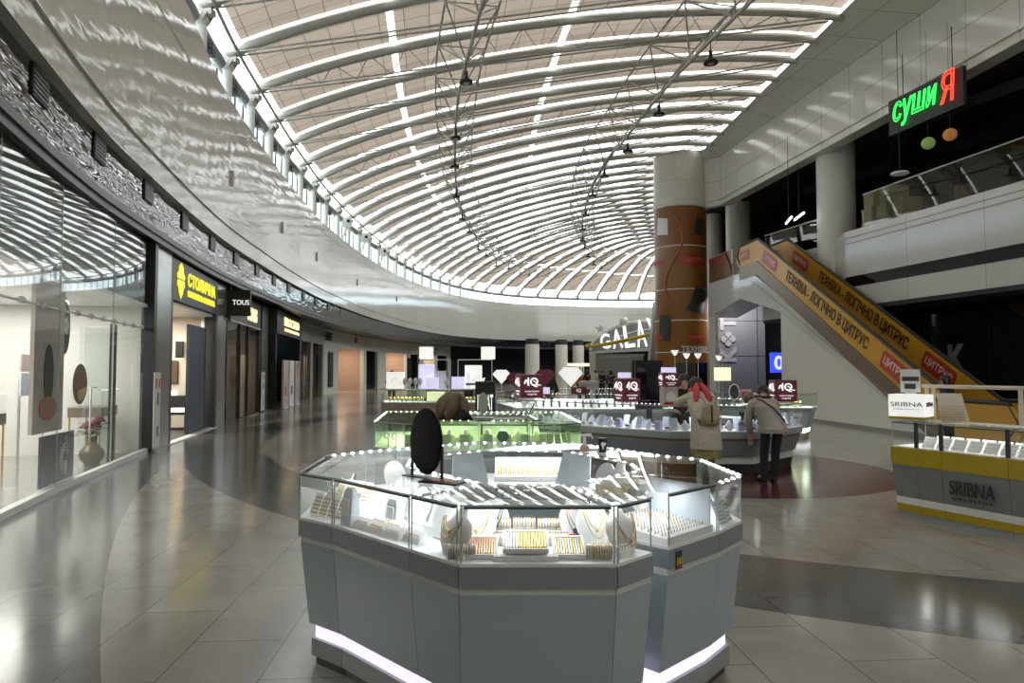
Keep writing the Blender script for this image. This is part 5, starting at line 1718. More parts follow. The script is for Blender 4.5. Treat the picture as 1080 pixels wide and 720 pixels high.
def one_mesh(name, me, label, cat, group):
    return tag(link(name, me), label, cat, group)


def mk_bust(sc=1.0, mt='display_white'):
    def f(name, label, cat, group):
        m = MB(); rings = []
        for z, w, d in ((0, .045, .03), (.012, .05, .035), (.05, .088, .034), (.10, .098, .032), (.135, .088, .030), (.158, .050, .028), (.172, .036, .026), (.20, .034, .025), (.212, .030, .022), (.216, .018, .014)):
            rings.append([(w * sc * math.cos(a), (d * math.sin(a) + .34 * z - .02) * sc, z * sc) for a in (2 * PI * k / 22 for k in range(22))])
        m.loft(rings)
        t = thing(name, label, cat, group=group); m.build('bust_form', mt, t)
        m = MB(); m.beam((0, .09 * sc, 0.002), (0, .055 * sc, .17 * sc), .02, .006); m.build('prop', mt, t)
        return t
    return f


def mk_oval(mt='display_white'):
    """flat oval-topped necklace plate that leans back"""
    def f(name, label, cat, group):
        m = MB()
        out = [(-.055, 0), (.055, 0)] + [(.085 * math.cos(a), .10 + .10 * math.sin(a)) for a in (-.5 + (PI + 1.0) * k / 20 for k in range(21))]
        m.plate(frame((0, 0, 0), (1, 0, 0), (0, -1, .35)), out, .014)
        m.beam((0, .015, .10), (0, .10, 0.003), .02, .006)
        return one_mesh(name, m.mesh(name, mt), label, cat, group)
    return f


def mk_chain(mt, w=.052, drop=.095, r=.0028, beads=0):
    def f(name, label, cat, group):
        m = MB(); pts = []
        for k in range(25):
            a = PI * k / 24
            x = w * math.cos(a); z = .165 - drop * math.sin(a) ** 1.3
            pts.append((x, .34 * z - .02 - .036 - .012 * math.sin(a), z))
        m.tube(pts, r, 5)
        if beads:
            c = pts[12]; m.ell((c[0], c[1], c[2] - .008), (.008, .004, .011), 0, 8, 6)
        return one_mesh(name, m.mesh(name, mt), label, cat, group)
    return f


def mk_tray(w, d, h=.022, mt='display_white'):
    def f(name, label, cat, group):
        t = thing(name, label, cat, group=group)
        m = MB(); m.box((-w / 2, 0, 0), (w / 2, d, h * .6)); m.build('tray_bed', mt, t)
        m = MB()
        m.box((-w / 2 - .008, -.008, 0), (w / 2 + .008, 0, h)); m.box((-w / 2 - .008, d, 0), (w / 2 + .008, d + .008, h))
        m.box((-w / 2 - .008, 0, 0), (-w / 2, d, h)); m.box((w / 2, 0, 0), (w / 2 + .008, d, h)); m.build('tray_rim', mt, t)
        return t
    return f


def mk_strand(mt, l=.15, r=.0036):
    def f(name, label, cat, group):
        m = MB(); pts = []
        for k in range(17):
            s = k / 16; pts.append((.0012 * math.sin(s * 40), l * s, .0))
        m.tube(pts, [r * (1 + .35 * (k % 2)) for k in range(17)], 6)
        m.ell((0, -.004, 0), (.004, .006, .003), 0, 8, 5)
        return one_mesh(name, m.mesh(name, mt), label, cat, group)
    return f


def mk_roll(l, r=.030):
    def f(name, label, cat, group):
        m = MB(); m.tube([(-l / 2, 0, r), (-l / 2 + .004, 0, r), (l / 2 - .004, 0, r), (l / 2, 0, r)], [r * .92, r, r, r * .92], 20)
        m.box((-l / 2, -.02, 0), (l / 2, .02, .008))
        return one_mesh(name, m.mesh(name, 'display_white'), label, cat, group)
    return f


def mk_bangle(mt, r=.0325, w=.0026):
    def f(name, label, cat, group):
        m = MB(); m.tube([(0, r * math.cos(a), .03 + r * math.sin(a)) for a in (2 * PI * k / 20 for k in range(20))], w, 6, closed=True)
        return one_mesh(name, m.mesh(name, mt), label, cat, group)
    return f


def mk_ring(mt, R=.009, w=.0018):
    def f(name, label, cat, group):
        m = MB(); m.tube([(R * math.cos(a), 0, R * .4 + R * math.sin(a)) for a in (2 * PI * k / 14 for k in range(14))], w, 5, closed=True)
        m.ell((0, 0, R * 1.5), (.0035, .003, .003), 0, 7, 5)
        return one_mesh(name, m.mesh(name, mt), label, cat, group)
    return f


def mk_card(w, h, mt='display_white', dots=None, dm='gold', rows=3, cols=3, lean=.45):
    def f(name, label, cat, group):
        t = thing(name, label, cat, group=group)
        fr = frame((0, 0, 0), (1, 0, 0), (0, -1, lean))
        m = MB(); m.plate(fr, [(-w / 2, 0), (w / 2, 0), (w / 2, h), (-w / 2, h)], .006); cd_ = m.build('card', mt, t)
        if rows:
            m = MB()
            for a in range(cols):
                for b in range(rows):
                    x = (a + .5) / cols * w * .9 - w * .45; y = (b + .6) / rows * h * .9
                    for dx in (-.005, .005):
                        p = fr @ Vector((x + dx, y, .008)); m.ell(p, (.0035, .0035, .0045), 0, 7, 5)
            m.build('earrings', dm, cd_)
        return t
    return f


def mk_pad(w=.13, d=.05):
    def f(name, label, cat, group):
        m = MB()
        m.loft([[(x, -d / 2, 0), (x, d / 2, 0), (x, d / 2, .05), (x, -d / 2 + .012, .028)] for x in (-w / 2, w / 2)], 0, False)
        return one_mesh(name, m.mesh(name, 'display_white'), label, cat, group)
    return f


def mk_stud(mt):
    def f(name, label, cat, group):
        m = MB(); m.ell((0, 0, .006), (.0036, .0036, .006), 0, 8, 6); m.tube([(0, 0, .01), (0, .003, .015), (0, .006, .01)], .0009, 4)
        return one_mesh(name, m.mesh(name, mt), label, cat, group)
    return f


rnd = random.Random(5)
# front unit: trays with bracelets, laid out across the front (x in metres, left to right)
trays = [(-.135, 3.05, .0, .125, 'rose', 'white tray of rose gold bracelets left of the raised tray'),
         (.060, 3.03, .030, .185, 'mix', 'raised white tray in the middle filled with silver and gold bracelets'),
         (.255, 3.05, .0, .125, 'silver', 'white tray of fine silver and gold bracelets right of the raised tray')]
for x, y, dz, w, kind, lab in trays:
    t = mk_tray(w, .15)('bracelet_tray', lab, 'jewellery tray', None)
    t.location = (x, y, DK + dz + .004); t.rotation_euler = (.28, 0, 0)
    if dz:
        b = thing('tray_riser', 'white riser block under the raised bracelet tray', 'riser', (x, y + .02, DK))
        m = MB(); m.box((-w / 2, 0, 0), (w / 2, .12, .03)); m.build('block', 'display_white', b, bevel=.003)
        m = MB(); m.box((-w / 2 - .05, -.035, 0), (w / 2 + .05, -.005, .022)); m.build('front_step', 'display_white', b, bevel=.002)
    nb_ = 11 if w < .15 else 16
    for k in range(nb_):
        mt = {'rose': 'rose', 'silver': ('silver', 'gold', 'silver')[k % 3], 'mix': 'silver' if k < 5 else 'gold'}[kind]
        lx = -w / 2 + w * (k + .5) / nb_
        p = Vector((lx, .008, .020)); p = Matrix.Rotation(.28, 3, 'X') @ p + t.location
        lb = {'rose': 'rose gold bracelet lying in the tray left of the raised tray', 'silver': '%s bracelet lying in the tray right of the raised tray' % ('gold' if mt == 'gold' else 'silver'), 'mix': '%s bracelet lying in the raised middle tray' % ('silver' if mt == 'silver' else 'gold')}[kind]
        o = piece('bracelet_' + mt, mk_strand(mt, .135), lb, 'bracelet', p, 0, lb + 's', 'bracelet')
        o.rotation_euler = (.28, 0, 0)
for x, y, l, lab, g in ((-.185, 3.07, .125, 'white display roll of thin bangles at the front left of the bracelet trays', 'thin bangles on the front left roll'), (.385, 3.07, .12, 'white display roll of thin bangles at the front right of the bracelet trays', 'thin bangles on the front right roll')):
    if x < 0:
        x = -.222 + .03
    for q, (dy, dz) in enumerate(((0, 0),)):
        o = mk_roll(l)('bangle_roll', lab, 'jewellery roll', None); o.location = (x - (.03 if x < 0 else 0), y, DK)
        for k in range(11):
            mt = ('rose', 'silver', 'gold')[k % 3] if x > 0 else ('silver', 'rose', 'darkchain')[k % 3]
            lb = '%s bangle on the roll at the front %s of the trays' % ({'rose': 'rose gold', 'silver': 'silver', 'gold': 'gold', 'darkchain': 'dark'}[mt], 'left' if x < 0 else 'right')
            piece('bangle_' + mt, mk_bangle(mt), lb, 'bangle', (o.location.x - l / 2 + l * (k + .5) / 11, y, DK), 0, lb + 's', 'bangle')
# back row of rolls with bracelets
for k, (x, y, z) in enumerate(((-.075, 3.30, .0), (.075, 3.32, .0), (.215, 3.30, .0), (-.06, 3.38, .055), (.06, 3.40, .055), (.18, 3.38, .055))):
    lab = ('white bangle roll in the lower back row, left one', 'white bangle roll in the lower back row, middle one', 'white bangle roll in the lower back row, right one', 'white bangle roll on the upper back step, left one', 'white bangle roll on the upper back step, middle one', 'white bangle roll on the upper back step, right one')[k]
    o = piece('back_roll', mk_roll(.11, .026), lab, 'jewellery roll', (x, y, DK + z), 0, None, 'bangle_roll')
    for q in range(8):
        mt = ('gold', 'rose', 'silver', 'gold')[q % 4] if k < 3 else ('gold', 'gold', 'silver')[q % 3]
        lb = '%s bangle on a roll of the %s back row' % ({'rose': 'rose gold', 'silver': 'silver', 'gold': 'gold'}[mt], 'lower' if k < 3 else 'upper')
        piece('bangle_' + mt, mk_bangle(mt), lb, 'bangle', (x - .055 + .11 * (q + .5) / 8, y, DK + z - .002), 0, lb + 's', 'bangle')
st_ = thing('tray_riser', 'white step under the upper back row of bangle rolls', 'riser', (.06, 3.385, DK))
m = MB(); m.box((-.2, -.035, 0), (.2, .035, .054)); m.build('block', 'display_white', st_, bevel=.002)
m = MB(); m.box((-.2, -.036, .02), (.2, -.035, .03)); m.build('front_strip', 'k_trim', st_)  # thin pale grey strip along the front of the step
o = thing('red_pouch', 'small red and white pouch behind the right bracelet tray', 'pouch', (.285, 3.25, DK))
m = MB(); m.loft([[(.03 * s * math.cos(a), .012 * math.sin(a), z) for a in (2 * PI * k / 14 for k in range(14))] for z, s in ((0, .8), (.02, 1), (.05, .95), (.062, .6))]); m.build('pouch_body', 'red', o)
m = MB(); m.box((-.014, -.014, .018), (.014, -.011, .04)); m.build('white_label', 'white', o)
o = thing('display_card', 'navy card with a jagged edge behind the red pouch', 'card', (.335, 3.30, DK))
m = MB(); m.plate(frame((0, 0, 0), (1, 0, 0), (0, -1, .3)), [(-.04, 0), (.04, 0), (.048, .02), (.04, .03), (.048, .045), (.04, .055), (.048, .07), (.04, .08), (.04, .10), (-.04, .075)], .005); m.build('card', 'navy_card', o)
m = MB(); m.box((-.03, .012, 0), (.03, .04, .01)); m.build('foot', 'navy_card', o)
# busts and necklaces
GA = {'gold': 'gold', 'rose': 'rose gold', 'darkchain': 'dark', 'silver': 'silver'}


def bust(x, y, rz, lab, chains, sc=1.0, kind='bust'):
    p = Vector((x, y, DK))
    if kind == 'bust':
        piece('bust', mk_bust(1.0), lab, 'necklace bust', p, rz, None, 'necklace_bust')
    else:
        piece('oval', mk_oval(), lab, 'necklace stand', p, rz, None, 'necklace_plate')
    for k, (mt, w, drop, lb) in enumerate(chains):
        c = mk_chain(mt, w, drop, .0026, k == 0)('necklace', lb, 'necklace', None)
        off = Vector((0, -.004 * k - (.0 if kind == 'bust' else -.022), 0)); c.location = p + Matrix.Rotation(rz, 3, 'Z') @ off; c.rotation_euler = (0, 0, rz)


bust(-.262, 3.14, -.75, 'white leaning bust draped with gold chains in the narrow corner case', [('gold', .05, .055, 'short gold necklace on the bust in the left corner case'), ('gold', .056, .085, 'middle gold necklace on the bust in the left corner case'), ('rose', .062, .115, 'long rose gold necklace on the bust in the left corner case')])
bust(.51, 3.17, .72, 'white bust with a rose gold chain in the narrow corner case on the right', [('rose', .055, .10, 'thick rose gold necklace on the bust in the right corner case'), ('gold', .06, .125, 'long gold necklace on the bust in the right corner case')])
bust(-.165, 3.29, -.35, 'white oval necklace plate behind the left bangle roll', [('gold', .05, .09, 'gold necklace on the oval plate behind the left bangle roll'), ('gold', .06, .13, 'long gold necklace on the oval plate behind the left bangle roll')], kind='o')
bust(-.10, 3.36, -.1, 'white oval necklace plate with dark chains, left of the back bangle rolls', [('darkchain', .045, .07, 'short dark necklace left of the back bangle rolls'), ('darkchain', .055, .105, 'long dark necklace left of the back bangle rolls')], kind='o')
bust(.318, 3.36, .15, 'white oval necklace plate with thin rose chains behind the navy card', [('rose', .045, .09, 'thin rose gold necklace behind the navy card'), ('rose', .055, .13, 'long thin rose gold necklace behind the navy card')], kind='o')
bust(.395, 3.27, .35, 'white oval necklace plate with gold chains right of the navy card', [('gold', .045, .08, 'short gold necklace right of the navy card'), ('gold', .055, .12, 'long gold necklace right of the navy card')], kind='o')
o = mk_pad(.07, .04)('earring_pad', 'small white pad with three gold rings at the foot of the right corner bust', 'jewellery pad', None); o.location = (.50, 3.09, DK); o.rotation_euler = (0, 0, .6)
o = mk_pad(.07, .04)('earring_pad', 'small white pad with gold studs at the foot of the left corner bust', 'jewellery pad', None); o.location = (-.235, 3.06, DK); o.rotation_euler = (0, 0, -.6)
for cx_, sgn, lb in ((.50, 1, 'gold ring on the pad below the right corner bust'), (-.235, -1, 'gold stud on the pad below the left corner bust')):
    for k in range(3):
        q = Vector((cx_ + (k - 1) * .018 * math.cos(.6), (3.09 if sgn > 0 else 3.06) + sgn * (k - 1) * .018 * math.sin(.6), DK + .036))
        piece('ring_gold', mk_ring('gold'), lb, 'ring', q, .6 * sgn, lb + 's', 'ring')
# long left unit: pillar, pads with earrings, cards
ux = Vector((Cc[0] - B[0], Cc[1] - B[1], 0)).normalized(); uy = Vector((-ux.y, ux.x, 0)); ang = math.atan2(ux.y, ux.x)
Ln = (Vector(Cc) - Vector(B)).length


def lu(u, v):
    p = Vector((B[0], B[1], DK)) + ux * u + uy * v
    return p


for k, (u, v, h) in enumerate(((.075, .07, .20), (.27, .22, .15))):
    o = thing('earring_pillar', ('tall pale blue earring pillar at the left end of the long unit', 'shorter pale blue earring pillar behind the earring pads')[k], 'earring stand', lu(u, v), ang)
    m = MB()
    m.loft([[(x * s, y * s2, z) for x, y in ((-.05, -.03), (.05, -.03), (.05, .03), (-.05, .03))] for z, s, s2 in ((0, 1, 1.2), (h * .8, .9, .7), (h * .95, .7, .5), (h, .4, .3))], 0, False); m.build('pillar', 'display_blue', o, bevel=.004)
    m = MB(); m.box((-.03, -.034, h * .25), (.03, -.026, h * .7)); m.build('slot_panel', 'display_white', o)
pads = [(.20, .07), (.34, .07), (.48, .07), (.24, .15), (.38, .15), (.52, .15), (.62, .09), (.42, .24), (.56, .24)]
for k, (u, v) in enumerate(pads):
    lab = 'white earring pad in the %s row, %s' % (('front', 'middle', 'front', 'back')[0 if k < 3 else 1 if k < 6 else 2 if k == 6 else 3], ('first from the pillar', 'second from the pillar', 'third from the pillar', 'first from the left', 'second from the left', 'third from the left', 'next to the narrow corner case', 'left one', 'right one')[k])
    piece('pad', mk_pad(), lab, 'jewellery pad', lu(u, v), ang, None, 'earring_pad')
    for q in range(7):
        mt = ('rose', 'gold', 'silver')[k % 3]
        lb = '%s stud earring on the %s pads of the long unit' % (GA[mt], ('front', 'middle', 'front', 'back')[0 if k < 3 else 1 if k < 6 else 2 if k == 6 else 3])
        piece('stud_' + mt, mk_stud(mt), lb, 'earring', lu(u - .055 + .11 * (q + .5) / 7, v - .012) + Vector((0, 0, .030)), ang, lb + 's', 'stud_earring')
for k, (u, v) in enumerate(((.16, .27), (.30, .34), (.44, .37), (.58, .36), (.66, .22))):
    lab = 'white oval plate leaning behind the earring pads, %s from the pillar' % ('first', 'second', 'third', 'fourth', 'fifth')[k]
    piece('oval', mk_oval(), lab, 'necklace stand', lu(u, v), ang, None, 'necklace_plate')
# left corner unit: gold earring cards in rows
cards = []
for r_ in range(3):
    for q in range(4):
        cards.append((A[0] + .055 + (B[0] - A[0]) * (q + .3) / 4 + r_ * .05, A[1] + .0 + (B[1] - A[1]) * (q + .3) / 4 + .07 + r_ * .09, r_, q))
for x, y, r_, q in cards:
    lab = 'white card of gold earrings in the left corner case, %s row, %s' % (('front', 'second', 'back')[r_], ('leftmost', 'second from left', 'third from left', 'rightmost')[q])
    piece('card_gold', mk_card(.07, .12, 'display_white', True, 'gold', 5, 3), lab, 'earring card', (x, y, DK + .03 * r_), -.65, None, 'earring_card')
for k, (x, y) in enumerate(((-1.14, 4.15), (-1.13, 4.32), (-1.10, 4.50))):
    piece('card_lace', mk_card(.13, .16, 'k_trim', True, 'silver', 5, 4), 'grey lace patterned card along the left side of the nearest kiosk, %s' % ('nearest the corner', 'middle one', 'farthest one')[k], 'earring card', (x, y, DK), -1.4, None, 'earring_card')
for k, (x, y) in enumerate(((-.80, 4.80), (-.62, 4.93))):
    bust(x, y, -2.4 + PI, ('white oval plate in the rear left case, near one', 'white oval plate in the rear left case, far one')[k], [], kind='o')
# right unit: ring tray
gx = Vector((H[0] - G[0], H[1] - G[1], 0)).normalized(); gy = Vector((-gx.y, gx.x, 0)); ga_ = math.atan2(gx.y, gx.x)
rt_ = thing('ring_tray', 'large white sloping tray full of small rings behind the blue and yellow sticker', 'jewellery tray', Vector((G[0], G[1], DK)) + gx * .23 + gy * .03, ga_)
m = MB(); m.loft([[(x, 0, 0), (x, .40, 0), (x, .40, .06), (x, 0, .028)] for x in (-.21, .21)], 0, False); m.build('tray_bed', 'display_white', rt_)
m = MB(); m.box((-.21, -.006, 0), (.21, 0, .034)); m.build('front_lip', 'display_white', rt_)
for a in range(15):
    for b in range(9):
        p = rt_.location + gx * (-.195 + .39 * (a + .5) / 15) + gy * (.02 + .36 * (b + .5) / 9) + Vector((0, 0, .030 + .032 * (b + .5) / 9))
        mt = ('silver', 'silver', 'rose', 'silver', 'gold')[(a * 3 + b * 7) % 5]
        lb = '%s ring standing in the large ring tray' % GA[mt]
        piece('ring_' + mt, mk_ring(mt), lb, 'ring', p, ga_ + .3, lb + 's', 'ring')
o = thing('back_board', 'pale blue board standing upright behind the ring tray', 'board', Vector((H[0], H[1], DK)) + gx * -.03 + gy * .03, ga_ + PI / 2 - .05)
m = MB(); m.box((0, 0, 0), (.40, .008, .235)); m.build('board', 'display_blue', o)
m = MB(); m.box((0, .008, 0), (.4, .03, .008)); m.build('foot', 'display_blue', o)
for k, (x, y, rz) in enumerate(((1.14, 3.72, .8), (1.19, 3.80, .9), (1.20, 4.0, 1.4), (1.19, 4.2, 1.5))):
    piece('card_silver', mk_card(.09, .13, 'display_blue', True, 'silver', 6, 4), 'pale card of silver pendants in the right corner case, %s from the front' % ('first', 'second', 'third', 'fourth')[k], 'earring card', (x, y, DK), rz, None, 'earring_card')
# rear units: white seats, shelves and gold rows seen through the opening
for x, y, rz, lab in ((-.30, 4.86, .35, 'large white slanted display board left of the opening of the nearest kiosk'), (.44, 4.88, -.55, 'large white slanted display board right of the opening of the nearest kiosk')):
    o = thing('slant_board', lab, 'display board', (x, y + .10, DK), rz)
    m = MB(); m.plate(frame((0, 0, 0), (1, 0, 0), (0, -1, .35)), [(-.14, 0), (.14, 0), (.11, .235), (-.11, .235)], .014); m.build('board', 'display_blue', o, bevel=.003)
    m = MB(); m.box((-.12, 0.0, 0), (.12, .07, .02)); m.build('foot', 'display_white', o)
sh = thing('bracelet_shelf', 'long white shelf with gold bracelet rows in the rear case of the nearest kiosk', 'jewellery shelf', (.13, 5.16, DK))
m = MB(); m.box((-.26, 0, 0), (.26, .16, .035)); m.build('shelf', 'display_white', sh, bevel=.003)
m = MB(); m.plate(frame((0, .10, .035), (1, 0, 0), (0, -1, .6)), [(-.26, 0), (.26, 0), (.26, .14), (-.26, .14)], .006); m.build('back_slope', 'k_trim', sh)
for k in range(26):
    lb = 'gold bracelet hanging on the long shelf in the rear case'
    o = piece('bracelet_gold', mk_strand('gold', .135), lb, 'bracelet', (.13 - .24 + .48 * (k + .5) / 26, 5.255, DK + .04), 0, 'gold bracelets on the rear shelf', 'bracelet'); o.rotation_euler = (1.0, 0, 0)
for k, (x, y, rz, lab) in enumerate(((.62, 4.72, -.9, 'small round white plate in the rear right case near the gold tablet'), (.70, 4.62, -.9, 'white leaning bust beside the gold tablet in the rear right case'))):
    bust(x, y, rz, lab, [], kind='o' if k == 0 else 'bust')
o = thing('gold_tablet', 'pale gold tablet sign leaning in the rear right case of the nearest kiosk', 'sign', (.64, 4.50, DK + .01), -.3)
m = MB(); m.plate(frame((0, 0, 0), (1, 0, 0), (0, -1, .5)), [(-.09, 0), (.10, 0), (.12, .07), (-.10, .09)], .01); m.build('tablet', 'box_yellow', o)
m = MB(); m.box((-.05, 0, 0), (.05, .05, .008)); m.build('foot', 'dark_metal', o)
o = thing('grey_bowl', 'dark grey round display bowl in the rear right case behind the gold tablet', 'bowl', (.82, 4.62, DK))
m = MB(); m.lathe([(.05, 0), (.10, .04), (.11, .08), (.09, .085), (.05, .05)], 24); m.build('bowl_body', 'k_upper', o)
m = MB(); m.lathe([(.112, .076), (.112, .086), (.105, .086)], 24); m.build('bowl_rim', 'steel_grey', o)

# things standing on the nearest kiosk
TOP = 1.088
mr = thing('oval_mirror', 'black oval table mirror on two posts standing on the nearest kiosk', 'mirror', (-.458, 3.70, TOP), math.atan2(-.195, .249))
m = MB(); m.box((-.165, -.028, 0), (.165, .028, .008)); m.build('base_bar', 'black', mr, bevel=.002)
for sx in (-.112, .112):
    m = MB(); m.box((sx - .006, -.006, .008), (sx + .006, .006, .175)); m.build('post', 'black', mr)
m = MB(); m.plate(frame((0, -.008, .20), (1, 0, 0), (0, -1, 0.0)), [(.112 * math.cos(a), .172 * math.sin(a)) for a in (2 * PI * k / 48 for k in range(48))], .008); m.build('glass_face', 'mirror_dark', mr)
m = MB(); m.tube([(.114 * math.cos(a), -.004, .20 + .174 * math.sin(a)) for a in (2 * PI * k / 48 for k in range(48))], .006, 6, closed=True); m.build('rim', 'black', mr)
kt = thing('black_tray', 'flat black tray with a red trim in front of the oval mirror', 'tray', (-.36, 3.555, TOP), math.atan2(-.195, .249) + .22)
m = MB(); m.box((-.115, -.055, 0), (.115, .055, .010)); m.build('tray_body', 'black', kt, bevel=.003)
m = MB()
for k in range(4):
    m.box((-.06 + k * .035, -.03, .010), (-.035 + k * .035, .02, .0125))
m.build('dark_red_pieces', 'ad_swirl', kt)
sb = thing('spray_bottle', 'small spray bottle with a white trigger and amber liquid on the nearest kiosk', 'spray bottle', (.52, 4.93, TOP))
m = MB(); m.lathe([(.03, 0), (.034, .005), (.034, .03), (.024, .042), (.012, .05)], 18); m.build('bottle', 'pink_wall', sb)
m = MB(); m.lathe([(.012, .05), (.014, .065), (.011, .075), (.012, .10)], 12); 
m.beam((-.03, 0, .112), (.05, 0, .118), .018, .02); m.tube([(.045, 0, .112), (.058, 0, .10), (.055, 0, .088)], .006, 6); m.build('trigger_head', 'white', sb)
cp = thing('paper_cup', 'black paper cup with a white print beside the spray bottle', 'cup', (.64, 4.86, TOP))
m = MB(); m.lathe([(.026, 0), (.036, .092), (.034, .092), (.024, .004)], 24); m.build('cup_body', 'black', cp)
m = MB(); m.lathe([(.038, .09), (.038, .098), (.030, .102), (.0, .102)], 24); m.build('lid', 'dark_metal', cp)
m = MB(); m.plate(frame((0, -.037, .055), (1, 0, 0), (0, -1, -.1)), [(-.006, -.03), (.004, -.03), (.006, -.005), (.018, .002), (.022, .016), (.008, .018), (-.004, .024), (-.018, .012), (-.012, -.004)], .003); m.build('white_print', 'white', cp)
stk = thing('price_sticker', 'small blue yellow and red sticker on the dark upper panel of the right unit', 'sticker', Vector((G[0], G[1], .765)) + gx * .075 - gy * .004, ga_)
m = MB(); m.box((-.024, -.002, -.042), (.024, .002, .042)); m.build('paper', 'navy_card', stk)
m = MB(); m.box((-.024, -.004, -.02), (.024, -.002, .012)); m.build('yellow_strip', 'yellow_lam', stk)
m = MB(); m.box((-.02, -.004, -.038), (.02, -.002, -.026)); m.build('red_strip', 'red', stk)


# ---- green lit kiosk behind it
GR2 = 'counter units of the green lit kiosk'
ring2 = [(-1.78, 9.72), (-1.57, 7.80), (-1.18, 7.45), (-.35, 7.42), (.18, 7.40), (.46, 7.40), (.78, 7.65), (.68, 9.55)]
in2 = [(-1.2, 9.2), (-1.05, 8.1), (-.95, 8.0), (-.35, 7.98), (.18, 7.97), (.24, 7.97), (.30, 8.08), (.2, 9.1)]
lab2 = ['left side counter unit of the green lit kiosk', 'left corner counter unit of the green lit kiosk with white hook displays', 'front left counter unit of the green lit kiosk behind the oval mirror', 'front middle counter unit of the green lit kiosk with the dark diamond stand', 'narrow front counter unit of the green lit kiosk under the maroon leaflet', 'right corner counter unit of the green lit kiosk', 'right side counter unit of the green lit kiosk', 'rear counter unit of the green lit kiosk behind the fair haired seller']
for k in range(8):
    a, b = ring2[k], ring2[(k + 1) % 8]; ia, ib = in2[k], in2[(k + 1) % 8]
    unit([a, b, ib, ia], 1, 'green', lab2[k], GR2, k in (0, 6, 7))
DG = .806
xs_ = [-1.05, -.88, -.70, -.52, -.27, -.10, .06, .27]
for k, x in enumerate(xs_):
    p = Vector((x, 7.62, DG))
    piece('green_bust', mk_bust(.95, 'display_green'), 'pale green bust in the front of the green lit kiosk, %s from left' % ('first', 'second', 'third', 'fourth', 'fifth', 'sixth', 'seventh', 'eighth')[k], 'necklace bust', p, 0, None, 'necklace_bust')
    mt = ('gold', 'darkchain', 'gold', 'rose')[k % 4]
    c = piece('green_chain_' + mt, mk_chain(mt, .052, .095, .003, 1), '%s necklace on the %s green bust from left' % (GA[mt], ('first', 'second', 'third', 'fourth', 'fifth', 'sixth', 'seventh', 'eighth')[k]), 'necklace', p, 0, None, 'necklace')
for k in range(7):
    x = -1.12 + k * .20 + (.06 if k > 3 else 0)
    piece('card_green', mk_card(.10, .16, 'display_green', True, 'gold', 4, 3, .2), 'pale green earring card along the front of the green lit kiosk, %s from left' % ('first', 'second', 'third', 'fourth', 'fifth', 'sixth', 'seventh')[k], 'earring card', (x, 7.50, DG), 0, None, 'earring_card')
o = thing('diamond_stand', 'dark diamond shaped stand in the front of the green lit kiosk', 'display stand', (-.10, 7.47, DG))
m = MB(); m.plate(frame((0, -.02, .12), (1, 0, 0), (0, -1, .1)), [(-.07, .02), (-.04, .08), (.04, .08), (.07, .02), (0, -.08)], .02); m.build('diamond', 'k_upper', o)
m = MB(); m.box((-.03, -.03, 0), (.03, .03, .01)); m.tube([(0, -.02, 0), (0, -.02, .05)], .008, 6); m.build('foot', 'black', o)
for k, (x, y) in enumerate(((-1.40, 7.80), (-1.30, 7.72))):
    o = thing('earring_hook', ('white curled earring hook in the left corner of the green lit kiosk', 'smaller white curled earring hook beside the other in the green lit kiosk')[k], 'display hook', (x, y, DG))
    m = MB(); m.tube([(0, 0, 0), (.0, 0, .06), (-.01, 0, .10)] + [(-.02 - .028 * math.cos(a) * -1, 0, .12 + .03 * math.sin(a)) for a in (PI * 1.4 * q / 10 for q in range(11))], .008 - .002 * k, 6); m.build('hook', 'display_white', o)
    m = MB(); m.lathe([(.03, 0), (.03, .006), (.0, .008)], 14); m.build('foot', 'display_white', o)
for k, (x, y) in enumerate(((.35, 7.58), (.43, 7.60), (.52, 7.66), (.60, 7.76), (.66, 7.9))):
    piece('card_green', None, 'pale green card in the right corner of the green lit kiosk, %s from front' % ('first', 'second', 'third', 'fourth', 'fifth')[k], 'earring card', (x, y, DG), .5 + .15 * k)
om = thing('oval_mirror', 'pale grey oval mirror on a thin stem standing on the green lit kiosk', 'mirror', (-.33, 7.86, TOP))
m = MB(); m.plate(frame((0, 0, .20), (1, 0, 0), (0, -1, .1)), [(.058 * math.cos(a), .125 * math.sin(a)) for a in (2 * PI * k / 32 for k in range(32))], .008); m.build('mirror_back', 'mirror_grey', om)
m = MB(); m.tube([(-.03, 0, .0), (-.03, 0, .12)], .004, 5); m.tube([(.03, 0, 0), (.03, 0, .12)], .004, 5); m.build('stem', 'alu', om)
m = MB(); m.box((-.09, -.03, 0), (.09, .03, .008)); m.build('base', 'black', om)
lf = thing('leaflet_stand', 'maroon and green leaflets crossed on a black stand on the green lit kiosk', 'leaflet stand', (.24, 8.25 - .35, TOP))
m = MB(); m.box((-.09, -.045, 0), (.09, .045, .012)); m.build('base', 'black', lf)
m = MB(); m.beam((-.08, 0, .01), (.02, 0, .20), .012, .05, 0, (0, 1, 0)); m.build('maroon_leaflet', 'maroon', lf)
m = MB(); m.beam((.06, .02, .01), (.0, .02, .16), .012, .04, 0, (0, 1, 0)); m.build('green_leaflet', 'display_green', lf)
for k, (x, y, w, mt, lab) in enumerate(((-.04, 8.62, .36, 'k_kick', 'dark grey low cabinet inside the green lit kiosk behind the round mirror'), (-.36, 8.86, .22, 'stone_grey', 'pale grey low cabinet inside the green lit kiosk beside the seller'))):
    o = thing('low_cabinet', lab, 'cabinet', (x, y, 0))
    m = MB(); m.box((-w / 2, -.18, 0), (w / 2, .18, 1.04)); m.build('body', mt, o, bevel=.004)
    m = MB(); m.box((-w / 2 - .01, -.19, 1.04), (w / 2 + .01, .19, 1.06)); m.build('worktop', mt, o)
    m = MB(); m.box((-w / 2 + .03, -.19, .1), (w / 2 - .03, -.18, .98)); m.build('door', mt, o)


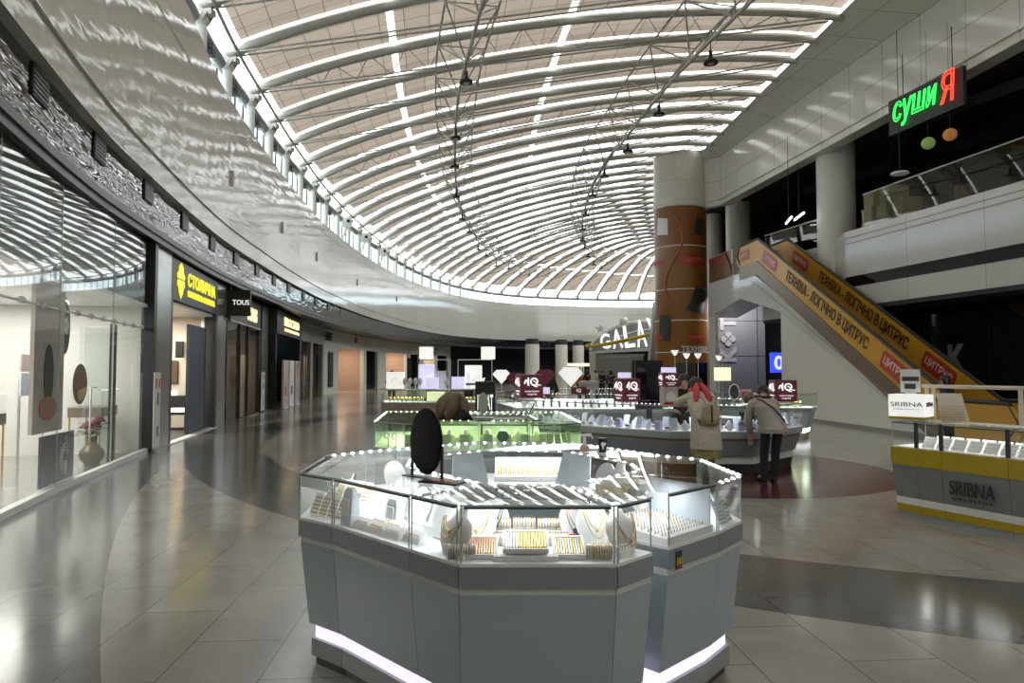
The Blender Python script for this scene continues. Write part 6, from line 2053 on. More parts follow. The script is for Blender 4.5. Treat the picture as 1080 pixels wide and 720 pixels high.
# ---- open-path kiosks
def ring_units(outer, depth, style, labels, group, closed=False):
    n = len(outer); inner = []
    for i in range(n):
        p = Vector(outer[i])
        a = Vector(outer[i - 1]) if (i > 0 or closed) else None
        b = Vector(outer[(i + 1) % n]) if (i < n - 1 or closed) else None
        d0 = (p - a).normalized() if a is not None else None; d1 = (b - p).normalized() if b is not None else None
        if d0 is None: d0 = d1
        if d1 is None: d1 = d0
        nn = (Vector((-d0.y, d0.x)) + Vector((-d1.y, d1.x))).normalized(); c = nn.dot(Vector((-d0.y, d0.x)))
        inner.append(tuple(p + nn * depth / max(.5, c)))
    out = []
    for k in range(n if closed else n - 1):
        out.append(unit([outer[k], outer[(k + 1) % n], inner[(k + 1) % n], inner[k]], 1, style, labels[k], group))
    return inner


iq_out = [(-.30, 14.6), (.02, 13.25), (1.25, 12.0), (2.5, 10.85), (3.9, 10.8), (5.05, 11.9), (5.15, 13.6), (4.2, 15.0)]
iq_in = ring_units(iq_out, .55, 'iq', ['far left counter unit of the bronze banded kiosk', 'left counter unit of the bronze banded kiosk behind the green lit one', 'counter unit of the bronze banded kiosk under the black screen', 'front counter unit of the bronze banded kiosk where the woman in cream leans', 'right corner counter unit of the bronze banded kiosk where the stooping shopper stands', 'right side counter unit of the bronze banded kiosk beside the red floor', 'rear right counter unit of the bronze banded kiosk'], 'counter units of the bronze banded kiosk')
bx = None
r5 = random.Random(9)
for k in range(6 - 1):
    a, b = Vector(iq_out[k + 1]), Vector(iq_out[k + 2]); d = (b - a); L = d.length; d.normalize(); nn = Vector((-d.y, d.x)); an = math.atan2(d.y, d.x)
    m_ = int(L / .17)
    for q in range(m_):
        for row in range(2):
            p = a + d * (L * (q + .5) / m_) + nn * (.12 + row * .2)
            kind = (q + row * 2 + k) % 4
            seg = ('far left', 'left', 'front', 'right corner', 'right side')[k]
            loc = (p.x, p.y, .706)
            if kind == 0:
                piece('lilac_block', lambda name, label, cat, group: (lambda t: (MB().box((-.05, -.04, 0), (.05, .04, .12)).build('block', 'lilac', t), MB().box((-.035, -.05, .12), (.035, .02, .15)).build('watch_top', 'silver', t), t)[-1])(thing(name, label, cat, group=group)), 'lilac block with a watch in the %s unit of the bronze banded kiosk' % seg, 'display block', loc, an, 'lilac blocks in the %s unit' % seg, 'display_block')
            elif kind == 1:
                piece('white_box', lambda name, label, cat, group: (lambda t: (MB().box((-.05, -.04, 0), (.05, .04, .06)).build('cushion', 'display_white', t), MB().box((-.03, -.045, .03), (.03, -.04, .05)).build('dark_watch', 'darkchain', t), t)[-1])(thing(name, label, cat, group=group)), 'white watch cushion in the %s unit of the bronze banded kiosk' % seg, 'display cushion', loc, an, 'white cushions in the %s unit' % seg, 'display_cushion')
            elif kind == 2:
                piece('iq_card', mk_card(.11, .2, 'display_blue', True, 'silver', 6, 4, .3), 'pale blue jewellery card in the %s unit of the bronze banded kiosk' % seg, 'earring card', loc, an, 'pale blue cards in the %s unit' % seg, 'earring_card')
            else:
                piece('iq_bust', mk_bust(.72, 'display_blue'), 'pale blue bust in the %s unit of the bronze banded kiosk' % seg, 'necklace bust', loc, an, 'pale blue busts in the %s unit' % seg, 'necklace_bust')


def iq_sign(x, y, z, s, lab, rz=0, h=None, left=None, post=False):
    h = h or s
    o = thing('sign_cube', lab, 'sign', (x, y, z), rz)
    m = MB(); m.box((-s / 2, -s / 2, .02), (s / 2, s / 2, h + .02)); m.build('box', 'maroon', o, bevel=.004)
    m = MB(); m.box((-s * .4, -s * .4, 0), (s * .4, s * .4, .02)); m.build('foot', 'white', o)
    for fr in (frame((0, -s / 2 - .002, .02), (1, 0, 0), (0, -1, 0)), frame((-s / 2 - .002, 0, .02), (0, -1, 0), (-1, 0, 0))):
        me = text_mesh('IQ', size=.3, ext=.002, height=h * .42, bold=.006); me.transform(fr @ Matrix.Translation((.04 * s, h * .66, 0))); me.materials.clear(); me.materials.append(M['sign_white']); link('logo_lettering', me, o)
        m = MB(); m.tube([fr @ Vector((s * (-.34 + .16 * k / 8 ), h * (.60 + .16 * math.sin(PI * k / 8)), .003)) for k in range(9)], .010 * s / .3, 5); m.tube([fr @ Vector((s * (.04 + .36 * k / 8), h * (.72 - .22 * k / 8 + .03 * math.sin(k)), .003)) for k in range(9)], .006 * s / .3, 5); m.build('logo_swash', 'sign_white', o)
        for body, yy, w in (('ювелірна', .28, .62), ('карта', .14, .40)):
            me = text_mesh(body, size=.2, ext=.002, width=s * w, height=h * .085); me.transform(fr @ Matrix.Translation((0, h * yy, 0))); me.materials.clear(); me.materials.append(M['sign_white']); link('small_lettering', me, o)
    return o


iq_sign(2.02, 12.05, 1.10, .34, 'maroon cube sign with white logo on the counter left of the black screen', .42, .40)
o = thing('lit_box', 'small lilac lit box standing on the maroon cube sign by the black screen', 'sign', (1.98, 12.05, 1.525), .42)
m = MB(); m.box((-.10, -.06, 0), (.10, .06, .10)); m.build('box', 'lightbox_lilac', o, bevel=.004)
m = MB(); m.box((-.11, -.07, -.005), (.11, .07, .01)); m.build('foot', 'white', o)
iq_sign(4.78, 12.10, 1.10, .37, 'maroon cube sign with white logo on the right corner of the bronze banded kiosk', -.05)
iq_sign(2.55, 11.15, 1.38, .26, 'maroon cube sign on the poster block beside the woman in cream', .1, .22)
o = thing('poster_stand', 'white printed poster block under the maroon cube beside the black screen', 'poster stand', (2.55, 11.15, 1.10), .1)
m = MB(); m.box((-.12, -.10, 0), (.12, .10, .28)); m.build('block', 'poster', o)
m = MB(); m.plate(frame((0, -.102, .14), (1, 0, 0), (0, -1, 0)), [(.08 * math.cos(a), .08 * math.sin(a)) for a in (2 * PI * k / 20 for k in range(20))], .003); m.build('ring_print', 'k_trim', o)
m = MB(); m.box((-.11, -.104, .01), (.11, -.10, .05)); m.build('red_print', 'red', o)
o = thing('lit_box', 'small lilac lit box on the maroon cube beside the woman in cream', 'sign', (2.55, 11.15, 1.622), .1)
m = MB(); m.box((-.11, -.05, 0), (.11, .05, .09)); m.build('box', 'lightbox_lilac', o)
m = MB(); m.box((-.12, -.06, -.002), (.12, .06, .01)); m.build('foot', 'white', o)
iq_sign(.34, 13.75, 1.10, .46, 'maroon cube sign with white logo above the far left of the bronze banded kiosk', .25)
scn = thing('screen_totem', 'tall black unlit screen standing on the bronze banded kiosk', 'screen', (2.44, 12.22, 0), .05)
m = MB(); m.box((-.235, -.03, .98), (.235, .03, 1.83)); m.build('screen_panel', 'black_gloss', scn, bevel=.006)
m = MB(); m.box((-.245, -.02, .97), (.245, .04, 1.84)); m.build('screen_frame', 'black', scn)
m = MB(); m.box((-.2, -.12, 0), (.2, .16, .03)); m.box((-.05, -.02, 0), (.05, .03, .98)); m.build('pedestal', 'black', scn)
lm = thing('lit_sign', 'cream lit sign board on a thin stem above the bronze banded kiosk', 'lit sign', (4.12, 13.4, 1.10))
m = MB(); m.box((-.16, -.02, .36), (.16, .02, .62)); m.build('panel', 'lightbox_warm', lm)
m = MB(); m.tube([(0, 0, 0), (0, 0, .86)], .008, 6); m.build('stem', 'alu', lm)
m = MB(); m.lathe([(.05, .84), (.06, .88), (.03, .90)], 12); m.build('top_cap', 'white', lm)
m = MB(); m.lathe([(.10, 0), (.10, .01), (.02, .02)], 16); m.build('foot', 'alu', lm)
rm = thing('round_mirror', 'small dark round mirror on the counter beside the woman in cream', 'mirror', (3.76, 11.6, 1.10), .2)
m = MB(); m.plate(frame((0, 0, .20), (1, 0, 0), (0, -1, .1)), [(.085 * math.cos(a), .12 * math.sin(a)) for a in (2 * PI * k / 28 for k in range(28))], .008); m.build('mirror_face', 'charcoal', rm)
m = MB(); m.tube([(.092 * math.cos(a), -.004, .20 + .128 * math.sin(a)) for a in (2 * PI * k / 28 for k in range(28))], .010, 6, closed=True); m.build('rim', 'white', rm)
m = MB(); m.tube([(0, .01, 0), (0, .01, .09)], .008, 6); m.lathe([(.06, 0), (.06, .01), (.02, .014)], 16); m.build('stem', 'white', rm)
o = thing('small_poster', 'small red and white standing card to the right of the round mirror', 'card', (4.02, 11.75, 1.10))
m = MB(); m.plate(frame((0, 0, 0), (1, 0, 0), (0, -1, .15)), [(-.09, 0), (.09, 0), (.09, .24), (-.09, .24)], .008); m.build('card', 'poster', o)
m = MB(); m.box((-.07, -.012, .10), (.07, .02, .2)); m.build('red_print', 'red', o)
ct = None
for k in range(3):
    p = Vector((3.7 + k * .42, 11.0 + (0, .12, .5)[k] * .6 + .1, 1.1))
# ---- tan fronted kiosk far left with lit boxes on top
GT = 'counter units of the tan fronted kiosk'
ring_units([(-4.05, 21.2), (-3.74, 20.0), (-2.55, 20.0), (-1.95, 20.0), (-.98, 20.0), (-.7, 21.0)], .6, 'tan', ['left side counter unit of the tan fronted kiosk', 'left front counter unit of the tan fronted kiosk with gold pieces', 'middle front counter unit of the tan fronted kiosk with a lit cream panel', 'right front counter unit of the tan fronted kiosk', 'right side counter unit of the tan fronted kiosk'], GT)
o = thing('display_backlight', 'lit cream panel behind the glass in the middle of the tan fronted kiosk', 'display panel', (-2.25, 20.18, .735))
m = MB(); m.box((-.26, 0, 0), (.26, .03, .30)); m.build('panel', 'lightbox_warm', o)
m = MB(); m.box((-.27, -.01, 0), (.27, .04, .02)); m.build('rail', 'white', o)
for k in range(22):
    x = -3.6 + k * .12
    if -2.55 < x < -1.95: continue
    piece('gold_stand', lambda name, label, cat, group: (lambda t: (MB().lathe([(.03, 0), (.03, .02), (.05, .08), (.03, .12)], 10).build('cone', 'display_white', t), MB().lathe([(.05, .08), (.054, .09), (.03, .13), (.0, .14)], 10).build('gold_top', 'gold', t), t)[-1])(thing(name, label, cat, group=group)), 'small gold topped cone in the tan fronted kiosk', 'ring cone', (x, 20.2, .735), 0, 'gold topped cones in the tan fronted kiosk', 'ring_cone')
boxes = [(-3.45, 20.3, .5, .52, 'lightbox', 'large white lit box at the left end of the tan fronted kiosk'), (-2.55, 20.46, .45, .75, 'lightbox_lilac', 'tall lilac lit display tower on the tan fronted kiosk'), (-2.35, 20.16, .36, .36, 'lightbox_lilac', 'low lilac lit box in front of the left lilac tower'), (-2.13, 20.47, .3, .55, 'k_trim', 'grey display box beside the left lilac tower'), (-1.58, 20.17, .38, .38, 'lightbox_lilac', 'low lilac lit box on the right half of the tan fronted kiosk'), (-1.15, 20.45, .5, .72, 'lightbox', 'bright white lit display tower on the right of the tan fronted kiosk'), (-1.28, 20.14, .12, .5, 'lightbox_lilac', 'thin lilac lit tower in front of the bright white tower on the tan fronted kiosk')]
for x, y, w, h, mt, lab in boxes:
    o = thing('lit_display', lab, 'lit box', (x, y, 1.09))
    m = MB(); m.box((-w / 2, -w / 3, .03), (w / 2, w / 3, h)); m.build('box', mt, o, bevel=.01)
    m = MB(); m.box((-w / 2 - .02, -w / 3 - .02, 0), (w / 2 + .02, w / 3 + .02, .03)); m.build('foot', 'white', o)
    if 'large white' in lab:
        m = MB(); m.tube([(-.12, -w / 3 - .004, .22), (0, -w / 3 - .004, .36), (.12, -w / 3 - .004, .22)], .008, 4); m.build('house_print', 'k_trim', o)
for x, y, w, lab in ((-2.45, 22.2, .9, 'thin metal canopy with a lit cube over the left of the tan fronted kiosk'), (-1.2, 22.2, 1.1, 'thin metal canopy with a lit cube over the right of the tan fronted kiosk')):
    o = thing('canopy_frame', lab, 'canopy', (x, y, 0))
    m = MB()
    for sx in (-w / 2, w / 2):
        m.tube([(sx, 0, 0), (sx, 0, 2.0)], .02, 6)
    m.tube([(-w / 2, 0, 2.0), (w / 2, 0, 2.0)], .02, 6); m.build('frame', 'alu', o)
    m = MB(); m.box((-w / 2 - .1, -.1, 2.02), (-w / 2 + .32, .25, 2.42)) if x < -2 else m.box((w / 2 - .35, -.1, 2.02), (w / 2 + .1, .25, 2.42)); m.build('lit_cube', 'lightbox', o)
for k in range(14):
    x = -3.15 + k * .15
    if -2.62 < x < -2.08 or -1.86 < x < -1.14: continue
    piece('glass_piece', lambda name, label, cat, group: (lambda t: (MB().lathe([(.05, 0), (.05, .01), (.012, .03), (.012, .12), (.06, .2), (.065, .28), (.04, .3)], 12).build('stand', 'alu', t), MB().ell((0, 0, .30), (.05, .05, .05), 0, 10, 7).build('crystal', 'display_blue', t), t)[-1])(thing(name, label, cat, group=group)), 'small crystal stand on top of the tan fronted kiosk', 'display stand', (x, 20.12 + .05 * (k % 3), 1.09), 0, 'crystal stands on the tan fronted kiosk', 'crystal_stand')
bk = thing('black_sign_stand', 'black sign stand with white letters right of the tan fronted kiosk', 'sign stand', (-.72, 18.6, 0))
m = MB(); m.box((-.27, -.15, 0), (.27, .15, 1.36)); m.build('body', 'black', bk, bevel=.01)
text('lettering', 'KARAT', frame((0, -.152, .80), (1, 0, 0), (0, -1, 0)), 'sign_white', bk, size=.3, ext=.003, width=.42, height=.42, bold=.006)
o = thing('crown_sign', 'white crown shaped lit sign above the black sign stand', 'sign', (-1.0, 19.2, 1.30))
m = MB(); m.plate(frame((0, 0, 0), (1, 0, 0), (0, -1, 0)), [(-.2, 0), (.2, 0), (.25, .16), (.12, .12), (.0, .26), (-.12, .12), (-.25, .16)], .03); m.build('crown', 'lightbox', o)
m = MB(); m.box((-.3, -.04, -.06), (.3, .06, 0)); m.tube([(0, .02, -1.3), (0, .02, 0)], .02, 6); m.build('base', 'tan', o)
# ---- kiosk in the middle distance
GM = 'counter units of the kiosk in the middle distance'
ring_units([(-.45, 19.4), (.10, 16.6), (1.9, 16.2), (3.6, 16.3), (5.2, 17.2), (5.6, 19.2)], .6, 'mid', ['dark sided counter unit of the middle distance kiosk, next to the black sign stand', 'left front counter unit of the kiosk in the middle distance', 'centre front counter unit of the kiosk in the middle distance', 'right front counter unit of the kiosk in the middle distance', 'right side counter unit of the kiosk in the middle distance'], GM)
ring_units([(.3, 21.2), (2.2, 21.0), (4.2, 21.2), (6.0, 22.0)], .6, 'mid', ['left counter unit of the farthest kiosk row', 'centre counter unit of the farthest kiosk row', 'right counter unit of the farthest kiosk row'], 'counter units of the farthest kiosk row')
for k in range(26):
    x = .3 + k * .19; y = (16.75 - .22 * x if x < 1.9 else 16.35) if x < 3.6 else 16.3 + (x - 3.6) * .56
    piece('mid_card', mk_card(.13, .2, 'display_white', True, 'silver', 4, 3, .3), 'white card of silver jewellery in the kiosk in the middle distance', 'earring card', (x, y + .22, .757), 0, 'white cards in the middle distance kiosk', 'earring_card')
dia = lambda s: [(-.5 * s, .12 * s), (-.28 * s, .36 * s), (.28 * s, .36 * s), (.5 * s, .12 * s), (0, -.42 * s)]
for x, y, z, s, mt, lab in ((-.28, 18.2, 1.50, .48, 'lightbox', 'white diamond shaped sign on a stem left of the maroon diamonds'), (.10, 17.2, 1.42, .5, 'maroon', 'maroon diamond shaped sign on a stem, nearest the white diamond'), (.85, 17.6, 1.48, .55, 'maroon', 'maroon diamond shaped sign on a stem behind the dark suited seller'), (1.42, 16.6, 1.52, .60, 'lightbox', 'bright white diamond shaped sign above the middle kiosk')):
    o = thing('diamond_sign', lab, 'sign', (x, y, 1.09))
    m = MB(); m.plate(frame((0, 0, z - 1.09), (1, 0, 0), (0, -1, 0)), dia(s), .06); m.build('diamond', mt, o, bevel=.004)
    m = MB(); m.tube([(0, -.03, 0), (0, -.03, z - 1.09 - .3 * s)], .012, 6); m.lathe([(.08, 0), (.08, .012), (.02, .02)], 14); m.build('stem', 'alu', o)
o = thing('roll_lamp', 'grey horizontal cylinder beside the bright white diamond sign', 'display roll', (1.85, 16.6, 1.09))
m = MB(); m.tube([(-.22, 0, .22), (.24, 0, .22)], .10, 16); m.build('cylinder', 'stone_grey', o)
m = MB(); m.box((-.15, -.06, 0), (-.1, .06, .14)); m.box((.12, -.06, 0), (.17, .06, .14)); m.build('cradle', 'alu', o)
o = thing('maroon_box', 'maroon box with white letters under the bright white diamond sign', 'sign', (1.6, 16.45, 1.09))
m = MB(); m.box((-.18, -.06, 0), (.18, .06, .17)); m.build('box', 'maroon', o)
text('lettering', 'IQ', frame((0, -.062, .085), (1, 0, 0), (0, -1, 0)), 'sign_white', o, size=.1, ext=.002, height=.09)
for k, (x, y) in enumerate(((.75, 16.55), (2.6, 16.4))):
    o = thing('lit_box', ('lilac lit box on the middle kiosk left of the bright white diamond', 'lilac lit box on the middle kiosk right of the grey cylinder')[k], 'sign', (x, y, 1.09))
    m = MB(); m.box((-.16, -.06, .01), (.16, .06, .16)); m.build('box', 'lightbox_lilac', o)
    m = MB(); m.box((-.17, -.07, 0), (.17, .07, .012)); m.build('foot', 'white', o)
# small white spotlights on tall stems over the middle kiosks
sl = None
for k, (x, y, z) in enumerate(((4.05, 17.0, 2.10), (4.43, 17.35, 2.03), (4.72, 17.35, 2.03), (5.30, 17.5, 1.98))):
    lab = 'white cone spotlight on a tall stem, %s' % ('left one before the advert column', 'left of the close pair', 'right of the close pair', 'rightmost one near the cream lit sign')[k]
    o = thing('stem_spotlight', lab, 'spotlight', (x, y, 1.09))
    m = MB(); m.tube([(0, 0, 0), (0, 0, z - 1.15)], .012, 6); m.build('stem', 'alu', o)
    m = MB(); m.lathe([(.03, z - 1.16), (.085, z - 1.06), (.095, z - 1.03), (.02, z - 1.03)], 14); m.build('cone_shade', 'lightbox', o)
# ---- side kiosk by the escalator wall
ring_units([(5.35, 17.6), (6.1, 16.7), (7.2, 16.45), (7.62, 17.1)], .5, 'side', ['left counter unit of the small kiosk by the escalator wall', 'front counter unit of the small kiosk by the escalator wall', 'right end counter unit of the small kiosk by the escalator wall'], 'counter units of the small kiosk by the escalator wall')
for k in range(9):
    piece('gold_stand', None, 'small gold topped cone in the kiosk by the escalator wall', 'ring cone', (6.2 + k * .11, 16.85, .767), 0, 'gold topped cones in the kiosk by the escalator wall', 'ring_cone')
# ---- yellow banded kiosk on the right
sd = Vector((.419, -.908)); sn = Vector((-sd.y, sd.x)) * -1   # sn points into the kiosk
sn = Vector((.908, .419))
S0 = Vector((4.38, 7.93))
cuts = [0, .30, .58, 1.25, 2.1, 3.2]
for k in range(5):
    a, b = S0 + sd * cuts[k], S0 + sd * cuts[k + 1]
    poly = [tuple(a), tuple(b), tuple(b + sn * .6), tuple(a + sn * .6)]
    if k == 0:
        poly = [tuple(a + sn * .6), tuple(a), tuple(b), tuple(b + sn * .6)]
    unit(poly, 2 if k == 0 else 1, 'sribna', ('far end counter unit of the yellow banded kiosk under the white sign box', 'counter unit of the yellow banded kiosk right of the sign box', 'counter unit of the yellow banded kiosk with the brand lettering', 'counter unit of the yellow banded kiosk near the picture edge', 'nearest counter unit of the yellow banded kiosk')[k], 'counter units of the yellow banded kiosk')
sang = math.atan2(sd.y, sd.x)
for c in cuts[1:4]:
    p = S0 + sd * c
    o = thing('case_post', 'dark grey upright between glass panes of the yellow banded kiosk', 'post', (p.x - .004 * sn.x, p.y - .004 * sn.y, .80), sang, 'uprights of the yellow banded kiosk')
    m = MB(); m.box((-.02, -.006, 0), (.02, .012, .282)); m.build('upright', 'dark_metal', o)
lt = S0 + sd * .90 - sn * .012
o = thing('brand_lettering', 'black brand lettering on the grey front of the yellow banded kiosk', 'lettering', (lt.x, lt.y, .40), sang)
nrm = -sn
text('lettering', 'SRIBNA', frame((0, -.012, .03), (1, 0, 0), (0, -1, .07)), 'ink', o, size=.2, ext=.004, width=.46, height=.15, bold=.002)
text('small_lettering', 'ЮВЕЛІРНА', frame((0, -.008, -.085), (1, 0, 0), (0, -1, .07)), 'ink', o, size=.1, ext=.003, width=.40, height=.03, spacing=1.6)
for k in range(20):
    c = .36 + (k // 2) * .165; p = S0 + sd * c + sn * (.10 + .20 * (k % 2))
    piece('sr_pad', mk_card(.14, .14, 'display_white', True, 'silver', 3, 4, .75), 'white sloping pad of silver jewellery in the yellow banded kiosk', 'jewellery pad', (p.x, p.y, .806), sang, 'white pads in the yellow banded kiosk', 'jewellery_pad')
p = S0 + sd * .12 + sn * .18
o = thing('sign_cube', 'white sign box with a yellow lower edge on the yellow banded kiosk', 'sign', (p.x, p.y, 1.09), -.82)
m = MB(); m.box((-.19, -.15, .05), (.19, .15, .30)); m.build('box', 'lightbox', o)
m = MB(); m.box((-.19, -.152, .02), (.19, .152, .05)); m.build('yellow_edge', 'yellow_lam', o)
m = MB(); m.box((-.06, -.06, -.002), (.06, .06, .02)); m.build('foot', 'white', o)
text('lettering', 'SRIBNA', frame((0, -.153, .19), (1, 0, 0), (0, -1, 0)), 'ink', o, size=.1, ext=.002, width=.33, height=.05)
text('small_lettering', 'ЮВЕЛІРНА', frame((0, -.153, .135), (1, 0, 0), (0, -1, 0)), 'ink', o, size=.1, ext=.001, width=.27, height=.014)
text('lettering', 'SRIBNA', frame((.192, 0, .19), (0, 1, 0), (1, 0, 0)), 'ink', o, size=.1, ext=.002, width=.25, height=.05)
q = p + sn * .06
o = thing('picture_card', 'grey printed picture card standing above the white sign box', 'picture card', (p.x, p.y, 1.392), -.42)
m = MB(); m.box((-.10, -.006, 0.02), (.10, .006, .285)); m.build('card', 'k_trim', o)
m = MB(); m.box((-.085, -.008, .15), (.085, -.006, .2)); m.box((-.06, -.008, .06), (.05, -.006, .12)); m.build('print', 'k_kick', o)
m = MB(); m.box((-.05, -.04, 0), (.05, .04, .02)); m.build('foot', 'white', o)
p = S0 + sd * .55 + sn * .25
o = thing('price_board', 'cream slotted board leaning on top of the yellow banded kiosk', 'display board', (p.x, p.y, 1.082), -.45)
m = MB(); m.plate(frame((0, 0, 0), (1, 0, 0), (0, -1, .3)), [(-.10, 0), (.16, 0), (.10, .34), (-.14, .34)], .012); m.build('board', 'cream_wall', o)
m = MB()
for k in range(9):
    m.beam((-.11, -.012 + .012 * k, .04 + .03 * k), (.12, -.012 + .012 * k, .04 + .03 * k), .012, .006)
m.build('slots', 'box_yellow', o)
o = thing('bracelet_rack', 'cream T bar jewellery rack on top of the yellow banded kiosk', 'rack', (p.x + .1, p.y + .22, 1.082), sang)
for x in (-.25, -.17, .75):
    m = MB(); m.tube([(x, 0, 0), (x, 0, .40)], .022, 10); m.build('post', 'cream_wall', o)
m = MB(); m.tube([(-.3, 0, .40), (1.6, 0, .40)], .022, 10); m.build('bar', 'cream_wall', o)
m = MB(); m.box((-.32, -.06, 0), (.9, .06, .012)); m.build('foot', 'white', o)

# ================================================================ people
def skin_mesh(V, E, R, sub=2):
    me = bpy.data.meshes.new('body_form'); me.from_pydata([tuple(v) for v in V], E, [])
    o = bpy.data.objects.new('body_form', me); COL.objects.link(o)
    o.modifiers.new('Skin', 'SKIN').use_smooth_shade = True
    for i, r in enumerate(R):
        sv = me.skin_vertices[0].data[i]
        sv.radius = r if isinstance(r, tuple) else (r, r)
        sv.use_root = (i == 0)
    s = o.modifiers.new('Subdivision', 'SUBSURF'); s.levels = s.render_levels = sub
    dg = bpy.context.evaluated_depsgraph_get(); dg.update()
    res = bpy.data.meshes.new_from_object(o.evaluated_get(dg))
    bpy.data.objects.remove(o); bpy.data.meshes.remove(me)
    return res


class Rig:
    def __init__(self):
        self.V = []; self.E = []; self.R = []

    def add(self, p, r, parent=None):
        self.V.append(Vector(p)); self.R.append(r)
        if parent is not None:
            self.E.append((parent, len(self.V) - 1))
        return len(self.V) - 1


def head_frame(c, face, up=(0, 0, 1)):
    y = Vector(face).normalized(); x = y.cross(Vector(up)).normalized(); z = x.cross(y)
    m = Matrix((x, y, z)).transposed().to_4x4(); m.translation = Vector(c)
    return m


def person(label, loc, rz, J, st, group=None, sub=2):
    t = thing('person', label, 'person', loc, rz, group)
    hf = head_frame(J['head'], J['face'], J.get('up', (0, 0, 1)))
    fine = sub >= 2
    # one continuous body
    g = Rig()
    sl0 = st.get('slim', 1.0); pel = g.add(J['pelvis'], (.125 * sl0 ** 1.4, .10 * sl0 ** 1.4)); sp = g.add(J['spine'], (.115, .09), pel); che = g.add(J['chest'], (.13, .10), sp)
    nb_ = g.add(J['neck'], .055, che)
    hb = g.add(hf @ Vector((0, .01, -.075)), .056, nb_)
    hc = g.add(hf @ Vector((0, .005, .0)), .078, hb); g.add(hf @ Vector((0, -.008, .055)), .070, hc)
    if fine:
        n1 = g.add(hf @ Vector((0, .085, -.012)), .014, hc)
        g.add(hf @ Vector((0, .098, -.024)), .010, n1)
    for s, k in ((-1, 'l'), (1, 'r')):
        sh = g.add(J['sh_' + k], .055, che); el = g.add(J['el_' + k], .040, sh); wr = g.add(J['wr_' + k], .026, el)
        d = (Vector(J['wr_' + k]) - Vector(J['el_' + k])).normalized()
        if 'hand_' + k in J:
            d = Vector(J['hand_' + k]).normalized()
        side = d.cross(Vector((0, 0, 1)))
        side = side.normalized() if side.length > .2 else Vector((1, 0, 0))
        nrm = side.cross(d).normalized()
        W = Vector(J['wr_' + k]); palm = g.add(W + d * .05, (.030, .018), wr)
        if fine:
            for f, (off, ln) in enumerate(((-.026, .060), (-.009, .072), (.009, .068), (.025, .052))):
                b = g.add(W + d * .085 + side * off, .0095, palm)
                b2 = g.add(W + d * (.085 + ln * .55) + side * off * 1.15 - nrm * .008, .0085, b)
                g.add(W + d * (.085 + ln * .95) + side * off * 1.2 - nrm * .026, .007, b2)
            b = g.add(W + d * .05 + side * .034 * -s - nrm * .008, .011, palm)
            g.add(W + d * .088 + side * .050 * -s - nrm * .018, .0085, b)
        else:
            g.add(W + d * .13 - nrm * .02, .02, palm)
        hp = g.add(J['hip_' + k], .085 * sl0, pel); kn = g.add(J['kn_' + k], .055, hp); an = g.add(J['an_' + k], .036, kn)
        g.add(J['toe_' + k], .03, an)
    me = skin_mesh(g.V, g.E, g.R, sub); me.materials.append(M['skin']); link('body', me, t)
    # face
    if st.get('face', True):
        m = MB()
        for s in (-1, 1):
            m.ell(hf @ Vector((s * .030, .074, .012)), (.011, .007, .006), 0, 8, 6, hf.to_3x3())
        m.build('eyes', 'ink', t)
        m = MB(); m.ell(hf @ Vector((0, .073, -.048)), (.022, .008, .006), 0, 8, 6, hf.to_3x3()); m.build('mouth', 'ad_swirl', t)
        for s in (-1, 1):
            m = MB(); m.ell(hf @ Vector((s * .078, -.005, -.005)), (.010, .020, .030), 0, 8, 6, hf.to_3x3()); m.build('ear', 'skin', t)
    # hair: a cap that leaves the face open, plus a fall of hair if long
    m = MB(); nu, nv = 22, 14; idx = {}
    for j in range(nv + 1):
        th = PI * j / nv
        for i in range(nu):
            ph = 2 * PI * i / nu
            p = Vector((.094 * math.sin(th) * math.sin(ph), .108 * math.sin(th) * math.cos(ph) - .012, .112 * math.cos(th) + .02))
            idx[j, i] = p
    for j in range(nv):
        for i in range(nu):
            q = [idx[j, i], idx[j, (i + 1) % nu], idx[j + 1, (i + 1) % nu], idx[j + 1, i]]
            c = sum(q, Vector()) / 4
            if (c.y > .035 and c.z < .055) or c.z < (-.075 if st['hair'] != 'crop' else -.045):
                continue
            m.add([hf @ p for p in q], [(3, 2, 1, 0)], 0, True)
    if st['hair'] == 'long':
        n = 13; rings = []
        for z, w, d, dn in ((.05, .088, .07, 0), (-.04, .105, .08, 0), (-.13, .12, .085, .01), (-.22, .115, .07, .03), (-.30, .07, .04, .05)):
            ring = []
            for k in range(n):
                a = PI + PI * k / (n - 1)
                ring.append((w * math.cos(a), d * math.sin(a) - .02, z))
            for k in range(n - 1, -1, -1):
                a = PI + PI * k / (n - 1)
                ring.append((w * .72 * math.cos(a), d * .55 * math.sin(a) - .02, z))
            hang = st.get('fall', 1.0)
            rr = []
            for p in ring:
                wp = hf @ Vector((p[0], p[1], max(p[2], -.03)))
                if p[2] < -.03:
                    wp = wp + Vector((0, 0, (p[2] + .03))) * hang + Vector(st.get('fall_dir', (0, 0, 0))) * (-(p[2] + .03))
                rr.append(wp)
            rings.append(rr)
        m.loft(rings)
    elif st['hair'] == 'bun':
        m.ell(hf @ Vector((0, -.12, .04)), (.045, .045, .045), 0, 12, 8)
    m.build('hair', st['hair_mat'], t)
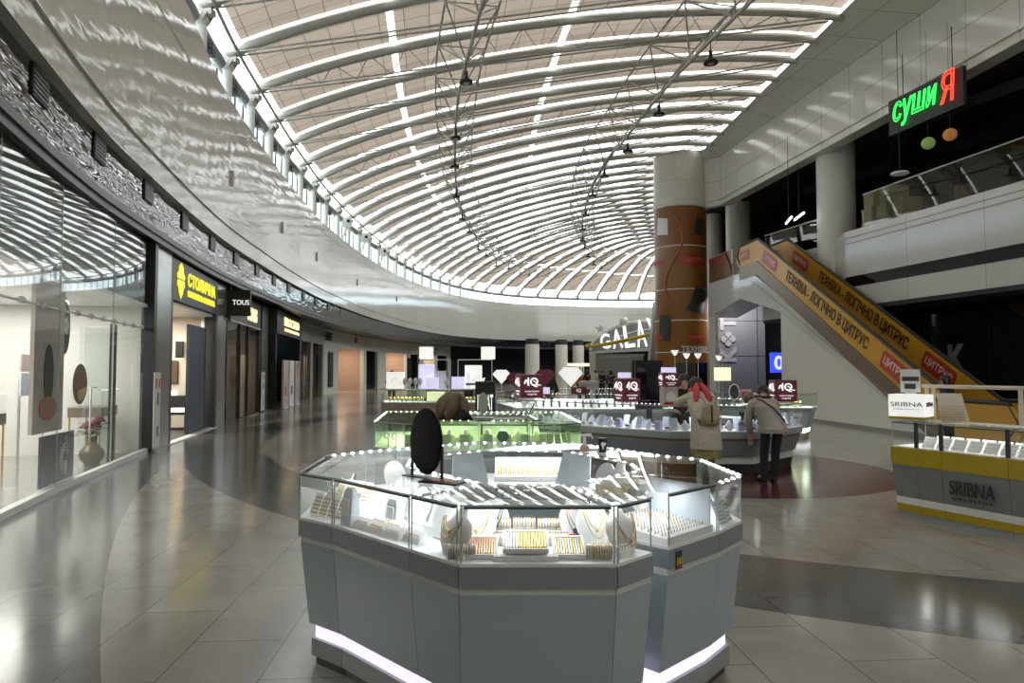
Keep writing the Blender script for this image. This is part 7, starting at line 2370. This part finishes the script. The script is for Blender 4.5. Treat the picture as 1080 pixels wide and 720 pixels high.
    # clothes
    if st.get('coat'):
        c = st['coat']; rings = []
        P = [Vector(J[k]) for k in ('pelvis', 'spine', 'chest')]
        for z, w, d, o in c:
            rings.append([(o[0] + w * math.cos(a) * (1 + .025 * math.sin(5 * a + z * 9)), o[1] + d * math.sin(a) * (1 + .025 * math.sin(5 * a + z * 9)), z) for a in (2 * PI * k / 30 for k in range(30))])
        m = MB(); m.loft(rings)
        g = Rig()
        k0 = g.add(J['chest'], .13)
        for k in ('l', 'r'):
            a = g.add(J['sh_' + k], .088, k0); b = g.add(J['el_' + k], .070, a); g.add(Vector(J['wr_' + k]) * .96 + Vector(J['el_' + k]) * .04, .052, b)
        sm = skin_mesh(g.V, g.E, g.R, sub)
        b0 = len(m.v)
        m.add([v.co.copy() for v in sm.vertices], [tuple(p.vertices) for p in sm.polygons], 0, True)
        bpy.data.meshes.remove(sm)
        m.build('coat', st['top_mat'], t)
    else:
        g = Rig(); q = st.get('bulk', 1.0)
        a = g.add(Vector(J['pelvis']) - Vector((0, 0, .05)), (.140 * q, .115 * q)); b = g.add(J['spine'], (.14 * q, .115 * q), a); c = g.add(J['chest'], (.155 * q, .12 * q), b)
        g.add(Vector(J['neck']) * .75 + Vector(J['chest']) * .25, .075, c)
        for k in ('l', 'r'):
            s1 = g.add(J['sh_' + k], .072 * q, c); s2 = g.add(J['el_' + k], .057 * q, s1); g.add(Vector(J['wr_' + k]) * .95 + Vector(J['el_' + k]) * .05, .043 * q, s2)
        me = skin_mesh(g.V, g.E, g.R, sub); me.materials.append(M[st['top_mat']]); link('jacket', me, t)
    sl = st.get('slim', 1.0); g = Rig(); a = g.add(J['pelvis'], (.135 * sl, .11 * sl))
    for k in ('l', 'r'):
        b = g.add(J['hip_' + k], .098 * (sl + 1) / 2, a); c = g.add(J['kn_' + k], .068, b); g.add(Vector(J['an_' + k]) + Vector((0, 0, -.035)), .056, c)
    me = skin_mesh(g.V, g.E, g.R, sub); me.materials.append(M[st['leg_mat']]); link('trousers', me, t)
    for k in ('l', 'r'):
        a, b = Vector(J['an_' + k]), Vector(J['toe_' + k]); d = (b - a); d.z = 0; d.normalize(); n_ = Vector((-d.y, d.x, 0))
        rings = []
        for s, w, h in ((-.055, .028, .05), (-.04, .038, .075), (.02, .040, .085), (.08, .043, .06), (.14, .040, .045), (.165, .02, .03)):
            c = Vector((a.x, a.y, 0)) + d * s
            rings.append([c + n_ * (w * math.cos(q)) + Vector((0, 0, max(0.0, h / 2 + h / 2 * math.sin(q)))) for q in (2 * PI * i / 14 for i in range(14))])
        m = MB(); m.loft(rings); m.build('shoe', st.get('shoe', 'black_cloth'), t)
    return t


def standing(lean=0.0, arms='down', h=1.0, turn=0.0):
    """a standing figure facing local +y; lean in metres at the chest"""
    L = lean
    J = dict(pelvis=(0, 0, .93), spine=(0, .25 * L, 1.10), chest=(0, .7 * L, 1.30 - .25 * abs(L)), neck=(0, 1.0 * L, 1.45 - .4 * abs(L)), head=(0, 1.25 * L + .02, 1.58 - .55 * abs(L)),
             face=(math.sin(turn), math.cos(turn), -.15 - 1.2 * L), hip_l=(-.09, 0, .88), hip_r=(.09, 0, .88), kn_l=(-.10, .02, .48), kn_r=(.10, .03, .48), an_l=(-.10, -.02, .085), an_r=(.11, -.01, .085), toe_l=(-.12, .13, .035), toe_r=(.13, .13, .035),
             sh_l=(-.18, .7 * L, 1.38 - .35 * abs(L)), sh_r=(.18, .7 * L, 1.38 - .35 * abs(L)))
    if arms == 'down':
        J.update(el_l=(-.24, .6 * L - .02, 1.11 - .3 * abs(L)), el_r=(.24, .6 * L - .02, 1.11 - .3 * abs(L)), wr_l=(-.23, .6 * L + .08, .88 - .2 * abs(L)), wr_r=(.23, .6 * L + .08, .88 - .2 * abs(L)))
    else:
        J.update(el_l=(-.25, .5 * L + .08, 1.13 - .2 * abs(L)), el_r=(.25, .5 * L + .08, 1.13 - .2 * abs(L)), wr_l=(-.13, .5 * L + .30, 1.14), wr_r=(.12, .5 * L + .30, 1.14))
    if h != 1:
        J = {k: (Vector(v) * h if k != 'face' else v) for k, v in J.items()}
    return J


# woman in the cream coat leaning on the counter
Jw = dict(pelvis=(.02, 0, .90), spine=(0, .05, 1.05), chest=(-.02, .13, 1.20), neck=(-.06, .21, 1.33), head=(-.05, .27, 1.435), face=(-.65, .6, -.42),
          hip_l=(-.08, 0, .86), hip_r=(.10, 0, .86), kn_l=(-.075, .02, .46), kn_r=(.10, .03, .46), an_l=(-.07, -.02, .085), an_r=(.10, -.01, .085), toe_l=(-.08, .13, .035), toe_r=(.12, .13, .035),
          sh_l=(-.17, .14, 1.26), sh_r=(.15, .13, 1.25), el_l=(-.34, .30, 1.16), el_r=(.24, .32, 1.12), wr_l=(-.26, .52, 1.14), wr_r=(.10, .50, 1.14), hand_l=(.3, .9, 0), hand_r=(-.5, .8, 0))
coat = [(.50, .235, .165, (.03, -.02)), (.53, .238, .17, (.03, -.02)), (.75, .215, .165, (.02, -.01)), (.95, .20, .16, (.01, .02)), (1.10, .205, .155, (-.01, .07)), (1.22, .20, .14, (-.02, .12)), (1.30, .155, .11, (-.03, .16)), (1.35, .085, .08, (-.04, .19))]
wm = person('woman in a cream parka and coral scarf leaning on the counter', (2.86, 10.22, 0), -.03, Jw, dict(hair='crop', hair_mat='hair_dark', top_mat='coat_cream', leg_mat='tan_cloth', shoe='tan_cloth', coat=coat))
m = MB(); m.loft([[(.03 + w * math.cos(a) * (1 + .06 * math.sin(9 * a)), -.01 + d * math.sin(a) * (1 + .06 * math.sin(9 * a)), z) for a in (2 * PI * k / 44 for k in range(44))] for z, w, d in ((.36, .20, .15), (.45, .21, .15), (.56, .20, .15))]); m.build('patterned_skirt', 'skirt', wm)
m = MB()
m.tube([(-.06 + .085 * math.cos(a), .20 + .085 * math.sin(a), 1.345 + .02 * math.sin(a)) for a in (2 * PI * k / 18 for k in range(18))], .042, 9, closed=True)
for sx in (-1, 1):
    m.tube([(-.03 + sx * .03, .17, 1.46), (-.03 + sx * .06, .10, 1.40), (-.01 + sx * .085, .03, 1.28), (-.01 + sx * .105, .0, 1.19)], [.025, .048, .052, .03], 10)
m.build('scarf', 'scarf', wm)
# her backpack
bp = thing('backpack', 'beige leather backpack worn by the woman in the cream parka', 'backpack', (2.86 + .05, 10.22 - .135, .86), -.03)
m = MB(); m.loft([[(w * math.cos(a), -.02 + d * math.sin(a), z) for a in (2 * PI * k / 24 for k in range(24))] for z, w, d in ((0, .10, .05), (.015, .13, .075), (.14, .135, .085), (.26, .105, .07), (.31, .06, .045), (.33, .02, .02))]); m.build('bag', 'leather_beige', bp)
m = MB(); m.loft([[(w * math.cos(a), -.075 + d * math.sin(a), z) for a in (2 * PI * k / 18 for k in range(18))] for z, w, d in ((.02, .07, .02), (.04, .095, .032), (.13, .095, .032), (.15, .07, .02))]); m.build('front_pocket', 'leather_beige', bp)
for sx in (-1, 1):
    m = MB(); m.tube([(sx * .05, .0, .30), (sx * .10, .03, .40), (sx * .13, .10, .43)], .012, 6); m.tube([(sx * .10, .02, .05), (sx * .17, .05, .10), (sx * .19, .10, .2)], .010, 6); m.build('strap', 'leather_beige', bp)
m = MB(); m.box((-.012, -.115, .05), (.012, -.105, .30)); m.build('dark_flap', 'dark_metal', bp)

# stooping shopper in the quilted jacket
Jm = dict(pelvis=(.06, -.06, .86), spine=(.05, .07, 1.00), chest=(.0, .22, 1.13), neck=(-.07, .33, 1.19), head=(-.16, .40, 1.19), face=(-.30, .62, -.72),
          hip_l=(-.03, -.05, .83), hip_r=(.15, -.05, .83), kn_l=(-.05, .0, .45), kn_r=(.12, .01, .45), an_l=(-.07, -.04, .085), an_r=(.09, -.03, .085), toe_l=(-.12, .10, .035), toe_r=(.10, .11, .035),
          sh_l=(-.18, .22, 1.13), sh_r=(.17, .22, 1.15), el_l=(-.24, .20, .88), el_r=(.22, .36, .95), wr_l=(-.20, .22, .66), wr_r=(.12, .40, 1.10), hand_l=(.05, .1, -1), hand_r=(-.4, .8, .1))
pf = [(.73, .20, .185, (.07, -.06)), (.78, .215, .20, (.07, -.05))]
z = .78; k = 0
while z < 1.14:
    f = (z - .78) / .36
    cx_, cy_ = .07 - .07 * f, -.05 + .24 * f
    pf += [(z + .02, .218 - .02 * f, .204 - .03 * f, (cx_, cy_)), (z + .055, .190 - .02 * f, .174 - .03 * f, (cx_, cy_ + .02))]
    z += .06
pf += [(1.18, .16, .12, (-.01, .22)), (1.23, .09, .08, (-.03, .27))]
mn = person('stooping shopper in a beige quilted jacket and dark trousers at the counter', (3.85, 10.36, 0), -.12, Jm, dict(hair='crop', hair_mat='hair_grey', top_mat='puffer', leg_mat='navy_cloth', coat=pf, slim=.74))
m = MB(); m.tube([(-.05 + .10 * math.cos(a), .30 + .09 * math.sin(a), 1.20 + .03 * math.sin(a)) for a in (2 * PI * k / 18 for k in range(18))], .045, 9, closed=True); m.ell((.03, .22, 1.23), (.11, .08, .045), 0, 14, 8); m.build('dark_hood', 'black_cloth', mn)
m = MB(); m.tube([(-.12, .13, 1.235), (-.04, .06, 1.20), (.08, -.05, 1.10), (.17, -.14, .98), (.22, -.14, .90)], .012, 6); m.build('bag_strap', 'black_cloth', mn)
# right hand of the stooping shopper and woman's hands rest on the glass top at 1.10

# fair haired seller seated in the green lit kiosk
Js = dict(pelvis=(0, 0, .72), spine=(0, .04, .88), chest=(0, .12, 1.05), neck=(.03, .19, 1.18), head=(.06, .26, 1.25), face=(.45, .55, -.70),
          hip_l=(-.09, .02, .70), hip_r=(.09, .02, .70), kn_l=(-.10, .40, .66), kn_r=(.10, .40, .66), an_l=(-.10, .38, .26), an_r=(.10, .38, .26), toe_l=(-.10, .50, .21), toe_r=(.10, .50, .21),
          sh_l=(-.18, .11, 1.12), sh_r=(.18, .11, 1.12), el_l=(-.24, .28, .92), el_r=(.26, .30, .95), wr_l=(-.10, .46, .98), wr_r=(.14, .48, 1.0))
sl_ = person('bowed seller with long fair brown hair and black top inside the green lit kiosk', (-.80, 8.45, 0), -.2, Js, dict(hair='long', hair_mat='hair_brown', top_mat='black_cloth', leg_mat='black_cloth', fall=.3))
m = MB()
m.tube([(.05, .22, 1.345), (.0, .17, 1.32), (-.06, .08, 1.24), (-.10, .0, 1.15), (-.12, -.03, 1.07), (-.12, -.02, 1.02)], [.05, .10, .105, .09, .06, .02], 14)
m.tube([(.07, .24, 1.34), (.12, .22, 1.26), (.16, .17, 1.15), (.17, .14, 1.05), (.16, .13, .98)], [.05, .09, .085, .06, .02], 14)
m.tube([(.06, .22, 1.345), (.05, .13, 1.30), (.03, .05, 1.20), (.02, .0, 1.10), (.0, -.01, 1.03)], [.06, .10, .10, .08, .03], 14)
m.build('loose_hair', 'hair_brown', sl_)
o = thing('bar_stool', 'dark round stool under the fair haired seller', 'stool', (-.80, 8.45, 0))
m = MB(); m.lathe([(.16, .53), (.18, .54), (.18, .56), (.16, .57)], 22); m.build('seat', 'black', o)
m = MB(); m.lathe([(.20, 0), (.20, .015), (.03, .04), (.025, .53)], 20); m.build('pedestal', 'alu', o)

# seller in black talking across the counter, and others
person('seller in black with dark short hair bending towards the woman in cream', (2.94, 12.02, 0), -2.75, standing(.10, 'front', .97, .45), dict(hair='crop', hair_mat='hair_dark', top_mat='black_cloth', leg_mat='black_cloth'))
person('dark haired seller bending over the counter facing the stooping shopper', (4.38, 12.62, 0), -2.95, standing(.36, 'front', .93), dict(hair='bun', hair_mat='hair_dark', top_mat='pink_top' if 'pink_top' in M else 'puffer', leg_mat='black_cloth'))
person('dark suited seller with a pale face standing between the maroon diamond signs', (.95, 18.15, 0), 3.1, standing(0, 'front', .98), dict(hair='long', hair_mat='hair_dark', top_mat='black_cloth', leg_mat='black_cloth'), sub=1)
person('seated seller with light brown hair and a black top in the tan fronted kiosk', (-2.62, 21.55, 0.0), -.9, Js, dict(hair='crop', hair_mat='hair_brown', top_mat='black_cloth', leg_mat='black_cloth'), sub=1)
o = thing('bar_stool', 'dark round stool under the seller of the tan fronted kiosk', 'stool', (-2.62, 21.55, 0))
m = MB(); m.lathe([(.16, .53), (.18, .54), (.18, .56), (.16, .57)], 22); m.build('seat', 'black', o)
m = MB(); m.lathe([(.20, 0), (.20, .015), (.03, .04), (.025, .53)], 20); m.build('pedestal', 'alu', o)
far = [(-5.35, 30.5, .4, 'hair_dark', 'black_cloth', 'long', 'dark haired shopper in black near the peach lit entrance'),
       (-1.62, 26.0, 2.8, 'hair_dark', 'black_cloth', 'crop', 'shopper in black beyond the right half of the tan fronted kiosk'),
       (-3.1, 27.0, .3, 'hair_dark', 'navy_cloth', 'crop', 'shopper in navy beyond the left half of the tan fronted kiosk'),
       (3.75, 38.0, 2.0, 'hair_dark', 'ad_swirl', 'crop', 'far shopper in rust red, leftmost of the walkers before the arched front'),
       (4.25, 38.6, .6, 'hair_dark', 'navy_cloth', 'long', 'far shopper in navy walking before the arched front'),
       (4.65, 37.6, 1.2, 'hair_brown', 'coat_cream', 'crop', 'far shopper in a pale top walking before the arched front'),
       (5.15, 39.2, 2.6, 'hair_dark', 'black_cloth', 'crop', 'far shopper in black beside the pillar of the arched front'),
       (5.55, 38.4, .2, 'hair_dark', 'charcoal', 'long', 'far shopper in charcoal at the doorway of the arched front')]
for k, (x, y, r, hm, tm, hs, lab) in enumerate(far):
    person(lab, (x, y, 0), r, standing(.02 * (k % 3), 'down' if k % 2 else 'front', .97 + .02 * (k % 3)), dict(hair=hs, hair_mat=hm, top_mat=tm, leg_mat='navy_cloth' if k % 2 else 'black_cloth', face=True), sub=1)
person('dark haired shopper in black with a grey scarf at the foot of the escalator', (9.15, 14.35, 0), 1.3, standing(.05, 'front', .92, .3), dict(hair='long', hair_mat='hair_dark', top_mat='black_cloth', leg_mat='black_cloth'))
